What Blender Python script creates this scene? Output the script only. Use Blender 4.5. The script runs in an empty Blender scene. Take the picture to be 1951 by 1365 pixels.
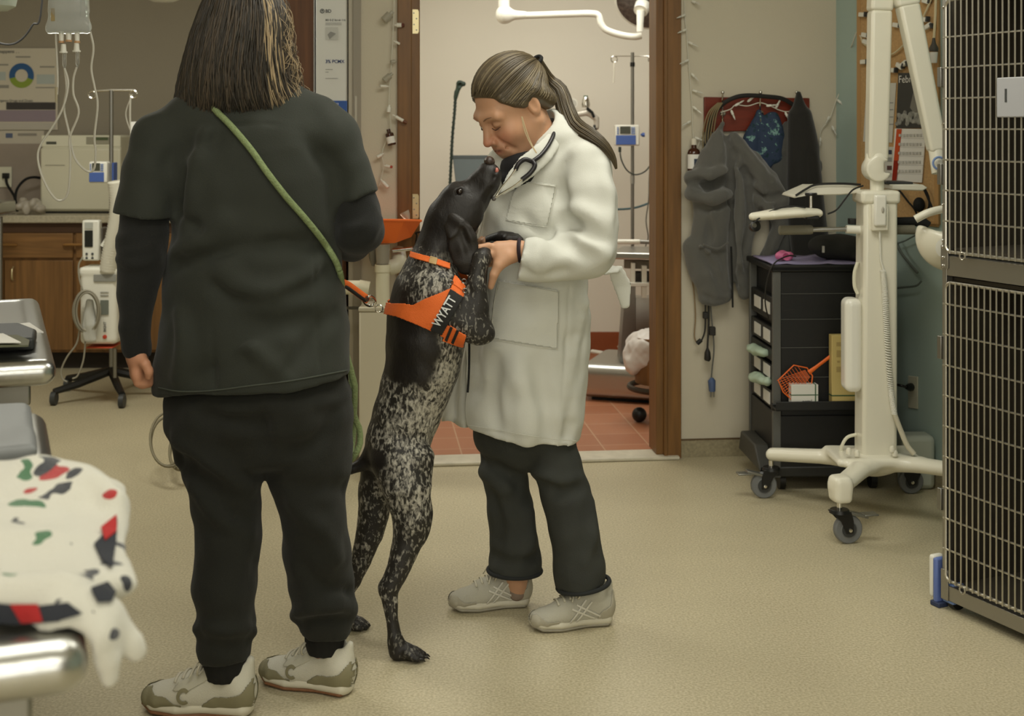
import bpy, bmesh, math, random
import numpy as np
from mathutils import Vector, Matrix

# ------------------------------------------------------------------ camera, light, exposure
FPX, CX, CY, EYE = 2550.0, 975.5, 242.0, 1.35
sc = bpy.context.scene
col = sc.collection
cam_d = bpy.data.cameras.new('camera')
cam = bpy.data.objects.new('camera', cam_d)
col.objects.link(cam)
cam.location = (0, 0, EYE)
cam.rotation_euler = (math.radians(90), 0, 0)
cam_d.sensor_width = 36.0
cam_d.lens = 36.0 * FPX / 1951.0
cam_d.shift_y = (CY - 682.5) / 1951.0
cam_d.clip_start = 0.05
cam_d.dof.use_dof = True
cam_d.dof.focus_distance = 3.65
cam_d.dof.aperture_fstop = 5.6
sc.camera = cam

world = bpy.data.worlds.new('world')
sc.world = world
world.use_nodes = True
world.node_tree.nodes['Background'].inputs[0].default_value = (1.0, 0.95, 0.86, 1)
world.node_tree.nodes['Background'].inputs[1].default_value = 0.10

sc.view_settings.view_transform = 'Standard'
sc.view_settings.look = 'None'
sc.view_settings.gamma = 1.0
sc.view_settings.use_curve_mapping = False
sc.view_settings.exposure = 0.0


def area_light(name, loc, size, power, color=(1, 0.93, 0.82), rot=(0, 0, 0)):
    d = bpy.data.lights.new(name, 'AREA')
    d.shape = 'RECTANGLE'
    d.size, d.size_y = size
    d.energy = power
    d.color = color
    o = bpy.data.objects.new(name, d)
    o.location = loc
    o.rotation_euler = rot
    col.objects.link(o)
    return o


CEIL = 2.62
WARM = (1.0, 0.98, 0.87)
area_light('ceiling_panel_light', (-0.35, 1.6, CEIL - .06), (1.2, 1.2), 19, WARM)
area_light('ceiling_panel_light', (0.55, 3.3, CEIL - .06), (1.2, 0.9), 26, WARM)
area_light('ceiling_panel_light', (-1.9, 5.3, CEIL - .06), (1.2, 0.6), 34, WARM)
area_light('ceiling_panel_light', (0.5, -1.4, CEIL - .06), (2.4, 1.2), 54, WARM)
area_light('surgery_ceiling_light', (0.3, 6.5, CEIL - .06), (1.6, 0.8), 32, (1.0, 0.975, 0.88))
area_light('front_fill_light', (0.3, -3.1, 1.45), (3.6, 1.7), 58, (1.0, 0.985, 0.91), (math.radians(90), 0, 0))  # added soft fill from behind the camera, set before a plain wall

# ------------------------------------------------------------------ helpers
RND = random.Random(7)


def V(*a):
    return Vector(a if len(a) > 1 else a[0])


def P(x, y, z):
    """A point of the place: photo direction (x, y) met at depth z (metres)."""
    return Vector(((x - CX) / FPX * z, z, EYE - (y - CY) / FPX * z))


def gz(y):
    return FPX * EYE / (y - CY)


def lin(c):
    out = []
    for v in c[:3]:
        v = v / 255.0
        out.append(v / 12.92 if v <= 0.04045 else ((v + 0.055) / 1.055) ** 2.4)
    return (out[0], out[1], out[2], 1.0)


MATS = {}


def mat(name, c, rough=0.6, metal=0.0, spec=0.5, bump=0.0, bscale=200.0, var=0.0, vscale=8.0,
        trans=0.0, alpha=1.0, sheen=0.0, coat=0.0, emit=0.0, aniso=None, sub=0.0, ior=1.45, c2=None):
    if name in MATS:
        return MATS[name]
    m = bpy.data.materials.new(name)
    m.use_nodes = True
    nt = m.node_tree
    b = nt.nodes['Principled BSDF']
    cl = lin(c)
    b.inputs['Base Color'].default_value = cl
    b.inputs['Roughness'].default_value = rough
    b.inputs['Metallic'].default_value = metal
    b.inputs['Specular IOR Level'].default_value = spec
    b.inputs['Transmission Weight'].default_value = trans
    b.inputs['Alpha'].default_value = alpha
    b.inputs['IOR'].default_value = ior
    if sheen:
        b.inputs['Sheen Weight'].default_value = sheen
        b.inputs['Sheen Roughness'].default_value = 0.5
    if coat:
        b.inputs['Coat Weight'].default_value = coat
        b.inputs['Coat Roughness'].default_value = 0.15
    if sub:
        b.inputs['Subsurface Weight'].default_value = sub
        b.inputs['Subsurface Radius'].default_value = (0.012, 0.005, 0.003)
        b.inputs['Subsurface Scale'].default_value = 0.6
    if emit:
        b.inputs['Emission Color'].default_value = cl
        b.inputs['Emission Strength'].default_value = emit
    tc = None
    if var or bump:
        tc = nt.nodes.new('ShaderNodeTexCoord')
        mp = nt.nodes.new('ShaderNodeMapping')
        nt.links.new(tc.outputs['Object'], mp.inputs['Vector'])
        if aniso:
            mp.inputs['Scale'].default_value = aniso
    if var:
        n = nt.nodes.new('ShaderNodeTexNoise')
        n.inputs['Scale'].default_value = vscale
        n.inputs['Detail'].default_value = 5.0
        nt.links.new(mp.outputs[0], n.inputs['Vector'])
        mx = nt.nodes.new('ShaderNodeMix')
        mx.data_type = 'RGBA'
        if c2 is None:
            a2 = tuple(max(0, v * (1 - var)) for v in cl[:3]) + (1,)
            a1 = tuple(min(1, v * (1 + var)) for v in cl[:3]) + (1,)
        else:
            a1, a2 = cl, lin(c2)
        mx.inputs['A'].default_value = a1
        mx.inputs['B'].default_value = a2
        rp = nt.nodes.new('ShaderNodeMapRange')
        rp.inputs['From Min'].default_value = 0.3
        rp.inputs['From Max'].default_value = 0.7
        nt.links.new(n.outputs['Fac'], rp.inputs['Value'])
        nt.links.new(rp.outputs[0], mx.inputs['Factor'])
        nt.links.new(mx.outputs['Result'], b.inputs['Base Color'])
    if bump:
        n2 = nt.nodes.new('ShaderNodeTexNoise')
        n2.inputs['Scale'].default_value = bscale
        n2.inputs['Detail'].default_value = 3.0
        nt.links.new(mp.outputs[0], n2.inputs['Vector'])
        bp = nt.nodes.new('ShaderNodeBump')
        bp.inputs['Strength'].default_value = bump
        bp.inputs['Distance'].default_value = 0.004
        nt.links.new(n2.outputs['Fac'], bp.inputs['Height'])
        nt.links.new(bp.outputs[0], b.inputs['Normal'])
    MATS[name] = m
    return m


class MB:
    """Collects shapes into one mesh."""

    def __init__(s):
        s.v, s.f = [], []

    def add(s, verts, faces):
        k = len(s.v)
        s.v += [tuple(v) for v in verts]
        s.f += [tuple(i + k for i in f) for f in faces]
        return s

    def box(s, c, size, R=None):
        hx, hy, hz = size[0] / 2, size[1] / 2, size[2] / 2
        vs = [Vector((x, y, z)) for x in (-hx, hx) for y in (-hy, hy) for z in (-hz, hz)]
        if R is not None:
            vs = [R @ v for v in vs]
        c = Vector(c)
        return s.add([c + v for v in vs],
                     [(0, 1, 3, 2), (4, 6, 7, 5), (0, 4, 5, 1), (2, 3, 7, 6), (0, 2, 6, 4), (1, 5, 7, 3)])

    def span(s, a, b):
        a, b = Vector(a), Vector(b)
        d = b - a
        return s.box((a + b) / 2, (abs(d.x), abs(d.y), abs(d.z)))

    def tube(s, pts, r, n=8, cap=True, flat=None, up=None):
        """Round tube along pts; r a number or one per point; flat=(width factor, height factor)."""
        pts = [Vector(p) for p in pts]
        rs = r if hasattr(r, '__len__') else [r] * len(pts)
        m = len(pts)
        tang = []
        for i in range(m):
            t = pts[min(i + 1, m - 1)] - pts[max(i - 1, 0)]
            if t.length < 1e-9:
                t = Vector((0, 0, 1))
            tang.append(t.normalized())
        ref = Vector(up) if up is not None else (Vector((0, 0, 1)) if abs(tang[0].z) < 0.9 else Vector((1, 0, 0)))
        nrm = (ref - tang[0] * ref.dot(tang[0])).normalized()
        vs, fs = [], []
        fw, fh = flat if flat else (1, 1)
        for i in range(m):
            if up is not None:
                q = Vector(up) - tang[i] * Vector(up).dot(tang[i])
                if q.length > 1e-4:
                    nrm = q.normalized()
            else:
                nrm = (nrm - tang[i] * nrm.dot(tang[i]))
                nrm = nrm.normalized() if nrm.length > 1e-6 else tang[i].orthogonal().normalized()
            bi = tang[i].cross(nrm)
            for j in range(n):
                a = 2 * math.pi * j / n
                vs.append(pts[i] + nrm * (math.cos(a) * rs[i] * fh) + bi * (math.sin(a) * rs[i] * fw))
        for i in range(m - 1):
            for j in range(n):
                k = (j + 1) % n
                fs.append((i * n + j, i * n + k, (i + 1) * n + k, (i + 1) * n + j))
        if cap:
            fs.append(tuple(range(n - 1, -1, -1)))
            fs.append(tuple((m - 1) * n + j for j in range(n)))
        return s.add(vs, fs)

    def cyl(s, a, b, r0, r1=None, n=20):
        return s.tube([a, b], [r0, r0 if r1 is None else r1], n)

    def lathe(s, c, prof, axis=(0, 0, 1), n=24):
        """prof: list of (radius, height along axis)."""
        ax = Vector(axis).normalized()
        u = ax.orthogonal().normalized()
        w = ax.cross(u)
        c = Vector(c)
        vs, fs = [], []
        for (r, h) in prof:
            for j in range(n):
                a = 2 * math.pi * j / n
                vs.append(c + ax * h + (u * math.cos(a) + w * math.sin(a)) * max(r, 1e-5))
        for i in range(len(prof) - 1):
            for j in range(n):
                k = (j + 1) % n
                fs.append((i * n + j, i * n + k, (i + 1) * n + k, (i + 1) * n + j))
        fs.append(tuple(range(n - 1, -1, -1)))
        fs.append(tuple((len(prof) - 1) * n + j for j in range(n)))
        return s.add(vs, fs)

    def ball(s, c, r, n=12, R=None):
        rr = r if hasattr(r, '__len__') else (r, r, r)
        c = Vector(c)
        m = max(6, n // 2 + 2)
        vs, fs = [], []
        for i in range(m + 1):
            t = math.pi * i / m
            for j in range(n):
                a = 2 * math.pi * j / n
                q = Vector((rr[0] * math.sin(t) * math.cos(a), rr[1] * math.sin(t) * math.sin(a), rr[2] * math.cos(t)))
                vs.append(c + (R @ q if R is not None else q))
        for i in range(m):
            for j in range(n):
                k = (j + 1) % n
                fs.append((i * n + j, (i + 1) * n + j, (i + 1) * n + k, i * n + k))
        return s.add(vs, fs)

    def prism(s, poly, d):
        """Closed polygon of points pushed along vector d."""
        a = [Vector(p) for p in poly]
        d = Vector(d)
        n = len(a)
        fs = [tuple(range(n)), tuple(range(2 * n - 1, n - 1, -1))]
        for i in range(n):
            j = (i + 1) % n
            fs.append((i, n + i, n + j, j))
        return s.add(a + [p + d for p in a], fs)

    def grid(s, rows):
        """rows of points -> quads"""
        n, m = len(rows), len(rows[0])
        vs = [p for r in rows for p in r]
        fs = [(i * m + j, i * m + j + 1, (i + 1) * m + j + 1, (i + 1) * m + j) for i in range(n - 1) for j in range(m - 1)]
        return s.add(vs, fs)

    def ring(s, c, R_, r, axis=(0, 0, 1), n=28, k=8, a0=0.0, a1=2 * math.pi, ref=None):
        ax = Vector(axis).normalized()
        u = ax.orthogonal().normalized() if ref is None else Vector(ref).normalized()
        w = ax.cross(u)
        full = abs(a1 - a0 - 2 * math.pi) < 1e-6
        pts = [Vector(c) + (u * math.cos(a0 + (a1 - a0) * i / n) + w * math.sin(a0 + (a1 - a0) * i / n)) * R_ for i in range(n + 1)]
        return s.tube(pts, r, k, cap=not full)

    def build(s, name, m, parent=None, smooth=40, bevel=0.0, seg=2, solid=0.0, sub=0, local=False):
        me = bpy.data.meshes.new(name)
        off = Vector((0, 0, 0))
        if parent is not None and not local:
            p = parent
            while p is not None:
                off += p.location
                p = p.parent
        me.from_pydata([tuple(Vector(v) - off) for v in s.v], [], s.f)
        return finish(me, name, m, parent, smooth, bevel, seg, solid, sub)


def finish(me, name, m, parent=None, smooth=40, bevel=0.0, seg=2, solid=0.0, sub=0):
    bm = bmesh.new()
    bm.from_mesh(me)
    bmesh.ops.recalc_face_normals(bm, faces=bm.faces)
    bm.to_mesh(me)
    bm.free()
    me.update()
    if m is not None:
        me.materials.append(m)
    if smooth:
        me.shade_smooth()
        if smooth < 180:
            me.set_sharp_from_angle(angle=math.radians(smooth))
    o = bpy.data.objects.new(name, me)
    col.objects.link(o)
    if parent is not None:
        o.parent = parent
    if solid:
        q = o.modifiers.new('thick', 'SOLIDIFY')
        q.thickness = solid
        q.offset = 0
    if bevel:
        q = o.modifiers.new('bevel', 'BEVEL')
        q.width = bevel
        q.segments = seg
        q.limit_method = 'ANGLE'
        q.angle_limit = math.radians(35)
    if sub:
        q = o.modifiers.new('sub', 'SUBSURF')
        q.levels = sub
        q.render_levels = sub
    return o


def thing(name, label, cat, loc=(0, 0, 0), group=None, rotz=0.0):
    o = bpy.data.objects.new(name, None)
    o.empty_display_size = 0.05
    col.objects.link(o)
    o.location = loc
    o.rotation_euler = (0, 0, rotz)
    return tag(o, label, cat, group)


def tag(o, label, cat, group=None, kind=None):
    o['label'] = label
    o['category'] = cat
    if group:
        o['group'] = group
    if kind:
        o['kind'] = kind
    return o


def struct(o):
    o['kind'] = 'structure'
    return o


def dup(root, loc, label=None, rotz=None):
    r = root.copy()
    col.objects.link(r)
    r.location = loc
    if rotz is not None:
        r.rotation_euler = (0, 0, rotz)
    if label:
        r['label'] = label
    for ch in list(root.children):
        c = ch.copy()
        col.objects.link(c)
        c.parent = r
        for g in ch.children:
            d = g.copy()
            col.objects.link(d)
            d.parent = c
    return r


def text_obj(name, txt, m, origin, right, up, height, parent=None, align='LEFT', depth=0.0006, bold=0.0, spacing=1.0):
    """Lettering as a mesh: origin is the baseline start, right/up unit vectors of the surface."""
    cu = bpy.data.curves.new(name, 'FONT')
    cu.body = txt
    cu.size = 1.0
    cu.align_x = align
    cu.offset = bold
    cu.space_character = spacing
    cu.extrude = 0.0
    tmp = bpy.data.objects.new(name, cu)
    me = bpy.data.meshes.new_from_object(tmp)
    bpy.data.objects.remove(tmp)
    right, up = Vector(right).normalized(), Vector(up).normalized()
    nrm = right.cross(up).normalized()
    off = Vector((0, 0, 0))
    p = parent
    while p is not None:
        off += p.location
        p = p.parent
    s = height / 0.70
    for v in me.vertices:
        q = Vector(origin) + right * (v.co.x * s) + up * (v.co.y * s) + nrm * depth
        v.co = q - off
    me.name = name
    me.materials.clear()
    me.materials.append(m)
    o = bpy.data.objects.new(name, me)
    col.objects.link(o)
    if parent is not None:
        o.parent = parent
    return o


def bez(pts, n=24):
    """Catmull-Rom through pts."""
    pts = [Vector(p) for p in pts]
    q = [pts[0] * 2 - pts[1]] + pts + [pts[-1] * 2 - pts[-2]]
    out = []
    m = len(pts) - 1
    for i in range(m):
        a, b, c, d = q[i:i + 4]
        k = max(2, n // m)
        for j in range(k):
            t = j / k
            out.append(0.5 * ((2 * b) + (c - a) * t + (2 * a - 5 * b + 4 * c - d) * t * t + (3 * b - a - 3 * c + d) * t ** 3))
    out.append(pts[-1])
    return out


def pp(lst, z=None):
    """photo points to place points: (x, y, z) or (x, y) at depth z"""
    return [P(*(p if len(p) == 3 else (p[0], p[1], z))) for p in lst]


# ------------------------------------------------------------------ signed distance modelling
def _noise3(X, Y, Z, seed=0):
    r = np.random.RandomState(seed)
    T = r.rand(32, 32, 32).astype(np.float32) * 2 - 1
    xi, yi, zi = np.floor(X).astype(int), np.floor(Y).astype(int), np.floor(Z).astype(int)
    fx, fy, fz = X - xi, Y - yi, Z - zi
    fx, fy, fz = (f * f * (3 - 2 * f) for f in (fx, fy, fz))
    def g(a, b, c):
        return T[(xi + a) & 31, (yi + b) & 31, (zi + c) & 31]
    x00 = g(0, 0, 0) * (1 - fx) + g(1, 0, 0) * fx
    x10 = g(0, 1, 0) * (1 - fx) + g(1, 1, 0) * fx
    x01 = g(0, 0, 1) * (1 - fx) + g(1, 0, 1) * fx
    x11 = g(0, 1, 1) * (1 - fx) + g(1, 1, 1) * fx
    return (x00 * (1 - fy) + x10 * fy) * (1 - fz) + (x01 * (1 - fy) + x11 * fy) * fz


class SDF:
    def __init__(s):
        s.ops = []      # (fn, lo, hi, k, op)
        s.disp = []

    def _put(s, fn, lo, hi, k, op):
        s.ops.append((fn, np.array(lo, float), np.array(hi, float), k, op))
        return s

    def chain(s, nodes, k=0.02, op='u', u=None, kin=None, clip=None, cap=1.0):
        """nodes: (pos, ra[, rb]); ra runs along direction u, rb across it."""
        nd = [(Vector(a[0]), a[1], a[2] if len(a) > 2 else a[1]) for a in nodes]
        segs = []
        for i in range(len(nd) - 1):
            A, B = nd[i][0], nd[i + 1][0]
            d = B - A
            L = max(d.length, 1e-6)
            ax = d / L
            uu = Vector(u) if u is not None else Vector((1, 0, 0))
            uu = uu - ax * uu.dot(ax)
            if uu.length < 1e-3:
                uu = ax.orthogonal()
            uu.normalize()
            ww = ax.cross(uu)
            segs.append((np.array(A), np.array(ax), L, np.array(uu), np.array(ww), nd[i][1], nd[i + 1][1], nd[i][2], nd[i + 1][2]))
        rmin = min(min(n[1], n[2]) for n in nd)
        ki = rmin * 0.2 if kin is None else kin

        def fn(X, Y, Z):
            out = None
            for (A, ax, L, uu, ww, a0, a1, b0, b1) in segs:
                px, py, pz = X - A[0], Y - A[1], Z - A[2]
                t = np.clip((px * ax[0] + py * ax[1] + pz * ax[2]) / L, 0, 1)
                a = a0 + (a1 - a0) * t
                b = b0 + (b1 - b0) * t
                tl = t * L
                rx, ry, rz = px - ax[0] * tl, py - ax[1] * tl, pz - ax[2] * tl
                qu = rx * uu[0] + ry * uu[1] + rz * uu[2]
                qw = rx * ww[0] + ry * ww[1] + rz * ww[2]
                qa = rx * ax[0] + ry * ax[1] + rz * ax[2]
                c = np.minimum(a, b) * cap
                k0 = np.sqrt((qu / a) ** 2 + (qw / b) ** 2 + (qa / c) ** 2)
                k1 = np.sqrt((qu / a ** 2) ** 2 + (qw / b ** 2) ** 2 + (qa / c ** 2) ** 2)
                d = np.where(k1 > 1e-6, k0 * (k0 - 1) / np.maximum(k1, 1e-6), -np.minimum(a, b))
                out = d if out is None else smin(out, d, ki)
            if clip:
                for (pt, n) in clip:
                    n = Vector(n).normalized()
                    out = np.maximum(out, (X - pt[0]) * n[0] + (Y - pt[1]) * n[1] + (Z - pt[2]) * n[2])
            return out
        rm = max(max(n[1], n[2]) for n in nd)
        ps = np.array([list(n[0]) for n in nd])
        return s._put(fn, ps.min(0) - rm, ps.max(0) + rm, k, op)

    def ell(s, c, r, R=None, k=0.02, op='u'):
        c = np.array(c, float)
        r = np.array(r, float)
        M = np.array((R if R is not None else Matrix.Identity(3)).transposed())

        def fn(X, Y, Z):
            px, py, pz = X - c[0], Y - c[1], Z - c[2]
            q = [(M[i, 0] * px + M[i, 1] * py + M[i, 2] * pz) for i in range(3)]
            k0 = np.sqrt(sum((q[i] / r[i]) ** 2 for i in range(3)))
            k1 = np.sqrt(sum((q[i] / r[i] ** 2) ** 2 for i in range(3)))
            return np.where(k1 > 1e-6, k0 * (k0 - 1) / np.maximum(k1, 1e-6), -r.min())
        rm = r.max()
        return s._put(fn, c - rm, c + rm, k, op)

    def box(s, c, half, R=None, rnd=0.01, k=0.01, op='u'):
        c = np.array(c, float)
        h = np.array(half, float) - rnd
        M = np.array((R if R is not None else Matrix.Identity(3)).transposed())

        def fn(X, Y, Z):
            px, py, pz = X - c[0], Y - c[1], Z - c[2]
            q = [np.abs(M[i, 0] * px + M[i, 1] * py + M[i, 2] * pz) - h[i] for i in range(3)]
            o = np.sqrt(sum(np.maximum(a, 0) ** 2 for a in q))
            return o + np.minimum(np.maximum(q[0], np.maximum(q[1], q[2])), 0) - rnd
        rm = float(np.linalg.norm(half))
        return s._put(fn, c - rm, c + rm, k, op)

    def half(s, pt, n):
        """keep the side that n points away from"""
        n = Vector(n).normalized()

        def fn(X, Y, Z):
            return (X - pt[0]) * n[0] + (Y - pt[1]) * n[1] + (Z - pt[2]) * n[2]
        return s._put(fn, (-99,) * 3, (99,) * 3, 0.0, 'i')

    def wob(s, fn):
        s.disp.append(fn)
        return s

    def ev(s, X, Y, Z, lo=None, hi=None):
        D = np.full(X.shape, 1.0, np.float32)
        grid = X.ndim == 3
        for (fn, l, h, k, op) in s.ops:
            if grid and op != 'i':
                m = k + 0.03
                sl = []
                for ax, C in enumerate((X[:, 0, 0], Y[0, :, 0], Z[0, 0, :])):
                    i0 = int(np.searchsorted(C, l[ax] - m))
                    i1 = int(np.searchsorted(C, h[ax] + m))
                    sl.append(slice(i0, i1))
                sl = tuple(sl)
                if D[sl].size == 0:
                    continue
                d = fn(X[sl], Y[sl], Z[sl]).astype(np.float32)
                D[sl] = smin(D[sl], d, k) if op == 'u' else -smin(-D[sl], d, k)
            else:
                d = fn(X, Y, Z)
                if op == 'u':
                    D = smin(D, d, k)
                elif op == 's':
                    D = -smin(-D, d, k)
                else:
                    D = np.maximum(D, d)
        for fn in s.disp:
            D = D + fn(X, Y, Z)
        return D

    def at(s, p):
        p = np.asarray(p, float).reshape(-1, 3)
        return s.ev(p[:, 0], p[:, 1], p[:, 2])

    def ray(s, o, d, t0, t1, off=0.0, n=60):
        """first distance along rays (arrays) where the surface plus off is met, else nan"""
        o = np.asarray(o, float)
        d = np.asarray(d, float)
        t = np.full(len(d), t0)
        hit = np.zeros(len(d), bool)
        for _ in range(n):
            D = s.at(o + d * t[:, None]) - off
            hit |= D < 0.0006
            t = np.where(hit, t, t + np.maximum(D * 0.8, 0.0004))
        t[~hit] = np.nan
        t[t > t1] = np.nan
        return t

    def mesh(s, h, pad=0.012):
        lo = np.min([o[1] for o in s.ops if o[4] == 'u'], axis=0) - pad
        hi = np.max([o[2] for o in s.ops if o[4] == 'u'], axis=0) + pad
        n = np.ceil((hi - lo) / h).astype(int) + 1
        ax = [(lo[i] + np.arange(n[i]) * h) for i in range(3)]
        X, Y, Z = (a.astype(np.float32) for a in np.meshgrid(*ax, indexing='ij'))
        D = s.ev(X, Y, Z)
        for a in range(3):
            i = [slice(None)] * 3
            i[a] = 0
            D[tuple(i)] = np.maximum(D[tuple(i)], 1e-3)
            i[a] = -1
            D[tuple(i)] = np.maximum(D[tuple(i)], 1e-3)
        return nets(D, lo, h)

    def build(s, name, m, parent=None, h=0.006, smooth_it=2, sub=0):
        vs, fs = s.mesh(h)
        return raw(name, vs, fs, m, parent, smooth_it)


def raw(name, vs, fs, m, parent=None, smooth_it=0):
    off = Vector((0, 0, 0))
    p = parent
    while p is not None:
        off += p.location
        p = p.parent
    vs = np.asarray(vs) - np.array(off)
    me = bpy.data.meshes.new(name)
    me.from_pydata(vs.tolist(), [], fs.tolist() if hasattr(fs, 'tolist') else fs)
    me.update()
    if m is not None:
        me.materials.append(m)
    me.shade_smooth()
    o = bpy.data.objects.new(name, me)
    col.objects.link(o)
    if parent is not None:
        o.parent = parent
    if smooth_it:
        q = o.modifiers.new('smooth', 'SMOOTH')
        q.factor = 0.5
        q.iterations = smooth_it
    return o


def smin(a, b, k):
    if k <= 0:
        return np.minimum(a, b)
    h = np.maximum(k - np.abs(a - b), 0) / k
    return np.minimum(a, b) - h * h * k * 0.25


def nets(D, lo, h):
    S = D < 0
    nx, ny, nz = D.shape
    c = [(i, j, k) for i in (0, 1) for j in (0, 1) for k in (0, 1)]
    def sub(A, o):
        return A[o[0]:nx - 1 + o[0], o[1]:ny - 1 + o[1], o[2]:nz - 1 + o[2]]
    cnt = sum(sub(S, o).astype(np.int8) for o in c)
    act = (cnt > 0) & (cnt < 8)
    I = np.argwhere(act)
    acc = np.zeros((len(I), 3))
    num = np.zeros(len(I))
    dv = {o: D[I[:, 0] + o[0], I[:, 1] + o[1], I[:, 2] + o[2]].astype(float) for o in c}
    for a in range(3):
        for o in c:
            if o[a] == 0:
                o2 = list(o)
                o2[a] = 1
                o2 = tuple(o2)
                d0, d1 = dv[o], dv[o2]
                m = (d0 < 0) != (d1 < 0)
                t = np.where(m, d0 / np.where(m, d0 - d1, 1), 0)
                p = np.array(o, float)[None, :].repeat(len(I), 0)
                p[:, a] = t
                acc[m] += p[m]
                num[m] += 1
    pos = lo + (I + acc / num[:, None]) * h
    idx = np.full(act.shape, -1, int)
    idx[act] = np.arange(len(I))
    F = []
    for a in range(3):
        b, cc = (a + 1) % 3, (a + 2) % 3
        s0 = [slice(None)] * 3
        s1 = [slice(None)] * 3
        s0[a] = slice(0, -1)
        s1[a] = slice(1, None)
        e = S[tuple(s0)] != S[tuple(s1)]
        E = np.argwhere(e)
        ok = (E[:, b] > 0) & (E[:, cc] > 0) & (E[:, b] < D.shape[b] - 1) & (E[:, cc] < D.shape[cc] - 1)
        E = E[ok]
        inside = S[E[:, 0], E[:, 1], E[:, 2]]
        q = []
        for (db, dc) in ((-1, -1), (0, -1), (0, 0), (-1, 0)):
            J = E.copy()
            J[:, b] += db
            J[:, cc] += dc
            q.append(idx[J[:, 0], J[:, 1], J[:, 2]])
        Q = np.stack(q, 1)
        Q[~inside] = Q[~inside][:, ::-1]
        F.append(Q)
    F = np.concatenate(F)
    F = F[(F >= 0).all(1)]
    return pos, F


def cast(S, pts, n=40, off=0.0, z0=2.3, reach=2.5):
    """points of the surface of S met from the room side along the given photo directions"""
    w = bez([P(x, y, z0) for (x, y) in pts], n)
    eye = Vector((0, 0, EYE))
    dd = [(q - eye).normalized() for q in w]
    tt = S.ray(np.array([list(q) for q in w]), np.array([list(d) for d in dd]), 0, reach, off=off, n=90)
    return [(q + d * float(t_), d) for q, d, t_ in zip(w, dd, tt) if not np.isnan(t_)]


def fold(S, pts, r, op, dy=0, k=.03, hgt=.010, z0=2.3):
    """soft ridge (u) or groove (s) lying along the surface"""
    c = cast(S, pts, 14, 0.0, z0)
    if len(c) < 3:
        return
    m = len(c)
    nd = []
    for i, (q, d) in enumerate(c):
        tp = math.sin(math.pi * (i + .7) / (m + .4)) ** .6
        h = hgt * tp
        nd.append((q + d * ((r - h) if op == 'u' else -(r - h)), r))
    S.chain(nd, op=op, k=k, kin=r * .3)

# ------------------------------------------------------------------ materials
WALL = mat('warm_wall_paint', (200, 192, 172), 0.75, bump=0.15, bscale=160, var=0.02, vscale=1.5)
WALL2 = mat('surgery_wall_paint', (226, 221, 207), 0.7, bump=0.05, bscale=160)
WALL3 = mat('taupe_wall_paint', (154, 146, 130), 0.8, bump=0.1, bscale=160)
TEAL = mat('teal_wall_paint', (162, 180, 172), 0.6, bump=0.06, bscale=120, var=0.04, vscale=2)
WHITE = mat('white_plastic', (226, 224, 212), 0.35)
WHITEG = mat('white_enamel', (232, 230, 218), 0.25, coat=0.3)
CREAM = mat('cream_plastic', (214, 211, 190), 0.45)
BLACK = mat('black_plastic', (22, 22, 21), 0.4)
BLACKM = mat('matt_black', (18, 18, 17), 0.8)
DGREY = mat('dark_grey_plastic', (58, 60, 60), 0.45)
GREY = mat('grey_rubber', (112, 114, 114), 0.6)
STEEL = mat('brushed_steel', (190, 190, 186), 0.28, metal=1.0, bump=0.05, bscale=60, aniso=(1, 40, 1))
STEELD = mat('satin_steel', (146, 145, 140), 0.38, metal=1.0)
CHROME = mat('chrome', (220, 218, 212), 0.12, metal=1.0)
WOOD = mat('oak_trim', (118, 82, 40), 0.45, var=0.22, vscale=3, aniso=(14, 14, 1.2), bump=0.05, bscale=20)
WOODD = mat('dark_walnut_laminate', (92, 58, 32), 0.5, var=0.3, vscale=3, aniso=(16, 16, 1.0))
WOODC = mat('cabinet_wood', (126, 90, 50), 0.5, var=0.25, vscale=2.5, aniso=(18, 6, 1.0))
WOODH = mat('drawer_wood', (128, 92, 52), 0.5, var=0.25, vscale=2.5, aniso=(1.2, 6, 18))
BLUE = mat('blue_plastic', (72, 98, 165), 0.4)
LBLUE = mat('pale_blue_plastic', (110, 136, 190), 0.4)
ORANGE = mat('orange_plastic', (226, 106, 36), 0.5)
CLEAR = mat('clear_plastic', (240, 242, 240), 0.08, trans=0.92, ior=1.25)
PAPER = mat('paper', (232, 230, 224), 0.8)
INK = mat('grey_ink', (70, 72, 74), 0.8)
INKB = mat('blue_ink', (44, 62, 110), 0.7)
TAN = mat('cork_board_surface', (188, 152, 104), 0.9, var=0.12, vscale=120)
BRASS = mat('pale_brass', (206, 192, 150), 0.35, metal=0.7)
CABLE = mat('grey_cable', (150, 145, 130), 0.6)


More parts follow.
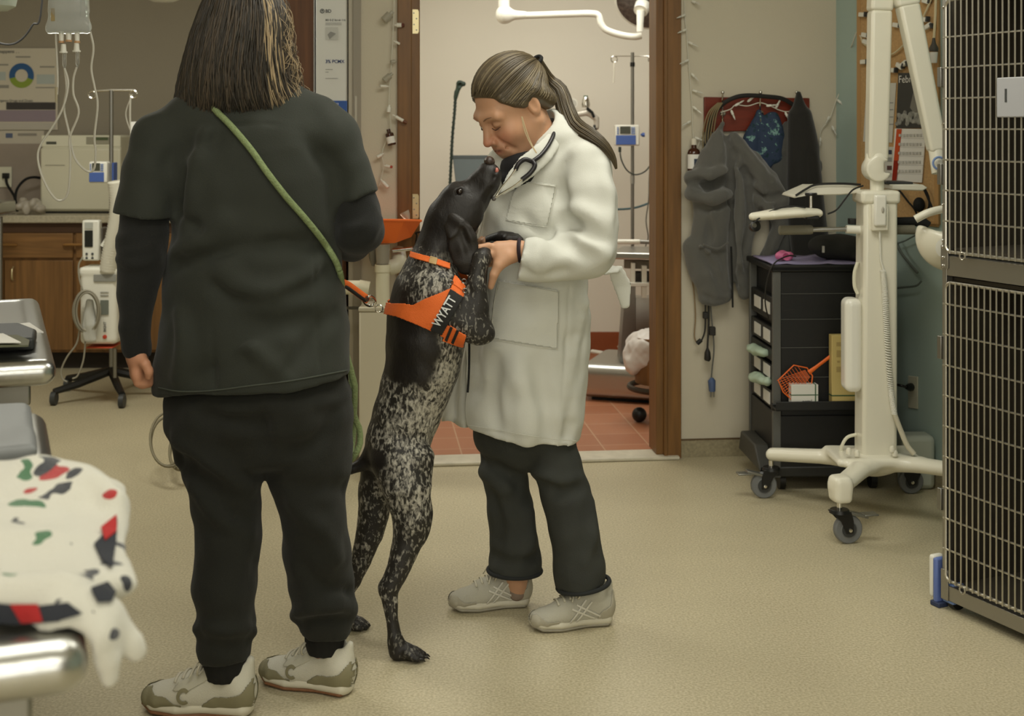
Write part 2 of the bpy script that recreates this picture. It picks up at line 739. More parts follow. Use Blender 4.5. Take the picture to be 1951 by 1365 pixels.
def floor_mat():
    m = bpy.data.materials.new('speckled_vinyl')
    m.use_nodes = True
    nt = m.node_tree
    b = nt.nodes['Principled BSDF']
    tc = nt.nodes.new('ShaderNodeTexCoord')
    n = nt.nodes.new('ShaderNodeTexNoise')
    n.inputs['Scale'].default_value = 150
    n.inputs['Detail'].default_value = 4
    n2 = nt.nodes.new('ShaderNodeTexNoise')
    n2.inputs['Scale'].default_value = 2.2
    n2.inputs['Detail'].default_value = 4
    r = nt.nodes.new('ShaderNodeValToRGB')
    r.color_ramp.elements[0].position = 0.32
    r.color_ramp.elements[0].color = lin((176, 165, 134))
    r.color_ramp.elements[1].position = 0.66
    r.color_ramp.elements[1].color = lin((212, 201, 170))
    mx = nt.nodes.new('ShaderNodeMix')
    mx.data_type = 'RGBA'
    mx.blend_type = 'MULTIPLY'
    mx.inputs['Factor'].default_value = 0.22
    nt.links.new(tc.outputs['Object'], n.inputs['Vector'])
    nt.links.new(tc.outputs['Object'], n2.inputs['Vector'])
    nt.links.new(n.outputs['Fac'], r.inputs['Fac'])
    nt.links.new(r.outputs['Color'], mx.inputs['A'])
    nt.links.new(n2.outputs['Fac'], mx.inputs['B'])
    nt.links.new(mx.outputs['Result'], b.inputs['Base Color'])
    b.inputs['Roughness'].default_value = 0.36
    b.inputs['Specular IOR Level'].default_value = 0.35
    bp = nt.nodes.new('ShaderNodeBump')
    bp.inputs['Strength'].default_value = 0.02
    bp.inputs['Distance'].default_value = 0.001
    nt.links.new(n.outputs['Fac'], bp.inputs['Height'])
    nt.links.new(bp.outputs[0], b.inputs['Normal'])
    return m


def tile_mat():
    m = bpy.data.materials.new('red_quarry_tile')
    m.use_nodes = True
    nt = m.node_tree
    b = nt.nodes['Principled BSDF']
    tc = nt.nodes.new('ShaderNodeTexCoord')
    mp = nt.nodes.new('ShaderNodeMapping')
    mp.inputs['Rotation'].default_value = (0, 0, -0.11)
    br = nt.nodes.new('ShaderNodeTexBrick')
    br.offset = 0.0
    br.inputs['Scale'].default_value = 1.0
    br.inputs['Brick Width'].default_value = 0.20
    br.inputs['Row Height'].default_value = 0.20
    br.inputs['Mortar Size'].default_value = 0.003
    br.inputs['Color1'].default_value = lin((172, 114, 82))
    br.inputs['Color2'].default_value = lin((162, 104, 74))
    br.inputs['Mortar'].default_value = lin((186, 148, 118))
    nt.links.new(tc.outputs['Object'], mp.inputs['Vector'])
    nt.links.new(mp.outputs[0], br.inputs['Vector'])
    nt.links.new(br.outputs['Color'], b.inputs['Base Color'])
    b.inputs['Roughness'].default_value = 0.4
    return m


FLOOR, TILE = floor_mat(), tile_mat()
REDTILE = mat('red_base_tile', (142, 76, 42), 0.4, var=0.08, vscale=10)
COVE = mat('vinyl_cove_base', (150, 140, 112), 0.5, var=0.18, vscale=90)
MARBLE = mat('pale_threshold_stone', (205, 198, 178), 0.4, var=0.1, vscale=20)

# ------------------------------------------------------------------ shell
WD = Vector((0.99396, 0.1097, 0))
WN = Vector((0.1097, -0.99396, 0))      # out of the door wall, towards the room


def wx(px):
    u = (px - CX) / FPX
    return u * 5.39 / (1 - 0.1104 * u)


def W(px, h=0.0, off=0.0):
    x = wx(px)
    return Vector((x, 5.39 + 0.1104 * x, h)) + WN * off


def WP(px, py, off=0.0):
    """photo direction met on the door wall (off metres in front of it)"""
    u = (px - CX) / FPX
    # n.(P) = n.W0 + off
    W0 = Vector((0, 5.39, 0)) + WN * off
    d = Vector((u, 1, -(py - CY) / FPX))
    t = W0.dot(WN) / (d.x * WN.x + d.y * WN.y)
    return Vector((0, 0, EYE)) + d * t


def slab(mb, a, b, h0, h1, t, back=True):
    """upright slab from ground points a to b, thickness t away from the room"""
    a, b = Vector((a[0], a[1], 0)), Vector((b[0], b[1], 0))
    d = (b - a).normalized()
    n = Vector((-d.y, d.x, 0)) * t
    z0, z1 = Vector((0, 0, h0)), Vector((0, 0, h1))
    mb.prism([a + z0, b + z0, b + z1, a + z1], n)
    return mb


CORNER = W(1593)
TD = Vector((0.42, -0.907, 0)).normalized()
TN = Vector((-TD.y, TD.x, 0)) * -1 if False else Vector((TD.y, -TD.x, 0))   # into the room
TEND = CORNER + TD * 9.0

o = MB().prism([(-4.2, -3.2, -.05), (5.5, -3.2, -.05), (5.5, 6.1, -.05), (-.85, 5.40, -.05), (-4.2, 5.40, -.05)], (0, 0, .05)).build('floor', FLOOR, smooth=0)
struct(o)
o = MB().span((-4.2, 5.40, -0.05), (-0.85, 8.1, 0)).build('floor_counter', FLOOR, smooth=0)
struct(o)
o = MB().prism([(-.85, 5.40, -.05), (3.0, 5.825, -.05), (3.0, 8.1, -.05), (-.85, 8.1, -.05)], (0, 0, .05)).build('floor_surgery', TILE, smooth=0)
struct(o)
struct(MB().span((-4.2, -3.2, CEIL), (5.5, 8.1, CEIL + 0.05)).build('ceiling', mat('ceiling_tile', (225, 222, 212), 0.9), smooth=0))
mb = MB()
slab(mb, W(664), W(757), 0, CEIL, 0.14)
slab(mb, W(1291), CORNER, 0, CEIL, 0.14)
slab(mb, W(757), W(1291), 2.06, CEIL, 0.14)
struct(mb.build('wall_back', WALL, smooth=0))
struct(slab(MB(), CORNER, TEND, 0, CEIL, 0.12).build('wall_right', TEAL, smooth=0))
struct(MB().span((-4.2, 8.0, 0), (-0.80, 8.1, CEIL)).build('wall_counter', WALL3, smooth=0))
struct(MB().span((-0.80, 8.0, 0), (3.0, 8.1, CEIL)).build('wall_surgery', WALL2, smooth=0))
struct(MB().prism([(-.85, 5.405, 0), (-.655, 5.405, 0), (-.655, 5.47, 0), (-.72, 5.48, 0), (-.72, 8.0, 0), (-.85, 8.0, 0)], (0, 0, CEIL)).build('wall_divider', WALL2, smooth=0))
struct(MB().span((2.9, 5.75, 0), (3.0, 8.0, CEIL)).build('wall_surgery_right', WALL2, smooth=0))
struct(MB().span((-4.3, -3.2, 0), (-4.2, 8.1, CEIL)).build('wall_left', WALL, smooth=0))
struct(MB().span((-4.2, -3.3, 0), (5.5, -3.2, CEIL)).build('wall_front', WALL, smooth=0))
# cove base below the hooks, with its dark cap line
mb = MB()
slab(mb, W(1297, 0, .006), CORNER + WN * .006, 0, 0.07, 0.006)
struct(mb.build('baseboard_back', COVE, smooth=0))
mb = MB()
slab(mb, W(1297, 0, .008), CORNER + WN * .008, 0.07, 0.075, 0.008)
struct(mb.build('trim_1', mat('brown_cap_strip', (92, 72, 46), 0.6), smooth=0))
mb = MB()
slab(mb, CORNER + TN * .006, TEND + TN * .006, 0, 0.07, 0.006)
struct(mb.build('baseboard_right', COVE, smooth=0))
mb = MB()
mb.span((-0.72, 7.985, 0.0), (2.9, 8.0, 0.125))
struct(mb.build('baseboard_surgery', REDTILE, smooth=0))
# threshold
mb = MB()
slab(mb, W(757, 0, .045), W(1291, 0, .045), 0, 0.014, 0.14)
struct(mb.build('trim_2', MARBLE, bevel=0.005))
# door frame: casing and jamb of both sides
jl = MB()
slab(jl, W(757, 0, .018), W(784, 0, .018), 0, 2.12, 0.018)
slab(jl, W(780, 0, .003), W(800, 0, .003), 0, 2.06, 0.14)
struct(jl.build('trim_3', WOOD, bevel=0.003))
jr = MB()
slab(jr, W(1263, 0, .02), W(1296, 0, .02), 0, 2.12, 0.02)
slab(jr, W(1250, 0, .003), W(1264, 0, .003), 0.014, 2.06, 0.14)
slab(jr, W(1263.5, 0, .026), W(1270, 0, .026), 0, 2.12, 0.01)
struct(jr.build('trim_4', WOOD, bevel=0.003))
struct(slab(MB(), W(757, 0, .018), W(1296, 0, .018), 2.06, 2.13, 0.018).build('trim_5', WOOD, bevel=0.003))
# grey steel edge at the left end of the pier
struct(slab(MB(), W(673, 0, .012), W(688, 0, .012), 0, CEIL, 0.03).build('trim_6', mat('grey_steel_edge', (150, 142, 126), 0.5), smooth=0))

# hinges on the left jamb
for i, (y0, y1) in enumerate(((18, 64), (370, 417))):
    t = thing('door_hinge', ['pale brass hinge high on the left door jamb', 'pale brass hinge on the left door jamb level with the orange tray'][i], 'hinge', WP(792, y1, .004), 'hinges of the open doorway')
    lf = MB()
    a, b = WP(786, y1, .006), WP(798, y0, .006)
    lf.prism([WP(786, y1, .006), WP(796, y1, .006), WP(798, y1 - 4, .006), WP(798, y0 + 4, .006), WP(796, y0, .006), WP(786, y0, .006)], WN * -.004)
    lf.build('leaf', BRASS, t, smooth=0)
    for (sx, k) in ((788.5, .15), (793.5, .38), (789, .62), (793.5, .85)):
        c = WP(sx, y0 + (y1 - y0) * k, .0065)
        MB().lathe(c, [(.0032, -.001), (.0032, .0008), (.001, .0014)], WN, 8).build('screw', STEELD, t)

# ------------------------------------------------------------------ counter with cabinets on the left
YF = 7.4                    # cabinet fronts
cx0, cx1 = -3.2, -0.95
t = thing('base_cabinet', 'brown wooden base cabinet with drawers under the grey counter', 'cabinet', (-2.1, 7.68, 0))
MB().span((cx0, YF + .02, .10), (cx1, 7.98, .80)).build('body', WOODC, t, smooth=0)
MB().span((cx0, YF + .09, .0), (cx1, 7.98, .10)).build('toe_kick', mat('dark_toe_kick', (40, 32, 24), 0.7), t, smooth=0)
MB().span((cx0, YF + .004, .765), (cx1, YF + .02, .82)).build('rail', mat('dark_rail', (70, 46, 26), .6), t, smooth=0)
xs = [-3.2, -2.42, -1.68, -.95]
for a, b in zip(xs[:-1], xs[1:]):
    d = MB().span((a + .008, YF, .625), (b - .008, YF + .018, .762)).build('drawer', WOODH, t, bevel=.004)
    c = (a + b) / 2 + (.02 if a < -2 else .0)
    hx = P(140, 463, YF).x if a > -3 and a < -2 else c
    mb = MB()
    mb.tube(bez([(hx - .045, YF, .695), (hx - .035, YF - .022, .70), (hx + .035, YF - .022, .70), (hx + .045, YF, .695)], 12), .009, 8, flat=(1.4, .8))
    mb.build('handle', mat('wooden_pull', (158, 116, 66), .45), d)
    for (u, v, hk) in ((a + .008, (a + b) / 2 - .003, 1), ((a + b) / 2 + .003, b - .008, 0)):
        dd = MB().span((u, YF, .115), (v, YF + .018, .612)).build('door', WOODC, t, bevel=.004)
        k = v - .05 if hk else u + .05
        MB().tube(bez([(k, YF, .50), (k, YF - .02, .515), (k, YF - .02, .56), (k, YF, .575)], 10), .005, 8).build('handle', BRASS, dd)
ct = MB().span((cx0, YF - .03, .82), (cx1, 7.98, .862)).build('countertop', mat('speckled_grey_laminate', (176, 168, 146), .4, var=.16, vscale=70), bevel=.006)
tag(ct, 'grey speckled counter slab on the brown base cabinets', 'countertop')
bs = MB().span((cx0, 7.975, .862), (cx1, 8.0, 1.25)).build('trim_7', mat('mauve_backsplash', (154, 142, 130), .5, var=.06, vscale=5), smooth=0)
struct(bs)

# wall poster
def flatq(name, m, x0, y0, x1, y1, z, parent, lift=0.0, th=.0015):
    a, b = P(x0, y1, z - lift), P(x1, y0, z - lift)
    return MB().span((a.x, z - lift - th, a.z), (b.x, z - lift, b.z)).build(name, m, parent, smooth=0)

YW = 7.99
t = thing('wall_poster', 'emergency drug chart poster with blue and green ring on taupe wall', 'poster', P(50, 275, YW))
flatq('sheet', mat('poster_paper', (206, 198, 180), .8), -40, 92, 110, 247.5, YW, t)
for (n, c, x0, y0, x1, y1) in (('header_bar', (70, 66, 64), 12, 195, 106, 209), ('table_block', (150, 136, 146), -40, 210, 106, 232),
                               ('table_block', (190, 184, 172), -40, 234, 106, 246), ('text_block', (178, 186, 182), 70, 142, 104, 160),
                               ('text_block', (178, 186, 182), -30, 137, 11, 153), ('text_block', (150, 146, 136), 76, 126, 104, 129),
                               ('text_block', (150, 146, 136), 68, 166, 104, 168), ('text_block', (150, 146, 136), -20, 122, 16, 125),
                               ('text_block', (150, 146, 136), -20, 162, 17, 168), ('text_block', (150, 146, 136), 30, 107, 58, 110)):
    flatq(n, mat('poster_' + n + str(c[0]), c, .8), x0, y0, x1, y1, YW - .0018, t)
c = P(41, 144, YW - .004)
for (n, cc, a0, a1) in (('blue_arc', (52, 92, 140), -.35, math.pi + .25), ('green_arc', (140, 160, 66), math.pi + .25, 2 * math.pi - .35)):
    rows = [[], []]
    for i in range(25):
        a = a0 + (a1 - a0) * i / 24
        for k, r in enumerate((.038, .074)):
            rows[k].append(c + Vector((math.cos(a) * r, 0, math.sin(a) * r)))
    MB().grid(rows).build(n, mat('poster_' + n, cc, .8), t, solid=.001, smooth=0)
text_obj('heading', 'What happens . .', INK, P(-26, 101, YW - .003), (1, 0, 0), (0, 0, 1), .02, t, bold=.01)
text_obj('subheading', 'Emergency Drugs and Doses', INK, P(-12, 194, YW - .003), (1, 0, 0), (0, 0, 1), .014, t, bold=.008)
t = thing('wall_notice', 'white notice strip under the drug chart poster', 'notice', P(35, 275, YW))
flatq('sheet', mat('notice_paper', (198, 190, 174), .8), -30, 249, 84, 275, YW, t)
flatq('logo', mat('notice_logo', (96, 106, 132), .8), 11, 254, 24, 263, YW - .002, t)
flatq('text_block', mat('notice_text', (150, 144, 134), .8), 34, 254, 70, 259, YW - .002, t)

# outlet behind the counter with two cords
t = thing('wall_outlet', 'cream outlet plate above the counter at the far left', 'outlet', P(8, 355, 7.97))
MB().span(P(-14, 357, 7.97), P(22, 318, 7.962)).build('plate', CREAM, t, bevel=.003)
MB().span(P(6, 340, 7.962), P(16, 330, 7.94)).build('plug', BLACK, t, bevel=.004)
cd = MB()
cd.tube(bez(pp([(11, 337, 7.93), (14, 352, 7.9), (26, 372, 7.85), (30, 385, 7.8), (33, 402, 7.7)]), 20), .008)
tag(cd.build('power_cord', BLACKM), 'black cord hanging from the cream outlet to the counter', 'cord')
cd = MB().tube(bez(pp([(28, 388, 7.75), (32, 362, 7.8), (46, 344, 7.85), (62, 338, 7.85), (82, 340, 7.9)]), 24), .008)
tag(cd.build('power_cord', BLACKM), 'black cord arching up from the counter into the tabletop analyser', 'cord')

# tabletop analyser
za = 7.55
t = thing('tabletop_analyser', 'cream boxy tabletop analyser with display on the counter', 'machine', (P(155, 400, za).x, za, .862))
a, b = P(79, 258, za), P(230, 400, za)
MB().span((a.x, za, .872), (b.x, za + .36, a.z)).build('housing', CREAM, t, bevel=.012)
MB().span((a.x - .003, za - .014, .88), (b.x + .003, za + .01, P(0, 282, za).z)).build('front_door', mat('cream_door', (206, 202, 180), .4), t, bevel=.012, seg=3)
MB().span((a.x, za - .004, P(0, 280, za).z), (b.x, za + .01, a.z)).build('control_panel', CREAM, t, bevel=.004)
MB().span(P(164, 275, za - .008), P(212, 261, za)).build('display_frame', mat('grey_display_frame', (150, 146, 128), .5), t, bevel=.002)
MB().span(P(183, 267, za - .011), P(207, 262, za)).build('display', mat('green_display', (78, 90, 62), .3), t, smooth=0)
MB().span(P(88, 275, za - .007), P(108, 270, za)).build('badge', mat('dark_badge', (74, 76, 66), .5), t, smooth=0)
MB().span(P(86, 316, za - .016), P(125, 314, za)).build('lettering', mat('grey_lettering', (158, 154, 136), .6), t, smooth=0)
MB().span((a.x + .02, za + .01, .862), (b.x - .02, za + .34, .874)).build('foot', BLACK, t, smooth=0)

# stainless tray with jug at the far left, and a plastic bag
zt = 6.9
t = thing('instrument_tray', 'shiny steel tray on a stalk at the far left edge', 'tray', P(5, 428, zt))
MB().span(P(-70, 410, zt), P(31, 381, zt + .25)).build('pan', STEEL, t, bevel=.01)
MB().span(P(-70, 413, zt - .012), P(33, 408, zt + .27)).build('rim', CHROME, t, bevel=.004)
MB().cyl(P(0, 700, zt + .1), P(0, 412, zt + .1), .014).build('stalk', STEELD, t)
MB().lathe(P(0, 738, zt + .1), [(.16, 0), (.16, .02), (.03, .05)], n=20).build('base', STEELD, t)
s = SDF()
for i in range(7):
    s.ell(P(38 + i * 6.5, 393 - 5 * math.sin(i * 1.9), 7.42 + .03 * (i % 2)), (.026, .04, .022 + .01 * (i % 3)), k=.012)
s.wob(lambda X, Y, Z: .006 * _noise3(X * 45, Y * 45, Z * 45, 3))
tag(s.build('plastic_bag', mat('crumpled_film', (196, 188, 174), .25, trans=.35), h=.006), 'crumpled clear plastic bag beside the tabletop analyser', 'bag')

# exam lamp edges at the top and the hanging cord
t = thing('ceiling_dome', 'white dome light hanging above the counter at the top of the picture', 'lamp', P(311, 3, 6.6))
MB().lathe(P(311, 4, 6.6), [(.0, 0), (.05, .002), (.075, .012), (.085, .03), (.07, .06), (.02, .08)], n=24).build('shade', WHITE, t)
MB().cyl(P(311, -28, 6.6), Vector((P(311, 0, 6.6).x, 6.6, CEIL)), .012).build('stem', WHITE, t)
t = thing('examination_lamp', 'pale lamp head cut off at the top left corner', 'lamp', P(2, -20, 5.0))
MB().lathe(P(-12, 22, 5.0), [(.0, 0), (.05, .004), (.078, .02), (.085, .05), (.06, .09), (.02, .1)], n=24).build('lamp_head', mat('pale_green_lamp', (186, 196, 184), .4), t)
MB().cyl(P(-12, -30, 5.0), Vector((P(-12, 0, 5).x, 5.0, CEIL)), .015).build('stem', WHITE, t)
cd = MB().tube(bez(pp([(92, -330, 5.2), (80, 5, 5.2), (62, 48, 5.2), (40, 76, 5.2), (15, 85, 5.2), (-20, 74, 5.2), (-60, 40, 5.2), (-90, -330, 5.2)]), 48), .004)
tag(cd.build('lamp_cord', mat('dark_grey_cord', (72, 72, 74), .6)), 'dark grey cord looping down from the ceiling at top left', 'cord')

# ------------------------------------------------------------------ fluid bag with its lines
zb = 4.0
t = thing('fluid_bag', 'clear fluid bag hanging from the ceiling with white lines', 'drip bag', P(130, 66, zb))
s = SDF()
s.chain([(P(131, -150, zb), .05, .012), (P(131, -60, zb), .058, .026), (P(131, 20, zb), .062, .03), (P(131, 50, zb), .060, .016)], k=.01)
s.box(P(131, 54, zb), (.060, .006, .010), rnd=.005, k=.03)
s.chain([(P(94, 52, zb), .008), (P(94, 58, zb), .008)], k=.01)
s.chain([(P(166, 52, zb), .008), (P(166, 58, zb), .008)], k=.01)
s.build('bag', mat('clear_fluid_film', (236, 240, 238), .06, trans=.75, ior=1.15), t, h=.004)
for i, (x, y0, y1, r) in enumerate(((117, 60, 82, .008), (131, 62, 80, .009), (147, 60, 82, .008))):
    pb = MB().cyl(P(x, y0, zb), P(x, y1, zb), r, r * .8).build('port', WHITE, t)
    MB().cyl(P(x, y1 - 4, zb), P(x, y1, zb), r * 1.05).build('seal', mat('pale_amber_seal', (190, 150, 110), .5), pb)
for x, y0 in ((121, 84), (146, 82)):
    dr = MB()
    dr.cyl(P(x, y0, zb), P(x, y0 + 16, zb), .007, .009)
    dr.cyl(P(x, y0 + 14, zb), P(x, y0 + 17, zb), .012)
    dr.build('spike', WHITE, t)
    MB().lathe(P(x + 2, y0 + 46, zb), [(.003, 0), (.006, .01), (.0065, .04), (.005, .048)], n=12).build('drip_chamber', CLEAR, t)
hk = MB().cyl(P(131, -160, zb), Vector((P(131, 0, zb).x, zb, CEIL)), .003)
hk.build('hook', CHROME, t)
LINE = mat('milky_tubing', (214, 210, 196), .35, trans=.25)
for i, (lab, pts) in enumerate((('line', [(123, 130), (130, 160), (120, 205), (98, 245), (78, 275), (72, 300), (80, 335), (98, 370), (115, 383), (130, 365), (134, 300), (133, 262), (150, 215), (140, 180), (140, 150), (146, 128)]),
                     ('line', [(123, 130), (127, 170), (122, 205), (131, 250), (142, 300), (165, 326), (179, 322), (182, 290), (180, 260), (186, 200), (180, 165), (174, 130), (178, 90), (170, 50), (166, 0), (165, -60)]),
                     ('line', [(106, 62), (108, 100), (110, 150), (109, 180)]))):
    MB().tube(bez(pp(pts, zb + .02 * i), 90), .0034, 7).build(lab, LINE, t)
MB().cyl(P(108, 166, zb + .04), P(107, 196, zb + .04), .0055, .003).build('connector', mat('tan_connector', (178, 168, 140), .5), t)
MB().span(P(97, 40, zb - .02), P(105, 16, zb - .016)).build('tag', mat('tan_tag', (160, 140, 96), .6), t, smooth=0)

# ------------------------------------------------------------------ warm-air unit on its drip pole
zp = 6.7
cx = P(212, 0, zp).x
t = thing('drip_pole', 'steel drip pole with crossbar and infusion pump by the counter', 'drip stand', (cx, zp, 0))
mb = MB().cyl((cx, zp, .12), (cx, zp, P(0, 172, zp).z), .0105)
mb.build('pole', STEELD, t)
xl, xr, zz = P(176, 0, zp).x, P(256, 0, zp).x, P(0, 172, zp).z
mb = MB().tube([(xl, zp, zz - .004), (cx, zp, zz), (xr, zp, zz)], .006)
mb.ring((xl, zp, zz - .022), .018, .0055, (0, 1, 0), 20)
mb.ring((xr - .004, zp, zz - .02), .018, .0055, (0, 1, 0), 20)
mb.build('crossbar', CHROME, t)
base = MB()
for k in range(5):
    a = k * 2 * math.pi / 5 + 1.40
    base.tube([(cx, zp, .13), (cx + .18 * math.cos(a), zp + .18 * math.sin(a), .085), (cx + .30 * math.cos(a), zp + .30 * math.sin(a), .065)], [.022, .02, .016], 8)
base.build('base', BLACK, t)
for k in range(5):
    a = k * 2 * math.pi / 5 + 1.40
    q = Vector((cx + .30 * math.cos(a), zp + .30 * math.sin(a), .033))
    mb = MB().cyl(q + Vector((-.012, 0, 0)), q + Vector((.012, 0, 0)), .033)
    mb.build('caster', DGREY, t)
# infusion pump on the pole
def pump(t, x0, y0, x1, y1, z):
    a, b = P(x0, y1, z), P(x1, y0, z)
    w, h = b.x - a.x, b.z - a.z
    body = MB().span(a, b + Vector((0, .09, 0))).build('pump', WHITE, t, bevel=.008)
    MB().span((a.x + w * .03, z - .004, a.z + h * .05), (b.x - w * .16, z, a.z + h * .5)).build('lower_panel', BLUE, body, bevel=.002)
    MB().span((a.x + w * .2, z - .005, a.z + h * .58), (b.x - w * .38, z, a.z + h * .93)).build('screen', mat('pump_screen', (70, 72, 62), .25), body, smooth=0)
    kp = MB()
    for cxk in (.08, .66, .74):
        for r in range(4):
            kp.span((a.x + w * cxk, z - .006, a.z + h * (.56 + .09 * r)), (a.x + w * (cxk + .06), z, a.z + h * (.62 + .09 * r)))
    kp.build('keypad', LBLUE, body, bevel=.001)
    return body
pump(t, 169, 308, 204, 349, zp - .06)
MB().span(P(203, 310, zp - .05), P(213, 346, zp + .03)).build('pump_latch', WHITE, t, bevel=.006)
MB().span(P(213, 310, zp - .03), P(224, 345, zp + .04)).build('clamp', BLUE, t, bevel=.006)
tag(MB().tube(bez(pp([(249, 180, zp), (248, 220, zp), (250, 270, zp), (249, 300, zp)]), 20), .0045).tube(bez(pp([(252, 180, zp), (240, 215, zp + .02), (247, 245, zp + .02), (256, 262, zp), (261, 285, zp)]), 24), .003).build('giving_set', LINE),
    'white giving set hanging from the right hook of the drip pole', 'tubing')
t2 = thing('giving_set_packet', 'white clip packet hanging beside the drip pole tubing', 'packet', P(256, 262, zp - .01))
MB().span(P(249, 262, zp - .02), P(261, 232, zp - .014)).build('packet', PAPER, t2, bevel=.002)
MB().span(P(265, 265, zp), P(278, 240, zp + .006)).build('sleeve', CLEAR, t2, smooth=0)

# patient monitor clamped low on the pole
zm = 6.5
t = thing('patient_monitor', 'small white handheld monitor with dark screen above warm-air unit', 'monitor', P(173, 498, zm))
a, b = P(156, 497, zm), P(189, 420, zm)
MB().span(a, b + Vector((0, .05, 0))).build('body', WHITE, t, bevel=.008)
MB().span(P(161, 471, zm - .004), P(177, 439, zm)).build('screen', mat('dark_screen', (34, 36, 34), .2), t, smooth=0)
MB().span(P(161, 436, zm - .004), P(177, 424, zm)).build('label', mat('grey_label', (168, 170, 162), .5), t, smooth=0)
kp = MB()
for (x, y) in ((165, 484), (176, 484), (165, 492), (176, 492)):
    kp.cyl(P(x, y, zm - .005), P(x, y, zm), .006, n=12)
kp.build('ports', DGREY, t)
MB().span(P(186, 486, zm + .03), P(206, 432, zm + .12)).build('bracket', mat('brown_grey_bracket', (96, 90, 82), .5), t, bevel=.006)
MB().cyl(P(197, 470, zm + .02), P(203, 458, zm + .02), .016, .012).build('clamp_knob', WHITE, t)

zu = 6.45
t = thing('warm_air_unit', 'white warm-air unit with red stripe hung on the drip pole', 'machine', P(195, 655, zu))
s = SDF()
s.box(P(196, 585, zu + .08), (.09, .08, .172), rnd=.025)
s.box(P(196, 515, zu + .08), (.094, .084, .022), rnd=.015, k=.012)
s.build('housing', WHITE, t, h=.006)
MB().span(P(178, 537, zu - .008), P(222, 523, zu)).build('control_panel', mat('grey_panel', (140, 140, 134), .5), t, bevel=.002)
MB().span(P(191, 600, zu - .006), P(207, 572, zu)).build('label', mat('dark_label', (112, 116, 106), .5), t, smooth=0)
lv = MB()
for y in (556, 562):
    lv.span(P(191, y + 2, zu - .005), P(207, y, zu))
lv.build('vents', mat('vent_grey', (160, 158, 150), .6), t, smooth=0)  # vents are plain grey bars on the housing front
text_obj('lettering', 'BIGHT', INK, P(202, 633, zu - .004), (0, 0, 1), (-1, 0, 0), .012, t, bold=.02)
MB().lathe(P(200, 642, zu), [(.010, -.003), (.010, .006), (.004, .008)], (0, -1, 0), 16).build('emblem', mat('red_emblem', (186, 62, 40), .5), t)
MB().span(P(162, 664, zu - .004), P(232, 653, zu + .15)).build('base_stripe', mat('red_stripe', (190, 70, 38), .5), t, bevel=.006)
MB().cyl(P(219, 664, zu + .08), P(219, 720, zu + .08), .009).build('stand_tube', STEELD, t)
# ribbed hose
hs = []
rr = []
for i in range(70):
    k = i / 69
    q = P(222 - 10 * k ** 2 + 5 * math.sin(k * 5), 345 + 172 * k, zu - .03 + .05 * k)
    hs.append(q)
    rr.append(.040 + (.0045 if i % 2 else 0))
hp = MB().tube(hs, rr, 18)
tag(hp.build('warm_air_hose', mat('white_hose_fabric', (214, 210, 194), .8), smooth=180), 'white ribbed warm-air hose standing on the white unit', 'hose')
# coiled grey cable hung on the unit
cb = MB()
for k in range(6):
    pts = []
    for i in range(33):
        a = 2 * math.pi * i / 32
        pts.append(P(163 + (23 + 2.2 * math.sin(k * 2.1)) * math.cos(a) + k * .8, 594 + (38 + 2.5 * math.cos(k * 1.7)) * math.sin(a), zu - .03 - .006 * k + .02 * math.sin(a)))
    cb.tube(pts, .0042, 6, cap=False)
cb.tube(bez(pp([(158, 555), (151, 530), (150, 505), (158, 490)], zu - .01), 16), .0042, 6)
cb.tube(bez(pp([(152, 625), (146, 655), (128, 680), (117, 705), (119, 722), (128, 728)], zu - .01), 24), .0042, 6)
cb.tube(bez(pp([(162, 632), (162, 660), (158, 690), (148, 716), (138, 722)], zu - .01), 24), .0042, 6)
tag(cb.build('cable_coil', CABLE, smooth=180), 'coiled grey cable hanging on the front of the white warm-air unit', 'cable')
sl = SDF()
sl.chain([(P(172, 575, zu - .03), .02, .012), (P(170, 620, zu - .03), .034, .016), (P(172, 648, zu - .03), .03, .012)], u=(1, 0, 0))
sl.wob(lambda X, Y, Z: .005 * _noise3(X * 60, Y * 60, Z * 20, 5))
tag(sl.build('plastic_sleeve', mat('milky_film', (214, 214, 206), .3, trans=.3), h=.005), 'milky plastic sleeve dangling inside the grey cable coil', 'sleeve')
# cable loops on the floor behind the woman's leg
cb = MB()
for k, (c, a, b, r) in enumerate((((322, 838), 36, 52, .005), ((318, 842), 30, 46, .005), ((340, 868), 16, 26, .006), ((343, 862), 20, 34, .006))):
    pts = []
    for i in range(33):
        t_ = 2 * math.pi * i / 32
        q = P(c[0] + a * math.cos(t_), c[1] + b * math.sin(t_), 5.15 - .16 * math.sin(t_) + .02 * k)
        q.z = max(q.z, .006)
        pts.append(q)
    cb.tube(pts, r, 6, cap=False)
tag(cb.build('floor_cable', mat('olive_cable', (124, 116, 92), .6), smooth=180), 'loops of olive cable standing on the floor behind the woman in black', 'cable')

# ------------------------------------------------------------------ two steel examination tables in a row
ROWD = Vector((-.362, .932, 0))
ROWS = Vector((.932, .362, 0))      # towards the aisle


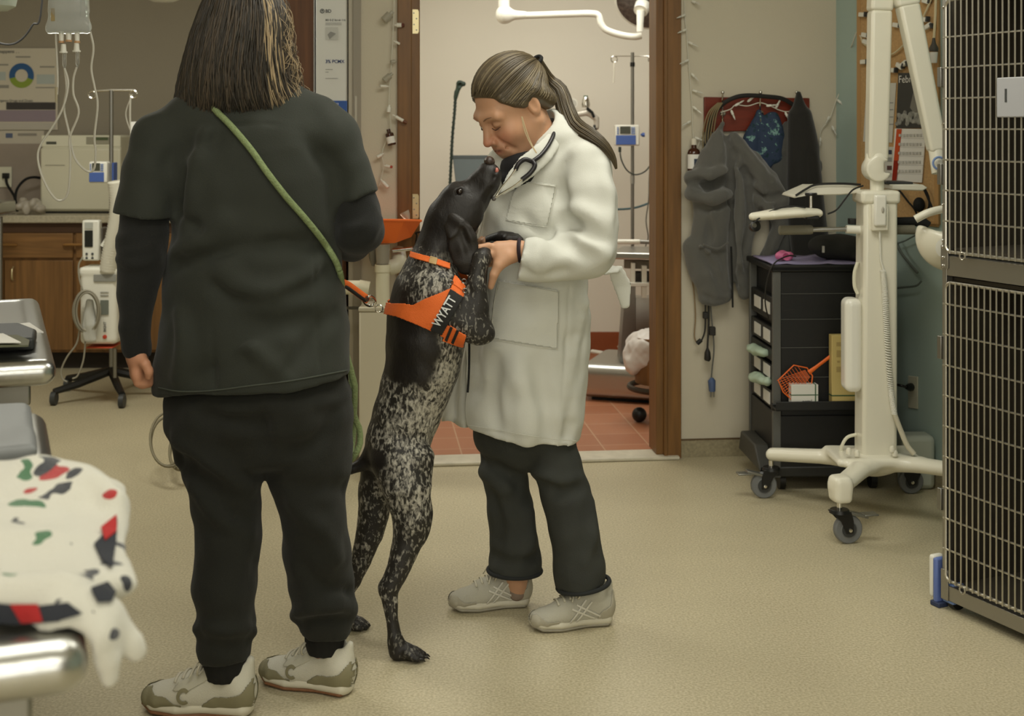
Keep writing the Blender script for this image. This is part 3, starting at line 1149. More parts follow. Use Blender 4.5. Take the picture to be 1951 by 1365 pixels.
def exam_table(near, label, length=1.12, width=.56, h=.86):
    """near: right near corner on the floor plan; the table runs along ROWD and to the left"""
    a = Vector((near[0], near[1], 0))
    t = thing('examination_table', label, 'table', a + ROWD * length / 2 - ROWS * width / 2)
    s = SDF()
    R = Matrix((ROWS, ROWD, (0, 0, 1))).transposed()
    c = a + ROWD * length / 2 - ROWS * width / 2 + Vector((0, 0, h - .026))
    s.box(c, (width / 2, length / 2, .028), R=R, rnd=.027)
    s.box(c + Vector((0, 0, .037)), (width / 2 - .05, length / 2 - .05, .012), R=R, rnd=.008, k=.012, op='s')
    s.build('top', STEEL, t, h=.007, smooth_it=3)
    MB().box(c + Vector((0, 0, -.05)), (width - .1, length - .12, .05), R).build('apron', STEELD, t, bevel=.005)
    MB().box(a + ROWD * length * .5 - ROWS * width * .5 + Vector((0, 0, .40)), (width - .22, length - .5, .78), R).build('cabinet', mat('grey_green_panel', (92, 94, 84), .6), t, bevel=.008)
    for (u, v) in ((.14, .1), (.14, length - .1), (width - .14, .1), (width - .14, length - .1)):
        q = a + ROWD * v - ROWS * u
        MB().box(q + Vector((0, 0, .39)), (.09, .05, .78), R).build('leg', WOODD, t, bevel=.004)
    return t


exam_table((-.40, 1.27), 'steel examination table in the near left corner under the patterned blanket')
exam_table((-.952, 2.80), 'steel examination table behind the blanket one with papers on top')
# things on the far table
zt = 2.98
def on_table(x, y, up=0.0):
    return P(x, y, FPX * (EYE - .861 - up) / (y - CY)) 
pa = MB().prism([on_table(-60, 628), on_table(56, 617), on_table(83, 635), on_table(-60, 642)], (0, 0, .003))
tag(pa.build('paper_sheet', PAPER, smooth=0), 'white sheet lying flat on the far steel table', 'paper')
t = thing('tablet_case', 'black rugged tablet case lying on the far steel table', 'tablet', on_table(10, 665))
q = [on_table(-80, 672), on_table(66, 668), on_table(70, 650), on_table(38, 637), on_table(-80, 641)]
MB().prism(q, (0, 0, .028)).build('case', mat('black_rubber', (44, 46, 44), .5), t, bevel=.008, seg=3)
i2 = [on_table(-70, 664, .027), on_table(54, 661, .027), on_table(56, 651, .027), on_table(33, 641, .027), on_table(-70, 645, .027)]
MB().prism(i2, (0, 0, .0035)).build('screen', mat('dull_screen', (104, 106, 84), .25), t, smooth=0)
pa = MB().prism([on_table(-60, 640, .034), on_table(6, 637, .034), on_table(40, 654, .034), on_table(-60, 655, .034)], (0, 0, .002))
tag(pa.build('paper_sheet', PAPER, smooth=0), 'white sheet resting on top of the black tablet case', 'paper')
# grey towel on the near table (far end)
s = SDF()
R = Matrix((ROWS, ROWD, (0, 0, 1))).transposed()
c0 = Vector((-.40, 1.27, 0)) + ROWD * .92 - ROWS * .27 + Vector((0, 0, .8725))
s.box(c0, (.245, .17, .012), R=R, rnd=.011)
s.wob(lambda X, Y, Z: .003 * _noise3(X * 14, Y * 14, Z * 14, 11))
tag(s.build('steel_mat', mat('grey_pad', (122, 124, 124), .5), h=.007), 'grey pad on the far end of the blanket table', 'pad')

# ------------------------------------------------------------------ patterned fleece blanket heaped on the near table
def blanket_mat():
    m = mat('patterned_fleece', (206, 203, 190), .95, sheen=.4)
    nt = m.node_tree
    b = nt.nodes['Principled BSDF']
    L = nt.links.new
    tc = nt.nodes.new('ShaderNodeTexCoord')
    dn_ = nt.nodes.new('ShaderNodeTexNoise')
    dn_.inputs['Scale'].default_value = 16
    L(tc.outputs['Object'], dn_.inputs['Vector'])
    ad = nt.nodes.new('ShaderNodeVectorMath')
    ad.operation = 'MULTIPLY_ADD'
    L(dn_.outputs['Color'], ad.inputs[0])
    ad.inputs[1].default_value = (.09, .09, .09)
    L(tc.outputs['Object'], ad.inputs[2])
    vo = nt.nodes.new('ShaderNodeTexVoronoi')
    vo.inputs['Scale'].default_value = 22
    vo.inputs['Randomness'].default_value = 1.0
    L(ad.outputs[0], vo.inputs['Vector'])
    lt = nt.nodes.new('ShaderNodeMath')
    lt.operation = 'LESS_THAN'
    lt.inputs[1].default_value = .34
    L(vo.outputs['Distance'], lt.inputs[0])
    sp_ = nt.nodes.new('ShaderNodeSeparateColor')
    L(vo.outputs['Color'], sp_.inputs[0])
    r = nt.nodes.new('ShaderNodeValToRGB')
    r.color_ramp.interpolation = 'CONSTANT'
    r.color_ramp.elements[0].color = lin((206, 203, 190))
    r.color_ramp.elements[1].position = .34
    r.color_ramp.elements[1].color = lin((46, 48, 54))
    for p_, c in ((.70, (168, 40, 40)), (.88, (60, 108, 70))):
        e = r.color_ramp.elements.new(p_)
        e.color = lin(c)
    L(sp_.outputs[0], r.inputs['Fac'])
    mx = nt.nodes.new('ShaderNodeMix')
    mx.data_type = 'RGBA'
    mx.inputs['A'].default_value = lin((206, 203, 190))
    L(lt.outputs[0], mx.inputs['Factor'])
    L(r.outputs['Color'], mx.inputs['B'])
    L(mx.outputs['Result'], b.inputs['Base Color'])
    nz = nt.nodes.new('ShaderNodeTexNoise')
    nz.inputs['Scale'].default_value = 500
    L(tc.outputs['Object'], nz.inputs['Vector'])
    bp = nt.nodes.new('ShaderNodeBump')
    bp.inputs['Strength'].default_value = .5
    bp.inputs['Distance'].default_value = .004
    L(nz.outputs['Fac'], bp.inputs['Height'])
    L(bp.outputs[0], b.inputs['Normal'])
    return m


S = SDF()
S.chain([(Vector((-.655, 1.66, .885)), .17, .038), (Vector((-.630, 1.56, .880)), .172, .042), (Vector((-.590, 1.44, .874)), .168, .034), (Vector((-.545, 1.335, .868)), .165, .024)], k=.03)
S.chain([(P(-100, 965, 1.64), .040), (P(60, 958, 1.63), .036), (P(150, 960, 1.62), .030)], k=.06)
S.chain([(P(-150, 1165, 1.33), .030), (P(110, 1152, 1.335), .034), (P(190, 1190, 1.335), .027), (P(250, 1226, 1.34), .014), (P(258, 1238, 1.34), .012)], k=.025)
S.chain([(P(120, 1190, 1.31), .022), (P(180, 1225, 1.305), .019), (P(203, 1262, 1.305), .013), (P(207, 1292, 1.305), .010)], k=.02)
S.chain([(P(140, 938, 1.63), .018), (P(190, 930, 1.61), .016), (P(214, 955, 1.59), .015), (P(216, 1005, 1.57), .012), (P(200, 1060, 1.54), .014)], k=.014)
S.chain([(P(20, 948, 1.64), .02), (P(90, 926, 1.64), .022), (P(150, 926, 1.63), .02)], k=.03)
for pts, r, op, hg in (([(172, 925), (160, 960), (156, 1010), (168, 1058), (200, 1090)], .012, 's', .014), ([(196, 960), (184, 1000), (178, 1040)], .016, 's', .02), ([(-10, 1186), (60, 1192), (130, 1176), (170, 1180)], .010, 's', .014),
                       ([(30, 985), (70, 960), (120, 955)], .014, 's', .008), ([(60, 1080), (130, 1075), (200, 1110)], .014, 's', .010), ([(-10, 1120), (80, 1128), (160, 1150)], .012, 'u', .008), ([(150, 1210), (190, 1216), (240, 1240)], .006, 's', .008)):
    fold(S, pts, r, op, 0, .02, hg)
S.wob(lambda X, Y, Z: .005 * _noise3(X * 22, Y * 22, Z * 22, 121))
R_ = Matrix((ROWS, ROWD, (0, 0, 1))).transposed()
S.box(Vector((-.40, 1.27, 0)) + ROWD * .56 - ROWS * .28 + Vector((0, 0, .834)), (.283, .563, .0315), R=R_, rnd=.027, k=.004, op='s')
BLANKET = S
bl_ = S.build('fleece_blanket', blanket_mat(), h=.0045)
tag(bl_, 'cream fleece blanket with red, green and charcoal motifs heaped on the nearest table', 'blanket')

# ------------------------------------------------------------------ pier left of the doorway
t = thing('tall_cabinet', 'tall dark walnut cabinet left of the doorway behind the woman in black', 'cabinet', (-.78, 5.35, 0))
MB().span((-.915, 5.31, .0), (-.66, 5.40, 2.2)).build('body', WOODD, t, smooth=0)
MB().span((-.912, 5.292, .05), (-.664, 5.31, 2.19)).build('door', WOODD, t, bevel=.003)
t = thing('brush_carton', 'tall white carton of scrub brushes with blue band on dark cabinet', 'carton', P(631, 250, 5.25))
MB().span(P(602, 300, 5.25), P(662, -40, 5.291)).build('carton', mat('white_card', (212, 212, 206), .6), t, bevel=.002)
MB().span(P(597.5, 300, 5.255), P(602, -40, 5.291)).build('side_flap', mat('grey_card', (170, 170, 168), .7), t, smooth=0)
MB().span(P(602.5, 215, 5.2485), P(661.5, 192, 5.2498)).build('band', mat('blue_band', (46, 84, 156), .5), t, smooth=0)
ZB = 5.2484
text_obj('heading', 'BD', INK, P(620, 24, ZB), (1, 0, 0), (0, 0, 1), .0125, t, bold=.02)
mb = MB().ring(P(614, 21, ZB), .0075, .0016, (0, 1, 0), 20, 5)
mb.cyl(P(614, 20.5, ZB - .001), P(614, 20.5, ZB), .003, n=10)
mb.build('emblem', INK, t)
text_obj('lettering', 'BD E-Z Scrub 116', INK, P(620, 40, ZB), (1, 0, 0), (0, 0, 1), .0075, t, bold=.012)
for y in (43.5, 46.5):
    MB().span(P(620, y + 1, ZB - .0006), P(651, y, ZB)).build('text_line', mat('faint_ink', (150, 150, 146), .8), t, smooth=0)
mb = MB()
mb.span(P(620, 76, ZB - .0005), P(644, 52, ZB))
mb.build('picture_frame', mat('pale_grey_ink', (190, 190, 184), .8), t, smooth=0)
mb = MB().prism([P(624, 66, ZB - .001), P(630, 60, ZB - .001), P(640, 64, ZB - .001), P(628, 75, ZB - .001)], (0, -.0004, 0))
mb.build('picture', mat('mid_grey_ink', (142, 142, 138), .8), t, smooth=0)
text_obj('lettering', '3% PCMX', INKB, P(620, 120, ZB), (1, 0, 0), (0, 0, 1), .0125, t, bold=.02)
for (y, x1) in ((132, 634), (137, 626), (149, 644)):
    MB().span(P(620, y + 1, ZB - .0006), P(x1, y, ZB)).build('text_line', mat('faint_ink', (150, 150, 146), .8), t, smooth=0)
text_obj('lettering', 'REF 371163', PAPER, P(620, 200, ZB - .0006), (1, 0, 0), (0, 0, 1), .0075, t, bold=.012)
MB().span(P(620, 206, ZB - .0012), P(642, 205, ZB - .0006)).build('text_line', PAPER, t, smooth=0)
# light switch plate edge on the pier
t = thing('wall_latch_plate', 'narrow metal strike plate on the grey edge of the pier', 'plate', WP(678, 235, .013))
MB().prism([WP(676, 235, .012), WP(680, 235, .012), WP(680, 183, .012), WP(676, 183, .012)], WN * .003).build('plate', mat('dull_plate', (162, 156, 140), .4, metal=.4), t, smooth=0)


# ------------------------------------------------------------------ string of lights helper
BULB = mat('unlit_bulb', (226, 224, 212), .25, trans=.25)
WIRE = mat('white_wire', (210, 206, 190), .5)


def light_string(label, pts, bulbs, group=None, r=.0022, socket=.0055, blen=.03):
    """pts place points of the wire; bulbs: (point, direction)"""
    t = thing('string_lights', label, 'fairy lights', pts[0])
    if group:
        t['group'] = group
    MB().tube(bez(pts, 10 * len(pts)), r, 6).build('wire', WIRE, t)
    for (p, d) in bulbs:
        d = Vector(d).normalized()
        b = MB().tube([p, p + d * .006, p + d * .020], [socket * .5, socket, socket * .9], 8).build('socket', WHITE, t)
        MB().tube([p + d * .020, p + d * (.020 + blen * .5), p + d * (.02 + blen)], [socket * .6, socket * .72, .0012], 8).build('bulb', BULB, b)
    return t


# garland of vials on the pier
pts = [WP(x, y, .02) for (x, y) in ((752, -20), (750, 30), (748, 80), (745, 130), (742, 170), (741, 205), (744, 245), (728, 290), (731, 315), (726, 340), (722, 355))]
gar = thing('vial_garland', 'white wire garland of small vials and syringes beside the left door post', 'garland', WP(745, 130, .02))
MB().tube(bez(pts, 90), .0022, 6).build('wire', WIRE, gar)
CLV = mat('clear_vial', (206, 202, 186), .15, trans=.55)
for (x0, y0, x1, y1, r, m_, nm) in ((748, 22, 731, 40, .016, CLV, 'vial'), (748, 140, 731, 154, .012, CLV, 'vial'), (741, 165, 724, 164, .006, WHITE, 'syringe'),
                                   (752, 48, 766, 48, .009, WHITE, 'syringe'), (750, 78, 762, 84, .005, WHITE, 'bulb'), (755, 117, 744, 118, .008, CLV, 'vial'),
                                   (742, 200, 740, 215, .009, WHITE, 'bulb'), (748, 219, 769, 231, .007, WHITE, 'syringe'), (731, 293, 718, 300, .007, WHITE, 'bulb'),
                                   (732, 316, 744, 318, .006, WHITE, 'syringe'), (725, 342, 740, 358, .008, WHITE, 'bulb')):
    a, b = WP(x0, y0, .028), WP(x1, y1, .034)
    d = (b - a)
    mb = MB().tube([a, a + d * .25, a + d * .3, a + d * .95, b], [r * .45, r * .5, r, r, r * .6], 12)
    o = mb.build(nm, m_, gar)
    if nm == 'syringe':
        tip = {766: ORANGE if False else mat('dark_red_cap', (92, 44, 34), .5), 744: mat('red_cap', (176, 70, 50), .5), 769: mat('brown_cap', (110, 70, 48), .5)}.get(x1)
        if tip:
            MB().tube([b - d * .12, b + d * .3], [r * .9, r * .8], 10).build('cap', tip, o)
a, b = WP(741, 252, .03), WP(747, 277, .034)
d = (b - a).normalized()
vb = MB().tube([a - d * .012, a - d * .002, a, a + d * .006, b - d * .003, b], [.008, .008, .008, .0165, .0165, .014], 16).build('amber_vial', mat('amber_glass', (64, 30, 14), .1, coat=.5), gar)
L = (b - a).length
MB().tube([a + d * L * .35, a + d * L * .85], [.0169, .0169], 16, cap=False).build('label', PAPER, vb)

# ------------------------------------------------------------------ pipework by the pier with the orange tray
PVC = mat('cream_pvc', (216, 210, 184), .35)
zq = 5.10
t = thing('pipe_stand', 'cream plastic pipe with tee and clear jar below the orange tray', 'pipe', P(729, 586, zq))
MB().cyl(P(729, 585.9, zq), P(729, 508, zq), .0265).build('upright_pipe', PVC, t)
MB().cyl(P(729, 518, zq), P(729, 504, zq), .030).build('collar', PVC, t)
MB().tube(bez([P(729, 512, zq + .03), P(752, 508, zq + .03), P(760, 500, zq + .05), P(758, 480, zq + .1)], 14), [.026] * 13 if False else .03, 16).build('elbow', mat('cream_pvc_grey', (196, 190, 168), .4), t)
MB().cyl(P(640, 548, zq + .02), P(690, 548, zq + .02), .027).build('cross_pipe', PVC, t)
MB().cyl(P(684, 548, zq + .02), P(704, 551, zq + .02), .030, .029).build('coupling', PVC, t)
MB().lathe(P(729, 503, zq), [(.024, 0), (.026, .02), (.0275, .06), (.028, .075)], n=20).build('jar', mat('smoky_clear', (196, 190, 174), .1, trans=.6), t)
MB().lathe(P(711, 507, zq + .03), [(.006, 0), (.016, .03), (.02, .08)], n=16).build('funnel_shade', mat('smoky_grey', (128, 122, 108), .3, trans=.3), t)
MB().cyl(P(748, 478, zq + .03), P(786, 474, zq + .03), .0075).build('rail', CHROME, t)
MB().span(P(650, 590, zq + .02), P(702, 584, zq + .04)).build('bracket', mat('dark_steel', (92, 88, 76), .4, metal=.7), t, smooth=0)
bx_ = thing('cream_bin', 'cream lidded bin standing below the pipe between the woman in black and the dog', 'bin', (P(722, 0, 5.1).x, 5.1, 0))
MB().span((P(684, 0, 5.06).x, 5.06, 0), (P(775, 0, 5.06).x, 5.24, P(0, 594, 5.06).z)).build('body', mat('cream_bin_enamel', (206, 198, 176), .45), bx_, bevel=.006)
MB().span((P(683, 0, 5.055).x, 5.055, P(0, 594, 5.06).z), (P(776, 0, 5.055).x, 5.245, P(0, 586, 5.06).z)).build('lid', mat('cream_bin_lid', (192, 184, 162), .45), bx_, bevel=.003)
t = thing('orange_tray', 'orange plastic tray behind the elbow of the woman in black', 'tray', P(745, 465, zq))
s_ = []
top = [P(640, 418, zq - .05), P(801, 420, zq - .05), P(803, 421, zq + .20), P(640, 419, zq + .20)]
bot = [P(655, 463, zq - .01), P(746, 463, zq - .01), P(784, 449, zq + .04), P(784, 449, zq + .15), P(655, 463, zq + .15)]
outer = [P(640, 419, zq - .05), P(802, 421, zq - .05), P(802, 421, zq + .20), P(640, 419, zq + .20)]
low = [P(655, 464, zq), P(752, 463, zq), P(783, 451, zq + .03), P(783, 451, zq + .14), P(752, 463, zq + .16), P(655, 464, zq + .16)]
up = [outer[0], P(770, 420, zq - .05), outer[1], outer[2], P(770, 420, zq + .2), outer[3]]
mb = MB()
mb.add(up + low, [(i, (i + 1) % 6, 6 + (i + 1) % 6, 6 + i) for i in range(6)] + [(11, 10, 9, 8, 7, 6)])
mb.build('pan', ORANGE, t, smooth=0, solid=.004, bevel=.004)
MB().tube(up + [up[0]], .005, 6, cap=False).build('rim', ORANGE, t)
t = thing('clear_funnel', 'small clear funnel standing on the rim of the orange tray', 'funnel', P(778, 419, zq))
R0 = P(762, 406, zq)
MB().tube([P(770, 404, zq), P(774, 412, zq), P(779, 419, zq), P(781, 424, zq)], [.019, .016, .004, .003], 16).build('cone', CLV, t)

# dark cable hanging by the vet: stand with black frame near the post
cd = MB().tube(bez([WP(853, 437, .05), WP(797, 443, .03), WP(794, 450, .03), WP(790, 478, .012)], 24), .0035)
tag(cd.build('dark_hook_wire', BLACKM), 'thin black hooked wire between the door post and the dog', 'wire')

# ------------------------------------------------------------------ surgery room
zs = 7.0
# lamp arm and head
t = thing('surgery_lamp', 'white surgical lamp with dark lens disc on a curved arm', 'lamp', P(964, 25, zs))
MB().cyl(P(960, -380 if False else 20, zs), Vector((P(960, 0, zs).x, zs, CEIL)), .03).build('drop_tube', WHITEG, t)
s = SDF()
s.ell(P(961, 28, zs), (.047, .047, .05))
s.chain([(P(970, 29, zs), .028), (P(1000, 29, zs), .021)], k=.02)
s.build('knuckle', WHITEG, t, h=.006)
MB().tube(bez(pp([(975, 30), (1020, 29), (1080, 27), (1126, 26), (1140, 30), (1145, 45), (1155, 57), (1180, 66), (1206, 70), (1222, 68)], zs), 60), .0185, 14).build('arm', WHITEG, t)
ax = Vector((-.36, -.66, -.66)).normalized()
c = P(1226, 10, zs - .02)
MB().lathe(c - ax * .07, [(.05, -.03), (.13, -.01), (.158, .04), (.16, .07), (.146, .074)], ax, 40).build('lamp_head', WHITEG, t)
MB().lathe(c - ax * .0, [(.146, -.002), (.146, .004), (.0, .0045)], ax, 40).build('lens', mat('dark_lens', (86, 76, 70), .25, bump=.5, bscale=60, var=.4, vscale=40), t)
hd = MB().cyl(c + ax * .002, c + ax * .05, .045, .038)
hd.tube([c + ax * .05, c + ax * .06 + Vector((0, 0, -.06)), c + ax * .06 + Vector((0, 0, -.10))], [.022, .018, .018], 12)
hd.build('handle', WHITEG, t)

# drip pole of the surgery
zi = 7.3
x0 = P(1205, 0, zi).x
t = thing('surgery_drip_pole', 'slim steel drip pole with blue pump standing in the surgery', 'drip stand', (x0, zi, 0))
MB().cyl((x0, zi, .06), P(1205, 100, zi), .0095).build('pole', STEELD, t)
MB().cyl(P(1205, 127, zi), P(1205, 119, zi), .013).build('collar', BLACK, t)
mb = MB().tube(pp([(1172, 107), (1205, 107), (1240, 107)], zi), .003)
mb.ring(P(1170, 113, zi), .017, .0035, (0, 1, 0), 18)
mb.ring(P(1241, 113, zi), .017, .0035, (0, 1, 0), 18)
mb.build('crossbar', CHROME, t)
MB().tube(pp([(1170, 119), (1170, 140), (1169, 158)], zi), .004).build('tag_line', mat('white_line', (226, 222, 206), .4), t)
pump(t, 1172, 238, 1219, 278, zi - .05)
MB().lathe(P(1224, 257, zi - .02), [(.004, -.01), (.012, 0), (.012, .012)], (1, 0, 0), 12).build('pump_knob', BLUE, t)
MB().cyl(P(1205, 350, zi), P(1205, 335, zi), .0125).build('clamp', STEEL, t)
mb = MB()
for (x, y) in ((1128, 690), (1252, 690), (1180, 662), (1240, 664)):
    q = P(x, y, min(gz(y), 7.85))
    q.z = .06
    mb.tube([(x0, zi, .09), q], .012, 8)
mb.build('base', WHITE, t)
for (x, y) in ((1128, 690),):
    q = P(x, y, 7.25)
    q.z = .031
    MB().ring(q, .022, .009, (.4, -1, 0), 20).build('caster', BLACK, t)
cd = MB()
cd.tube(bez(pp([(1241, 115), (1240, 150), (1244, 210), (1246, 250), (1240, 300), (1237, 340), (1236, 380), (1231, 420), (1235, 452), (1230, 470), (1231, 486)], zi - .05), 60), .0035)
cd.tube(bez(pp([(1241, 115), (1243, 160), (1239, 220), (1238, 262), (1244, 300), (1246, 260)], zi - .03), 40), .0035)
tag(cd.build('monitor_leads', mat('dark_grey_lead', (96, 92, 82), .6)), 'dark leads hanging from the right hook of the surgery drip pole', 'cable')
cd = MB()
cd.cyl(P(1181, 290, zi - .07), P(1181, 280, zi - .07), .008)
cd.tube(bez(pp([(1181, 286), (1184, 305), (1195, 325), (1211, 333), (1230, 326), (1244, 306), (1250, 290)], zi - .07), 40), .0038)
tag(cd.build('pump_lead', mat('black_green_lead', (40, 48, 40), .5)), 'dark green lead looping from the blue pump in the surgery', 'cable')
cd = MB().tube(bez(pp([(1130, 396), (1170, 399), (1210, 396), (1248, 382), (1290, 360)], 7.6), 30), .006)
tag(cd.build('teal_hose', mat('teal_hose', (70, 104, 112), .5)), 'teal hose curving across the surgery wall behind the vet', 'hose')
# gas flowmeter behind the ponytail
zf = 7.6
t = thing('gas_machine', 'white and chrome gas machine top with gauge behind the ponytail', 'machine', P(1118, 260, zf))
MB().lathe(P(1091, 197, zf), [(.0, -.0), (.028, .0), (.03, .01), (.028, .03)], (0, -1, 0), 24).build('gauge', WHITE, t)
MB().lathe(P(1091, 197, zf - .031), [(.0, 0), (.021, 0), (.021, .002)], (0, -1, 0), 24).build('dial', mat('dial_face', (190, 188, 178), .4), t)
MB().lathe(P(1116, 205, zf), [(.022, 0), (.026, .02), (.018, .05), (.014, .06)], n=16).build('absorber', CHROME, t)
MB().lathe(P(1116, 187, zf), [(.012, 0), (.012, .014)], n=12).build('cap', mat('green_cap', (36, 92, 62), .5), t)
s = SDF()
s.chain([(P(1098, 218, zf), .018), (P(1120, 214, zf), .02), (P(1136, 226, zf), .018), (P(1137, 243, zf), .015)], k=.01)
s.build('manifold', mat('pale_manifold', (206, 200, 188), .3, metal=.3), t, h=.006)
MB().tube(pp([(1118, 206), (1128, 214), (1132, 224)], zf - .03), .008).build('hose', BLACKM, t)
MB().cyl(P(1135, 246, zf), P(1135, 238, zf), .014).build('fitting', DGREY, t)
MB().tube(pp([(1060, 420), (1062, 330), (1090, 262), (1137, 244)], zf), .012).build('post', STEELD, t)
MB().lathe((P(1060, 0, zf).x, zf, 0), [(.13, 0), (.13, .05), (.03, .08), (.02, .85)], n=24).build('base', WHITE, t)
# steel operating table
zo = 6.6
t = thing('operating_table', 'steel operating table with a column behind the vet in the surgery', 'table', (P(1260, 0, zo).x, zo, 0))
RT = Matrix.Rotation(math.radians(-14), 3, 'Z')
ctr = P(1290, 484, zo + .1)
MB().box(ctr, (.62, .36, .035), RT).build('top', STEEL, t, bevel=.008)
MB().box(ctr + Vector((0, 0, -.045)), (.5, .24, .045), RT).build('under_frame', mat('dull_steel', (120, 112, 98), .4, metal=.6), t, bevel=.005)  # under frame in a darker, warmer steel than the top
MB().cyl(P(1150, 461, zo - .1), P(1219, 461, zo - .1), .012).build('bed_rail', WHITEG, t)
MB().cyl(P(1219, 461, zo - .1), P(1300, 465, zo - .1), .010).build('rail_end', STEELD, t)
mb = MB()
mb.span(P(1203, 545, zo - .02), P(1209, 500, zo + .02))
mb.span(P(1223, 568, zo - .02), P(1231, 505, zo + .02))
mb.span(P(1188, 546, zo - .03), P(1275, 537, zo + .02))
mb.build('tilt_bracket', WHITE, t, bevel=.002)
MB().span(P(1206, 540, zo + .03), P(1275, 516, zo + .12)).build('motor', mat('dark_motor', (52, 46, 36), .5), t, bevel=.005)
mb = MB()
b0, b1 = P(1181, 690, zo + .05), P(1211, 690, zo + .05)
t0, t1 = P(1192, 545, zo + .02), P(1211, 545, zo + .02)
mb.prism([b0, b1, t1, t0], (0, .16, 0))
mb.build('column_side', STEELD, t, smooth=0)
MB().prism([b1 + Vector((.001, .0, 0)), P(1280, 690, zo + .05), P(1280, 568, zo + .05), P(1211.5, 568, zo + .05)], (0, .12, 0)).build('column', STEEL, t, smooth=0)
s = SDF()
q0 = P(1245, 0, 6.55)
s.box((q0.x + .05, 6.72, .10), (.36, .25, .085), R=Matrix.Rotation(math.radians(-18), 3, 'Z'), rnd=.05)
s.build('base', STEEL, t, h=.008, smooth_it=3)
MB().box((q0.x + .05, 6.72, .012), (.60, .40, .022), Matrix.Rotation(math.radians(-18), 3, 'Z')).build('plinth', BLACKM, t)
# trolley with bag just inside the right jamb
zt2 = 6.15
t = thing('bin_trolley', 'brown bin on a wheeled ring base at the right door post', 'bin', (P(1262, 0, zt2).x, zt2, 0))
MB().cyl(P(1262, 728, zt2) , P(1262, 640, zt2), .125, .14, 28).build('bin', WOODC, t)
mb = MB().ring(P(1262, 737, zt2), .15, .014, (0, 0, 1), 36)
mb.build('ring_base', mat('dark_ring', (62, 54, 44), .4, metal=.5), t)
MB().cyl(P(1236, 735, zt2 - .08), P(1236, 702, zt2 - .08), .004).build('stay', CHROME, t)
for (x, dz) in ((1218, -.03), (1300, -.05), (1262, .13)):
    q = P(x, 757, zt2 + dz)
    MB().ball((q.x, zt2 + dz, .034), .034, 14).build('caster', BLACK, t)
s = SDF()
s.ell(P(1225, 672, zt2 - .02), (.085, .09, .085), k=.03)
s.ell(P(1240, 654, zt2 - .02), (.075, .1, .06), k=.03)
s.chain([(P(1222, 652, zt2 - .05), .02), (P(1216, 634, zt2 - .05), .009)], k=.02)
s.ell(P(1262, 655, zt2), (.14, .13, .06), k=.03)
s.ell(P(1210, 690, zt2 - .02), (.045, .06, .05), k=.03)
s.wob(lambda X, Y, Z: .012 * _noise3(X * 22, Y * 22, Z * 22, 8) + .006 * _noise3(X * 55, Y * 55, Z * 55, 9))
tag(s.build('white_bag', mat('white_bag_film', (232, 226, 220), .4, trans=.15), h=.008), 'white plastic bag slumped over the bin at the right door post', 'bag')
# green wrapped stand and grey screen behind the dog
zg = 7.4
t = thing('wrapped_stand', 'dark green cord-wrapped rod with a clamp tip behind the dog', 'stand', (P(860, 0, zg).x, zg, 0))
pts = bez(pp([(868, 182), (866, 215), (862, 260), (860, 300), (858, 340), (857, 372)], zg), 50)
mb = MB().tube(pts, .0075, 8)
for i in range(0, len(pts) - 3, 2):
    mb.tube([pts[i] + Vector((-.009, -.006, 0)), pts[i + 1] + Vector((.009, -.006, .002))], .0045, 6)
mb.build('wrapped_rod', mat('dark_green_cord', (34, 48, 40), .6), t)
s = SDF()
s.chain([(P(868, 186, zg), .012), (P(870, 176, zg), .014)], k=.008)
s.chain([(P(872, 172, zg), .012), (P(876, 160, zg), .02), (P(883, 160, zg), .014)], k=.01)
s.ell(P(877, 163, zg - .015), (.012, .012, .014), op='s', k=.006)
s.build('clamp_tip', mat('green_clamp', (44, 60, 50), .5), t, h=.004)
MB().cyl((P(857, 0, zg).x, zg, .02), P(857, 372, zg), .008).build('post', mat('dark_green_post', (34, 46, 40), .5), t)
MB().lathe((P(857, 0, zg).x, zg, 0), [(.18, 0), (.18, .015), (.02, .03)], n=24).build('foot', mat('dark_green_post', (34, 46, 40), .5), t)
zc = 7.5
t = thing('grey_screen', 'slate grey screen between the green stand and the white coat', 'screen', P(905, 380, zc))
MB().prism([P(862, 297, zc), P(980, 296, zc), P(980, 390, zc - .04), P(873, 390, zc - .04)], (0, .025, 0)).build('panel', mat('slate_panel', (96, 106, 108), .5), t, bevel=.004)
MB().span(P(862, 303, zc - .004), P(985, 296, zc + .03)).build('top_edge', mat('slate_edge', (82, 90, 92), .5), t, bevel=.002)
MB().cyl((P(905, 0, zc).x, zc + .06, 0), P(905, 388, zc + .04), .02).build('leg', STEELD, t)

# ------------------------------------------------------------------ teal wall helpers
def TP(px, py, off=0.0):
    u = (px - CX) / FPX
    W0 = CORNER + TN * off
    d = Vector((u, 1, -(py - CY) / FPX))
    t = W0.dot(TN) / (d.x * TN.x + d.y * TN.y)
    return Vector((0, 0, EYE)) + d * t


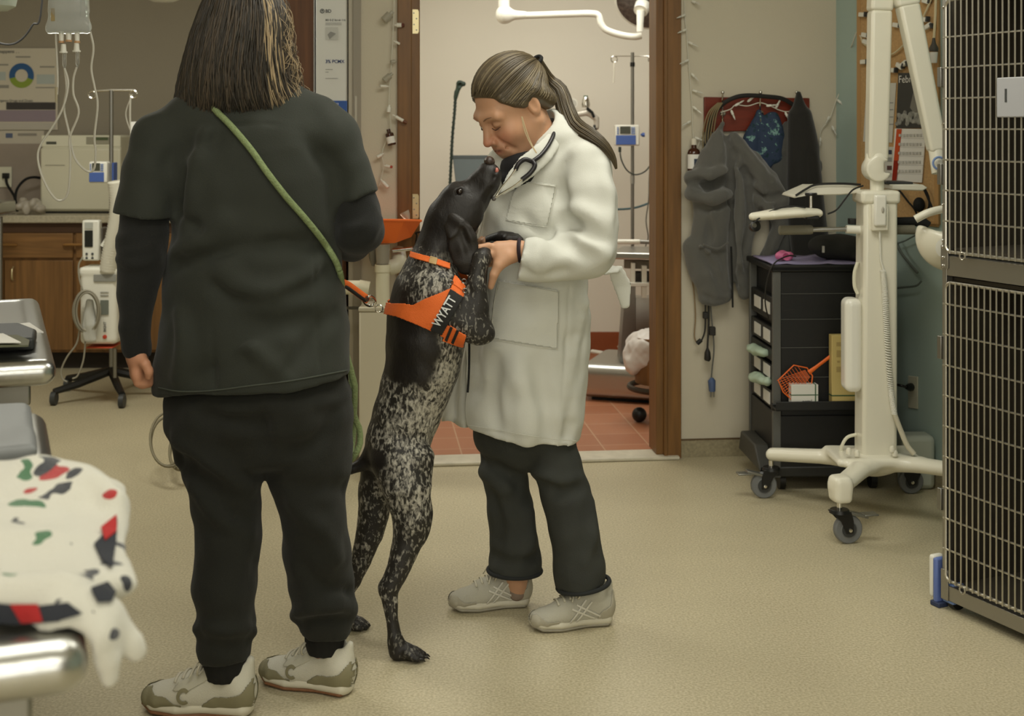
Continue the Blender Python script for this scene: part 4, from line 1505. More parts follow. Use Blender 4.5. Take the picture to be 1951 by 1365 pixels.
# ------------------------------------------------------------------ fairy lights around the door and on the right
bl = []
for (x0, y0, x1, y1) in ((1318, 2, 1328, 6), (1306, 28, 1288, 35), (1308, 56, 1289, 64), (1311, 80, 1328, 88), (1312, 114, 1291, 124), (1317, 140, 1327, 150),
                         (1319, 172, 1340, 178), (1320, 203, 1336, 216), (1316, 231, 1298, 241), (1324, 262, 1340, 268)):
    a, b = WP(x0, y0, .015), WP(x1, y1, .035)
    bl.append((a, b - a))
light_string('white fairy light string running down the right door casing', [WP(x, y, .012) for (x, y) in ((1304, -30), (1305, 30), (1308, 60), (1310, 90), (1313, 130), (1316, 170), (1319, 210), (1320, 250), (1326, 285), (1336, 262), (1350, 230))], bl, blen=.028)
bl = []
for (x0, y0, x1, y1) in ((1393, 210, 1398, 222), (1400, 202, 1410, 196), (1424, 194, 1432, 188), (1460, 202, 1480, 200), (1478, 206, 1484, 195), (1496, 214, 1500, 222), (1508, 210, 1512, 216)):
    a, b = WP(x0, y0, .045), WP(x1, y1, .055)
    bl.append((a, b - a))
light_string('white fairy light string draped over the red coat rack', [WP(x, y, .045) for (x, y) in ((1374, 214), (1392, 208), (1402, 200), (1425, 202), (1448, 196), (1470, 203), (1485, 210), (1500, 213), (1512, 209))], bl, blen=.024)
bl = []
for (x0, y0, x1, y1) in ((1612, 138, 1614, 150), (1608, 160, 1616, 175), (1595, 190, 1606, 200), (1580, 222, 1576, 230), (1585, 240, 1592, 254), (1563, 262, 1562, 276)):
    a, b = WP(x0, y0, .02), WP(x1, y1, .035)
    bl.append((a, b - a))
light_string('white fairy light string hanging across the corner to the cork board', [WP(x, y, .015) for (x, y) in ((1562, 300), (1562, 262), (1566, 245), (1580, 228), (1592, 195), (1600, 175), (1608, 155), (1612, 130), (1616, 105))] + [TP(x, y, .015) for (x, y) in ((1624, 84), (1632, 62), (1640, 70))], bl, blen=.024)
# amber bottle hanging beside the casing
t = thing('amber_bottle', 'amber glass bottle with white label hanging beside the door casing', 'bottle', WP(1322, 328, .04))
c = WP(1322, 327, .042)
MB().lathe(c, [(.0, 0), (.024, 0), (.0265, .004), (.0265, .075), (.022, .088), (.011, .096), (.010, .108)], n=24).build('glass', mat('amber_glass', (64, 30, 14), .1, coat=.5), t)
MB().lathe(c + Vector((0, 0, .108)), [(.0115, 0), (.0115, .02), (.009, .026)], n=16).build('cap', mat('white_paper_cap', (214, 208, 192), .7), t)
lb = MB()
rows = []
for z in (.012, .070):
    rows.append([c + Vector((.0269 * math.cos(a), .0269 * math.sin(a), z)) for a in [math.pi + .25 + i * (math.pi - .3) / 12 for i in range(13)]])
lb.grid(rows).build('label', PAPER, t)
rows = [[c + Vector((.0272 * math.cos(a), .0272 * math.sin(a), z)) for a in [math.pi * 1.5 - .1 + i * 1.1 / 8 for i in range(9)]] for z in (.014, .052)]
MB().grid(rows).build('label_print', mat('navy_print', (52, 62, 78), .7), t)

# ------------------------------------------------------------------ coat rack
t = thing('coat_rack', 'red mahogany board with metal hooks on the wall right of doorway', 'coat rack', WP(1440, 252, 0))
MB().prism([WP(1340, 252, .002), WP(1540, 246, .002), WP(1540, 187, .002), WP(1340, 185, .002)], WN * .018).build('board', mat('mahogany', (112, 42, 24), .35, var=.2, vscale=3, aniso=(2, 2, 14)), t, bevel=.003)
for x in (1377, 1449, 1518):
    h = MB()
    h.tube(bez([WP(x, 236, .02), WP(x, 218, .03), WP(x - 1, 200, .055), WP(x, 178, .07)], 16), .0035, 8)
    h.ball(WP(x, 176, .07), .0075, 12)
    h.tube(bez([WP(x, 214, .03), WP(x, 228, .05), WP(x, 234, .065), WP(x, 226, .075)], 12), .0035, 8)
    h.lathe(WP(x, 216, .02), [(.012, 0), (.012, .004), (.006, .008)], WN, 14)
    h.build('hook', CHROME, t)

FLE = mat('grey_fleece', (92, 91, 86), .95, sheen=.4, bump=.5, bscale=320)


def wsdf(chains, k=.03):
    s = SDF()
    for c in chains:
        nodes = [(WP(x, y, off), a, b) for (x, y, a, b, off) in c]
        s.chain(nodes, u=WD, k=k)
    return s


s = wsdf([
    [(1378, 236, .016, .018, .075), (1376, 262, .045, .03, .07), (1372, 300, .075, .05, .075), (1360, 338, .09, .055, .075)],
    [(1350, 340, .068, .048, .085), (1351, 372, .070, .05, .09), (1356, 400, .075, .045, .075), (1354, 460, .08, .042, .07), (1356, 520, .078, .045, .07), (1362, 566, .070, .04, .07)],
    [(1318, 470, .03, .03, .06), (1330, 530, .03, .03, .06)],
    [(1395, 262, .03, .03, .07), (1425, 310, .05, .045, .075), (1455, 348, .06, .05, .075), (1478, 380, .05, .045, .07)],
    [(1420, 330, .075, .045, .07), (1418, 380, .085, .045, .065), (1412, 440, .06, .04, .06), (1410, 500, .045, .035, .06), (1418, 560, .03, .03, .06)],
    [(1480, 385, .035, .04, .065), (1486, 430, .028, .03, .06), (1470, 470, .03, .03, .06), (1450, 500, .03, .03, .06), (1440, 530, .03, .03, .06)],
], .025)
for (pts, r, op) in (([(1319, 352), (1350, 346), (1386, 340)], .016, 's'), ([(1318, 362), (1345, 378), (1386, 372)], .02, 'u'), ([(1340, 352), (1350, 362), (1362, 350)], .014, 's'),
                     ([(1316, 338), (1345, 330), (1384, 326)], .018, 'u'), ([(1386, 300), (1392, 360), (1392, 430), (1398, 520)], .014, 's'),
                     ([(1398, 280), (1404, 310), (1400, 330)], .016, 'u'), ([(1382, 246), (1378, 256)], .012, 's'), ([(1404, 275), (1414, 296)], .012, 's'),
                     ([(1420, 360), (1440, 380), (1425, 400)], .012, 's'), ([(1440, 350), (1470, 385), (1455, 402)], .012, 'u'), ([(1410, 340), (1408, 420), (1412, 500)], .01, 'u'),
                     ([(1336, 470), (1350, 480), (1385, 478)], .007, 'u'), ([(1338, 476), (1336, 530), (1344, 550)], .006, 's')):
    s.chain([(WP(x, y, .118 if op == 'u' else .128), r, r * .8) for (x, y) in pts], u=WD, k=.02, op=op)
for (pts, op, hg, rr) in (([(1316, 340), (1348, 334), (1386, 322)], 'u', .022, .024), ([(1314, 352), (1350, 348), (1388, 340)], 's', .040, .020), ([(1335, 350), (1352, 362), (1368, 350)], 's', .040, .016), ([(1314, 370), (1350, 378), (1390, 366)], 'u', .024, .022), ([(1318, 392), (1352, 398), (1388, 388)], 's', .030, .016),
                      ([(1386, 258), (1393, 310), (1392, 380), (1396, 470), (1400, 575)], 's', .050, .022), ([(1406, 320), (1412, 380), (1408, 460), (1412, 540)], 'u', .018, .016), ([(1424, 330), (1430, 400), (1424, 470)], 's', .040, .018),
                      ([(1400, 262), (1440, 310), (1482, 362)], 'u', .020, .020), ([(1396, 290), (1420, 330), (1440, 350)], 's', .026, .016), ([(1436, 362), (1462, 378), (1490, 374)], 's', .034, .016), ([(1444, 384), (1466, 402), (1488, 400)], 'u', .020, .016),
                      ([(1450, 400), (1446, 450), (1440, 520)], 's', .030, .016), ([(1350, 402), (1354, 440), (1348, 462)], 's', .020, .016), ([(1340, 490), (1358, 512), (1384, 560)], 's', .018, .012), ([(1360, 480), (1380, 500), (1384, 540)], 's', .014, .010),
                      ([(1334, 562), (1364, 574), (1396, 574)], 's', .010, .006), ([(1376, 240), (1385, 252), (1383, 268)], 's', .030, .014)):
    fold(s, pts, rr, op, 0, .014, hg * .75, 4.7)
s.wob(lambda X, Y, Z: .010 * _noise3(X * 16, Y * 16, Z * 7, 4) + .005 * _noise3(X * 34, Y * 34, Z * 14, 6))
t = thing('fleece_jacket', 'grey fleece jacket bunched on the left hook of red coat rack', 'jacket', WP(1378, 236, .07))
s.build('body', FLE, t, h=.0055)
MB().tube([WP(x, y, o_) for (x, y, o_) in ((1393, 470, .115), (1395, 530, .118), (1396, 586, .112))], .004, 6).build('zip', BLACKM, t)
MB().tube(bez([WP(x, y, .124) for (x, y) in ((1340, 466), (1366, 474), (1388, 462))], 14), .004, 6).build('pocket_edge', FLE, t)

# patterned blue scrub top
def blue_mat():
    m = mat('blue_patterned_cotton', (44, 62, 92), .85)
    nt = m.node_tree
    b = nt.nodes['Principled BSDF']
    tc = nt.nodes.new('ShaderNodeTexCoord')
    ns = nt.nodes.new('ShaderNodeTexNoise')
    ns.inputs['Scale'].default_value = 32
    ns.inputs['Detail'].default_value = 6
    ns.inputs['Roughness'].default_value = .7
    nt.links.new(tc.outputs['Object'], ns.inputs['Vector'])
    r = nt.nodes.new('ShaderNodeValToRGB')
    r.color_ramp.interpolation = 'CONSTANT'
    for p, c in ((0, (26, 52, 58)), (.42, (44, 58, 82)), (.60, (112, 152, 142)), (.66, (140, 158, 172)), (.70, (44, 58, 82))):
        e = r.color_ramp.elements.new(p)
        e.color = lin(c)
    nt.links.new(ns.outputs['Fac'], r.inputs['Fac'])
    nt.links.new(r.outputs['Color'], b.inputs['Base Color'])
    return m


s = wsdf([
    [(1446, 214, .014, .016, .06), (1446, 235, .035, .025, .055), (1440, 265, .055, .03, .05), (1442, 295, .06, .03, .05), (1452, 318, .045, .025, .05), (1456, 332, .02, .02, .05)],
    [(1470, 225, .03, .025, .055), (1476, 260, .045, .03, .055), (1474, 300, .045, .028, .05)],
], .02)
s.chain([(WP(x, y, .088), .010) for (x, y) in ((1449, 222), (1450, 270), (1446, 310))], op='s', k=.016)
s.wob(lambda X, Y, Z: .006 * _noise3(X * 26, Y * 26, Z * 10, 14))
tag(s.build('scrub_top', blue_mat(), h=.006), 'navy patterned scrub top on the middle hook of red coat rack', 'scrub top')
# darker grey jacket behind, black coat
s = wsdf([[(1500, 240, .02, .02, .05), (1494, 268, .05, .03, .045), (1490, 330, .055, .035, .045), (1488, 400, .05, .03, .045), (1486, 470, .045, .03, .04), (1482, 520, .035, .025, .04)]], .02)
for (x, o_) in ((1484, .083), (1497, .08)):
    s.chain([(WP(x, 300, o_), .010), (WP(x - 2, 480, o_ - .006), .012)], op='s', k=.02)
tag(s.build('grey_jacket', mat('dark_grey_cotton', (76, 76, 73), .95, sheen=.3), h=.006), 'dark grey jacket hanging between the blue scrub top and black coat', 'jacket')
s = wsdf([[(1521, 178, .010, .014, .10), (1522, 196, .02, .02, .10), (1524, 220, .045, .04, .09), (1530, 280, .06, .05, .085), (1533, 340, .07, .055, .085), (1538, 420, .078, .055, .085), (1546, 500, .085, .05, .085), (1548, 560, .085, .045, .085)]], .02)
s.chain([(WP(1560, 312, .08), .014), (WP(1562, 322, .08), .012)], k=.01)
for (a, b) in (((1515, 240), (1520, 480)), ((1545, 300), (1560, 490))):
    s.chain([(WP(a[0], a[1], .145), .012), (WP(b[0], b[1], .150), .016)], op='s', k=.03)
s.wob(lambda X, Y, Z: .007 * _noise3(X * 16, Y * 16, Z * 6, 24))
tag(s.build('black_coat', mat('black_wool', (34, 33, 30), .95, sheen=.25, bump=.3, bscale=300), h=.007), 'long black coat hanging on the right hook of red coat rack', 'coat')
# strap over the rack
mb = MB().tube(bez([WP(x, y, o_) for (x, y, o_) in ((1345, 280, .05), (1348, 255, .05), (1356, 225, .06), (1375, 200, .07), (1400, 186, .075), (1425, 182, .075), (1460, 184, .07), (1490, 188, .06), (1512, 200, .05))], 60), .009, 8, flat=(.5, 1))
tag(mb.build('black_strap', mat('black_strap', (30, 28, 25), .7)), 'black strap draped along the top of red coat rack', 'strap')
cords = MB()
for k in range(5):
    cords.tube(bez([WP(1376 - k * 2, 196, .075), WP(1366 - k * 4, 215, .075), WP(1360 - k * 5, 250, .06), WP(1356 - k * 4, 290, .045)], 24), .0028, 6)
tag(cords.build('cord_bundle', mat('khaki_cord', (128, 114, 84), .7)), 'bundle of khaki cords looped on the left hook of red coat rack', 'cord')
# cables below the jacket
zoff = .05
BC = mat('black_cord', (34, 32, 28), .6)
t = thing('hanging_cable', 'black lead with a block plug hanging below the grey fleece jacket', 'cable', WP(1347, 580, zoff))
MB().tube(bez([WP(x, y, zoff) for (x, y) in ((1344, 560), (1344, 600), (1343, 630), (1337, 648), (1330, 655))], 24), .0035, 6).build('lead', BC, t)
MB().cyl(WP(1336, 648, zoff), WP(1328, 655, zoff), .009).build('plug', BC, t)
MB().span(WP(1340, 608, zoff + .012), WP(1348, 594, zoff - .012)).build('splitter', BC, t, bevel=.003)
t = thing('hanging_cable', 'straight black lead ending in a round plug below the jacket', 'cable', WP(1350, 580, zoff))
MB().tube(bez([WP(x, y, zoff) for (x, y) in ((1350, 560), (1350, 620), (1348, 660), (1348, 672))], 24), .004, 6).build('lead', BC, t)
MB().tube([WP(1348, 664, zoff), WP(1348, 672, zoff), WP(1348, 684, zoff), WP(1347, 688, zoff)], [.005, .012, .014, .010], 12).build('plug', BC, t)
t = thing('hanging_cable', 'grey lead ending in a blue plug hanging lowest below the jacket', 'cable', WP(1356, 580, zoff))
MB().tube(bez([WP(x, y, zoff) for (x, y) in ((1353, 560), (1355, 600), (1359, 640), (1360, 670), (1357, 700), (1355, 722))], 30), .003, 6).build('lead', mat('mid_grey_lead', (92, 92, 88), .6), t)
MB().span(WP(1352, 640, zoff + .012), WP(1362, 622, zoff - .01)).build('splitter', BC, t, bevel=.003)
MB().tube([WP(1356, 720, zoff), WP(1356, 726, zoff), WP(1357, 746, zoff)], [.006, .016, .013], 10).build('plug', mat('dusty_blue_plug', (74, 92, 128), .5), t)
for dx in (-3, 3):
    MB().cyl(WP(1357 + dx, 746, zoff), WP(1357 + dx, 757, zoff), .0032).build('prong', STEELD, t)
cd = MB().tube(bez([WP(x, y, .02) for (x, y) in ((1325, 434), (1310, 470), (1306, 490), (1320, 540), (1325, 600), (1323, 640), (1328, 655))], 40), .0025, 6)
tag(cd.build('tan_cord', mat('tan_cord', (140, 116, 84), .7)), 'thin tan cord hanging to the left of the grey fleece jacket', 'cord')

# ------------------------------------------------------------------ black trolley with drawers
zc = 4.95
KC = Vector((P(1473, 0, zc).x, zc, 0))
CB = Vector((-.05, .9987, 0))
CR = Vector((.9987, .05, 0))
RC = Matrix((CR, CB, (0, 0, 1))).transposed()
BLK = mat('cart_black', (21, 21, 20), .5, bump=.1, bscale=200)
GRYF = mat('cart_grey_edge', (88, 88, 84), .5)
cw, cdp, ctop = .425, .40, .835


def CP(u, v, h):
    return KC + CR * u + CB * v + Vector((0, 0, h))


def cbox(mb, u0, u1, v0, v1, h0, h1):
    return mb.box(CP((u0 + u1) / 2, (v0 + v1) / 2, (h0 + h1) / 2), (abs(u1 - u0), abs(v1 - v0), abs(h1 - h0)), RC)


t = thing('storage_cart', 'black wheeled storage cart with small labelled drawers on its left side', 'cart', CP(cw / 2, cdp / 2, 0))
mb = MB()
cbox(mb, .03, cw, .012, cdp - .01, .09, ctop - .02)
mb.build('body', BLK, t, bevel=.006)
mb = MB()
cbox(mb, -.008, cw + .005, -.008, cdp + .008, ctop - .022, ctop)
cbox(mb, -.008, cw + .005, -.008, .006, ctop - .02, ctop + .006)
mb.build('top', BLK, t, bevel=.005)
mb = MB()
for (v0, v1) in ((0, .022), (cdp - .022, cdp)):
    cbox(mb, 0, .03, v0, v1, .05, ctop - .02)
mb.build('side_posts', GRYF, t, bevel=.003)
fr = MB()
cbox(fr, -.004, cw, -.004, .02, .30, .325)
cbox(fr, -.004, cw, -.06, .0, .31, .318)
cbox(fr, -.004, cw, -.06, -.055, .31, .345)
fr.build('front_ledge', BLK, t, bevel=.003)
mb = MB()
for h in (.73, .635, .53, .42):
    cbox(mb, .03, cw, .008, .0125, h, h + .002)
mb.build('panel_lines', GRYF, t, smooth=0)
mb = MB()
cbox(mb, .02, cw, .004, .012, .08, .28)
mb.build('lower_panel', BLK, t, bevel=.01)
LAB = mat('label_card', (206, 204, 196), .7)
for i, (h0, h1, lab) in enumerate(((.625, .715, 1), (.53, .60, 1), (.475, .52, 0), (.405, .46, 1), (.30, .365, 1), (.12, .29, 0))):
    d = MB()
    cbox(d, .004, .03, .026, cdp - .026, h0, h1)
    dr = d.build('drawer', BLK, t, bevel=.004)
    if lab:
        for j, v in enumerate((.06, .21)):
            l = MB()
            hh = (h0 + h1) / 2
            cbox(l, .001, .006, v, v + .10, hh - .022, hh + .022)
            lo = l.build('label', LAB, dr, smooth=0)
            l = MB()
            cbox(l, .0, .001, v + .02, v + .075, hh - .004, hh + .001)
            l.build('writing', INK, lo, smooth=0) if False else None
for (u, v) in ((.04, .04), (.04, cdp - .04), (cw - .04, .04), (cw - .04, cdp - .04)):
    q = CP(u, v, .032)
    MB().cyl(q - CR * .011, q + CR * .011, .032).build('caster', BLACK, t)
mb = MB()
cbox(mb, .0, cw, 0, cdp, .052, .092)
mb.build('base_tray', mat('cart_base', (40, 40, 37), .5), t, bevel=.006)
mb = MB()
mb.prism([CP(-.05, .0, .075), CP(-.05, .09, .155), CP(-.05, .32, .155), CP(-.05, .36, .075)], CR * .055)
mb.build('foot_bumper', mat('cart_dark_grey', (58, 57, 52), .5), t, bevel=.006)
# green packets in the open drawers
for i, (h, v, lab) in enumerate(((.545 - .06, .10, 'pale green packet sticking out of an upper drawer of black cart'), (.385, .06, 'pale green packets bulging from a lower drawer of black cart'))):
    s = SDF()
    s.chain([(CP(-.005, v, h + .01), .014, .02), (CP(-.02, v + .12, h + .005), .02, .03), (CP(-.01, v + .2, h), .012, .02)], u=(0, 0, 1), k=.01)
    s.wob(lambda X, Y, Z: .006 * _noise3(X * 50, Y * 50, Z * 50, 31))
    tag(s.build('glove_packet', mat('pale_green_film', (168, 186, 166), .5), h=.004), lab, 'packet')
# pocket contents
t = thing('small_box', 'small white box held by green elastic on black cart ledge', 'box', CP(.105, -.03, .318))
mb = MB()
cbox(mb, .055, .155, -.052, -.01, .318, .405)
mb.build('box', mat('white_box_card', (208, 206, 198), .7), t, bevel=.002)
mb = MB()
cbox(mb, .054, .156, -.0535, -.0085, .366, .369)
cbox(mb, .142, .146, -.0535, -.0085, .318, .406)
mb.build('band', mat('green_band', (52, 88, 56), .6), t, smooth=0)
text_obj('lettering', 'petal', INK, CP(.095, -.0523, .338), CR, (0, 0, 1), .013, t, bold=.01)
t = thing('tall_box', 'tall tan cardboard box standing on black cart ledge', 'box', CP(.26, -.03, .318))
mb = MB()
cbox(mb, .205, .345, -.052, -.012, .318, .585)
mb.build('box', mat('tan_card', (198, 176, 112), .7), t, bevel=.002)
mb = MB()
cbox(mb, .204, .346, -.0535, -.0105, .362, .366)
mb.build('band', mat('green_band', (52, 88, 56), .6), t, smooth=0)
for (u0, u1, h0, h1) in ((.222, .24, .545, .56), (.222, .243, .505, .53), (.255, .275, .53, .555), (.222, .246, .45, .47), (.255, .276, .44, .49), (.225, .235, .485, .492)):
    mb = MB()
    cbox(mb, u0, u1, -.0528, -.0519, h0, h1)
    mb.build('print', mat('tan_print', (168, 146, 92), .7), t, smooth=0)
t = thing('fly_swatter', 'orange plastic fly swatter leaning behind the small white box', 'swatter', CP(.1, -.02, .36))
d0 = CP(.125, -.03, .445)
hd = (CP(.205, -.02, .50) - d0).normalized()
side = Vector((0, 1, 0)).cross(hd).normalized()
MB().tube([d0 + hd * -.0, d0 + hd * .04, d0 + hd * .15], [.009, .006, .006], 8, flat=(1, .5), up=(0, 1, 0)).build('handle', ORANGE, t)
sw = MB()
out = [d0 + hd * .005 + side * .018, d0 - hd * .03 + side * .055, d0 - hd * .11 + side * .045, d0 - hd * .12, d0 - hd * .11 - side * .045, d0 - hd * .03 - side * .055, d0 + hd * .005 - side * .018]
sw.tube(out + [out[0]], .0025, 6, cap=False)
for k in range(-5, 6):
    sw.tube([d0 - hd * .005 + side * .003 * k, d0 - hd * .115 + side * .0095 * k], .0009, 4)
for k in range(9):
    w = .05 - abs(k - 3) * .002
    sw.tube([d0 - hd * (.02 + .0115 * k) + side * w, d0 - hd * (.02 + .0115 * k) - side * w], .0009, 4)
sw.build('net', ORANGE, t)
# on the cart top
mb = MB()
rows = []
for i in range(9):
    u = .0 + .41 * i / 8
    rows.append([CP(u, v, ctop + .008 + .004 * math.sin(u * 40 + v * 30)) for v in (-.004, .1, .2, .32)])
tag(mb.grid(rows).build('lilac_towel', mat('lilac_cloth', (150, 142, 178), .9), solid=.006), 'lilac cloth spread on top of the black cart', 'cloth')
s = SDF()
for (u, v, r) in ((.045, .08, .018), (.07, .06, .02), (.06, .1, .022), (.085, .09, .016)):
    s.ell(CP(u, v, ctop + .03), (r, r, r * .9), k=.008)
s.ell(CP(.062, .05, ctop + .03), (.01, .02, .012), op='s', k=.006)
tag(s.build('pink_clip', mat('pink_plastic', (206, 110, 150), .5), h=.004), 'pink crumpled band lying on the lilac cloth', 'band')
s = SDF()
s.ell(CP(.30, .14, ctop + .055), (.10, .10, .05), k=.02)
s.ell(CP(.22, .12, ctop + .062), (.055, .07, .038), k=.03)
s.ell(CP(.36, .10, ctop + .03), (.06, .10, .02), k=.02)
s.wob(lambda X, Y, Z: .006 * _noise3(X * 24, Y * 24, Z * 24, 41))
t = thing('baseball_cap', 'black cap with a small metal buckle on the cart top', 'cap', CP(.28, .12, ctop))
s.build('crown', mat('black_canvas', (38, 38, 35), .9), t, h=.006)
MB().span(CP(.195, .04, ctop + .045), CP(.205, .05, ctop + .07)).build('buckle', STEEL, t, smooth=0)
cd = MB().tube(bez([CP(.10, .06, ctop + .03), CP(.06, .02, ctop + .035), CP(.0, -.012, ctop + .01), CP(-.025, -.012, ctop - .05), CP(-.03, .0, ctop - .13), CP(-.01, .03, ctop - .2)], 36), .003, 6)
tag(cd.build('black_cable', BC), 'black cable trailing over the left edge of the black cart top', 'cable')

# ------------------------------------------------------------------ mobile white stand with articulated arm
zx = 4.65
XC = P(1668, 0, zx)
t = thing('mobile_imaging_stand', 'white wheeled imaging stand with square column and folding arm', 'medical stand', (XC.x, zx, 0))
IV = mat('ivory_enamel', (230, 226, 208), .32, coat=.25)
c0, c1 = P(1668, 868, zx), P(1670, 375, zx)
mb = MB()
hw0, hw1 = .0605, .058
ring = lambda c, w, d: [c + Vector((-w, -d, 0)), c + Vector((w, -d, 0)), c + Vector((w, d, 0)), c + Vector((-w, d, 0))]
mb.add(ring(c0, hw0, .06) + ring(c1, hw1, .06), [(0, 1, 5, 4), (1, 2, 6, 5), (2, 3, 7, 6), (3, 0, 4, 7), (3, 2, 1, 0), (4, 5, 6, 7)])
mb.build('column', IV, t, bevel=.014, seg=4)
a, b = P(1632, 387, zx), P(1706, 362, zx)
MB().span(a + Vector((0, -.068, 0)), b + Vector((0, .068, 0))).build('column_cap', IV, t, bevel=.012, seg=3)
MB().cyl(P(1671, 364, zx), P(1671, 340, zx), .024).build('neck', IV, t)
s = SDF()
q = P(1669, 322, zx)
s.chain([(q + Vector((0, -.034, 0)), .043), (q + Vector((0, .034, 0)), .043)], clip=[(q + Vector((0, -.04, 0)), (0, -1, 0)), (q + Vector((0, .04, 0)), (0, 1, 0))], k=.01)
s.chain([(P(1669, 318, zx), .038, .038), (P(1670, 300, zx), .038, .038)], k=.015)
s.box(P(1686, 318, zx), (.012, .05, .02), rnd=.006, op='s', k=.004)
s.build('knuckle', IV, t, h=.005)


def sq_arm(p0, p1, w0, w1, name, bev=.012):
    d = (p1 - p0).normalized()
    x = Vector((0, 1, 0)).cross(d).normalized()
    y = Vector((0, 1, 0))
    r0 = [p0 + x * a * w0 + y * b_ * w0 for (a, b_) in ((-1, -1), (1, -1), (1, 1), (-1, 1))]
    r1 = [p1 + x * a * w1 + y * b_ * w1 for (a, b_) in ((-1, -1), (1, -1), (1, 1), (-1, 1))]
    return MB().add(r0 + r1, [(0, 1, 5, 4), (1, 2, 6, 5), (2, 3, 7, 6), (3, 0, 4, 7), (3, 2, 1, 0), (4, 5, 6, 7)]).build(name, IV, t, bevel=bev, seg=4)


sq_arm(P(1670, 306, zx), P(1676, 20, zx), .0345, .0365, 'lower_arm')
sq_arm(P(1676, 22, zx), P(1678, -20, zx), .039, .039, 'arm_sleeve')
sq_arm(P(1786, 288, zx - .10), P(1728, 8, zx - .04), .030, .036, 'upper_arm')
sq_arm(P(1728, 12, zx - .04), P(1720, -24, zx - .03), .040, .040, 'arm_sleeve')
MB().tube(pp([(1678, -16, zx), (1700, -30, zx - .02), (1722, -18, zx - .03)]), .04, 12).build('elbow', IV, t)
MB().cyl(P(1783, 280, zx - .1), P(1790, 330, zx - .12), .026).build('wrist', IV, t)
MB().ring(P(1789, 311, zx - .15), .02, .004, (0, 1, 0), 20).build('wrist_ring', mat('blue_ring', (120, 144, 190), .4), t)
# head shell hanging from the arm
s = SDF()
hz = 4.42
s.ell(P(1815, 452, hz), (.12, .10, .115), k=.03)
s.ell(P(1820, 400, hz), (.135, .2, .085), k=.02, op='s')
s.build('source_head', IV, t, h=.007)
MB().tube(bez(pp([(1744, 418, hz - .06), (1768, 406, hz - .07), (1795, 399, hz - .06), (1820, 398, hz - .02)]), 20), .013, 10).build('handle_bow', IV, t)
MB().lathe(P(1800, 472, hz - .10), [(.0, 0), (.03, 0), (.034, .012), (.0, .02)], (0, -1, 0), 20).build('head_cap', WHITEG, t)
# handset and spiral cord
MB().span(P(1662, 441, zx - .085), P(1690, 388, zx - .06)).build('cradle', IV, t, bevel=.006)
MB().span(P(1666, 432, zx - .095), P(1687, 371, zx - .075)).build('handset', WHITEG, t, bevel=.008, seg=3)
MB().ball(P(1682, 400, zx - .097), (.005, .003, .011), 12).build('trigger', mat('handset_button', (176, 172, 160), .4), t)
MB().tube(bez(pp([(1676, 440, zx - .075), (1677, 470, zx - .068), (1678, 495, zx - .068), (1684, 516, zx - .068)]), 20), .004, 8).build('cord', WHITE, t)
path = bez(pp([(1682, 516, zx - .075), (1686, 560, zx - .075), (1690, 640, zx - .075), (1697, 740, zx - .07), (1704, 790, zx - .075)]), 180)
coil = []
for i in range(len(path) * 4):
    k = i / 4
    j = min(int(k), len(path) - 2)
    p = path[j].lerp(path[j + 1], k - int(k))
    a = i * .75
    coil.append(p + Vector((.0085 * math.cos(a), .0085 * math.sin(a), 0)))
MB().tube(coil, .0026, 5).build('spiral_cord', WHITE, t)
MB().tube(bez(pp([(1704, 788, zx - .075), (1714, 815, zx - .08), (1728, 848, zx - .09), (1742, 866, zx - .1)]), 20), .009, 10).build('cord', mat('cream_cord', (200, 194, 172), .5), t)
s = SDF()
s.box(P(1622, 656, zx), (.030, .045, .162), rnd=.022)
s.build('side_case', WHITEG, t, h=.006)
# base
s = SDF()
hub = P(1664, 876, zx)
L_, F_, R_, B_ = P(1472, 866, 4.88), P(1601, 927, 4.33), P(1860, 902, 4.42), P(1735, 872, 5.0)
for (e, w) in ((L_, .03), (F_, .036), (R_, .03), (B_, .03)):
    m_ = hub.lerp(e, .45)
    d = (e - hub)
    d.z = 0
    side = Vector((-d.y, d.x, 0)).normalized()
    s.chain([(hub + Vector((0, 0, -.01)), .06, .030), (m_ + Vector((0, 0, .002)), .038, .026), (e, w, .024)], u=side, k=.035)
s.box(hub + Vector((0, 0, .012)), (.15, .11, .014), rnd=.012, k=.02)
s.box(F_ - Vector((0, 0, .008)), (.030, .036, .042), R=Matrix.Rotation(math.radians(12), 3, 'Z'), rnd=.014, k=.02)
s.build('base', IV, t, h=.007)
for (x, y) in ((1617, 862), (1633, 866), (1705, 866), (1700, 858)):
    MB().lathe(P(x, y, zx - .09), [(.009, -.006), (.010, .006), (.006, .014), (.0, .016)], n=14).build('cap_nut', IV, t)


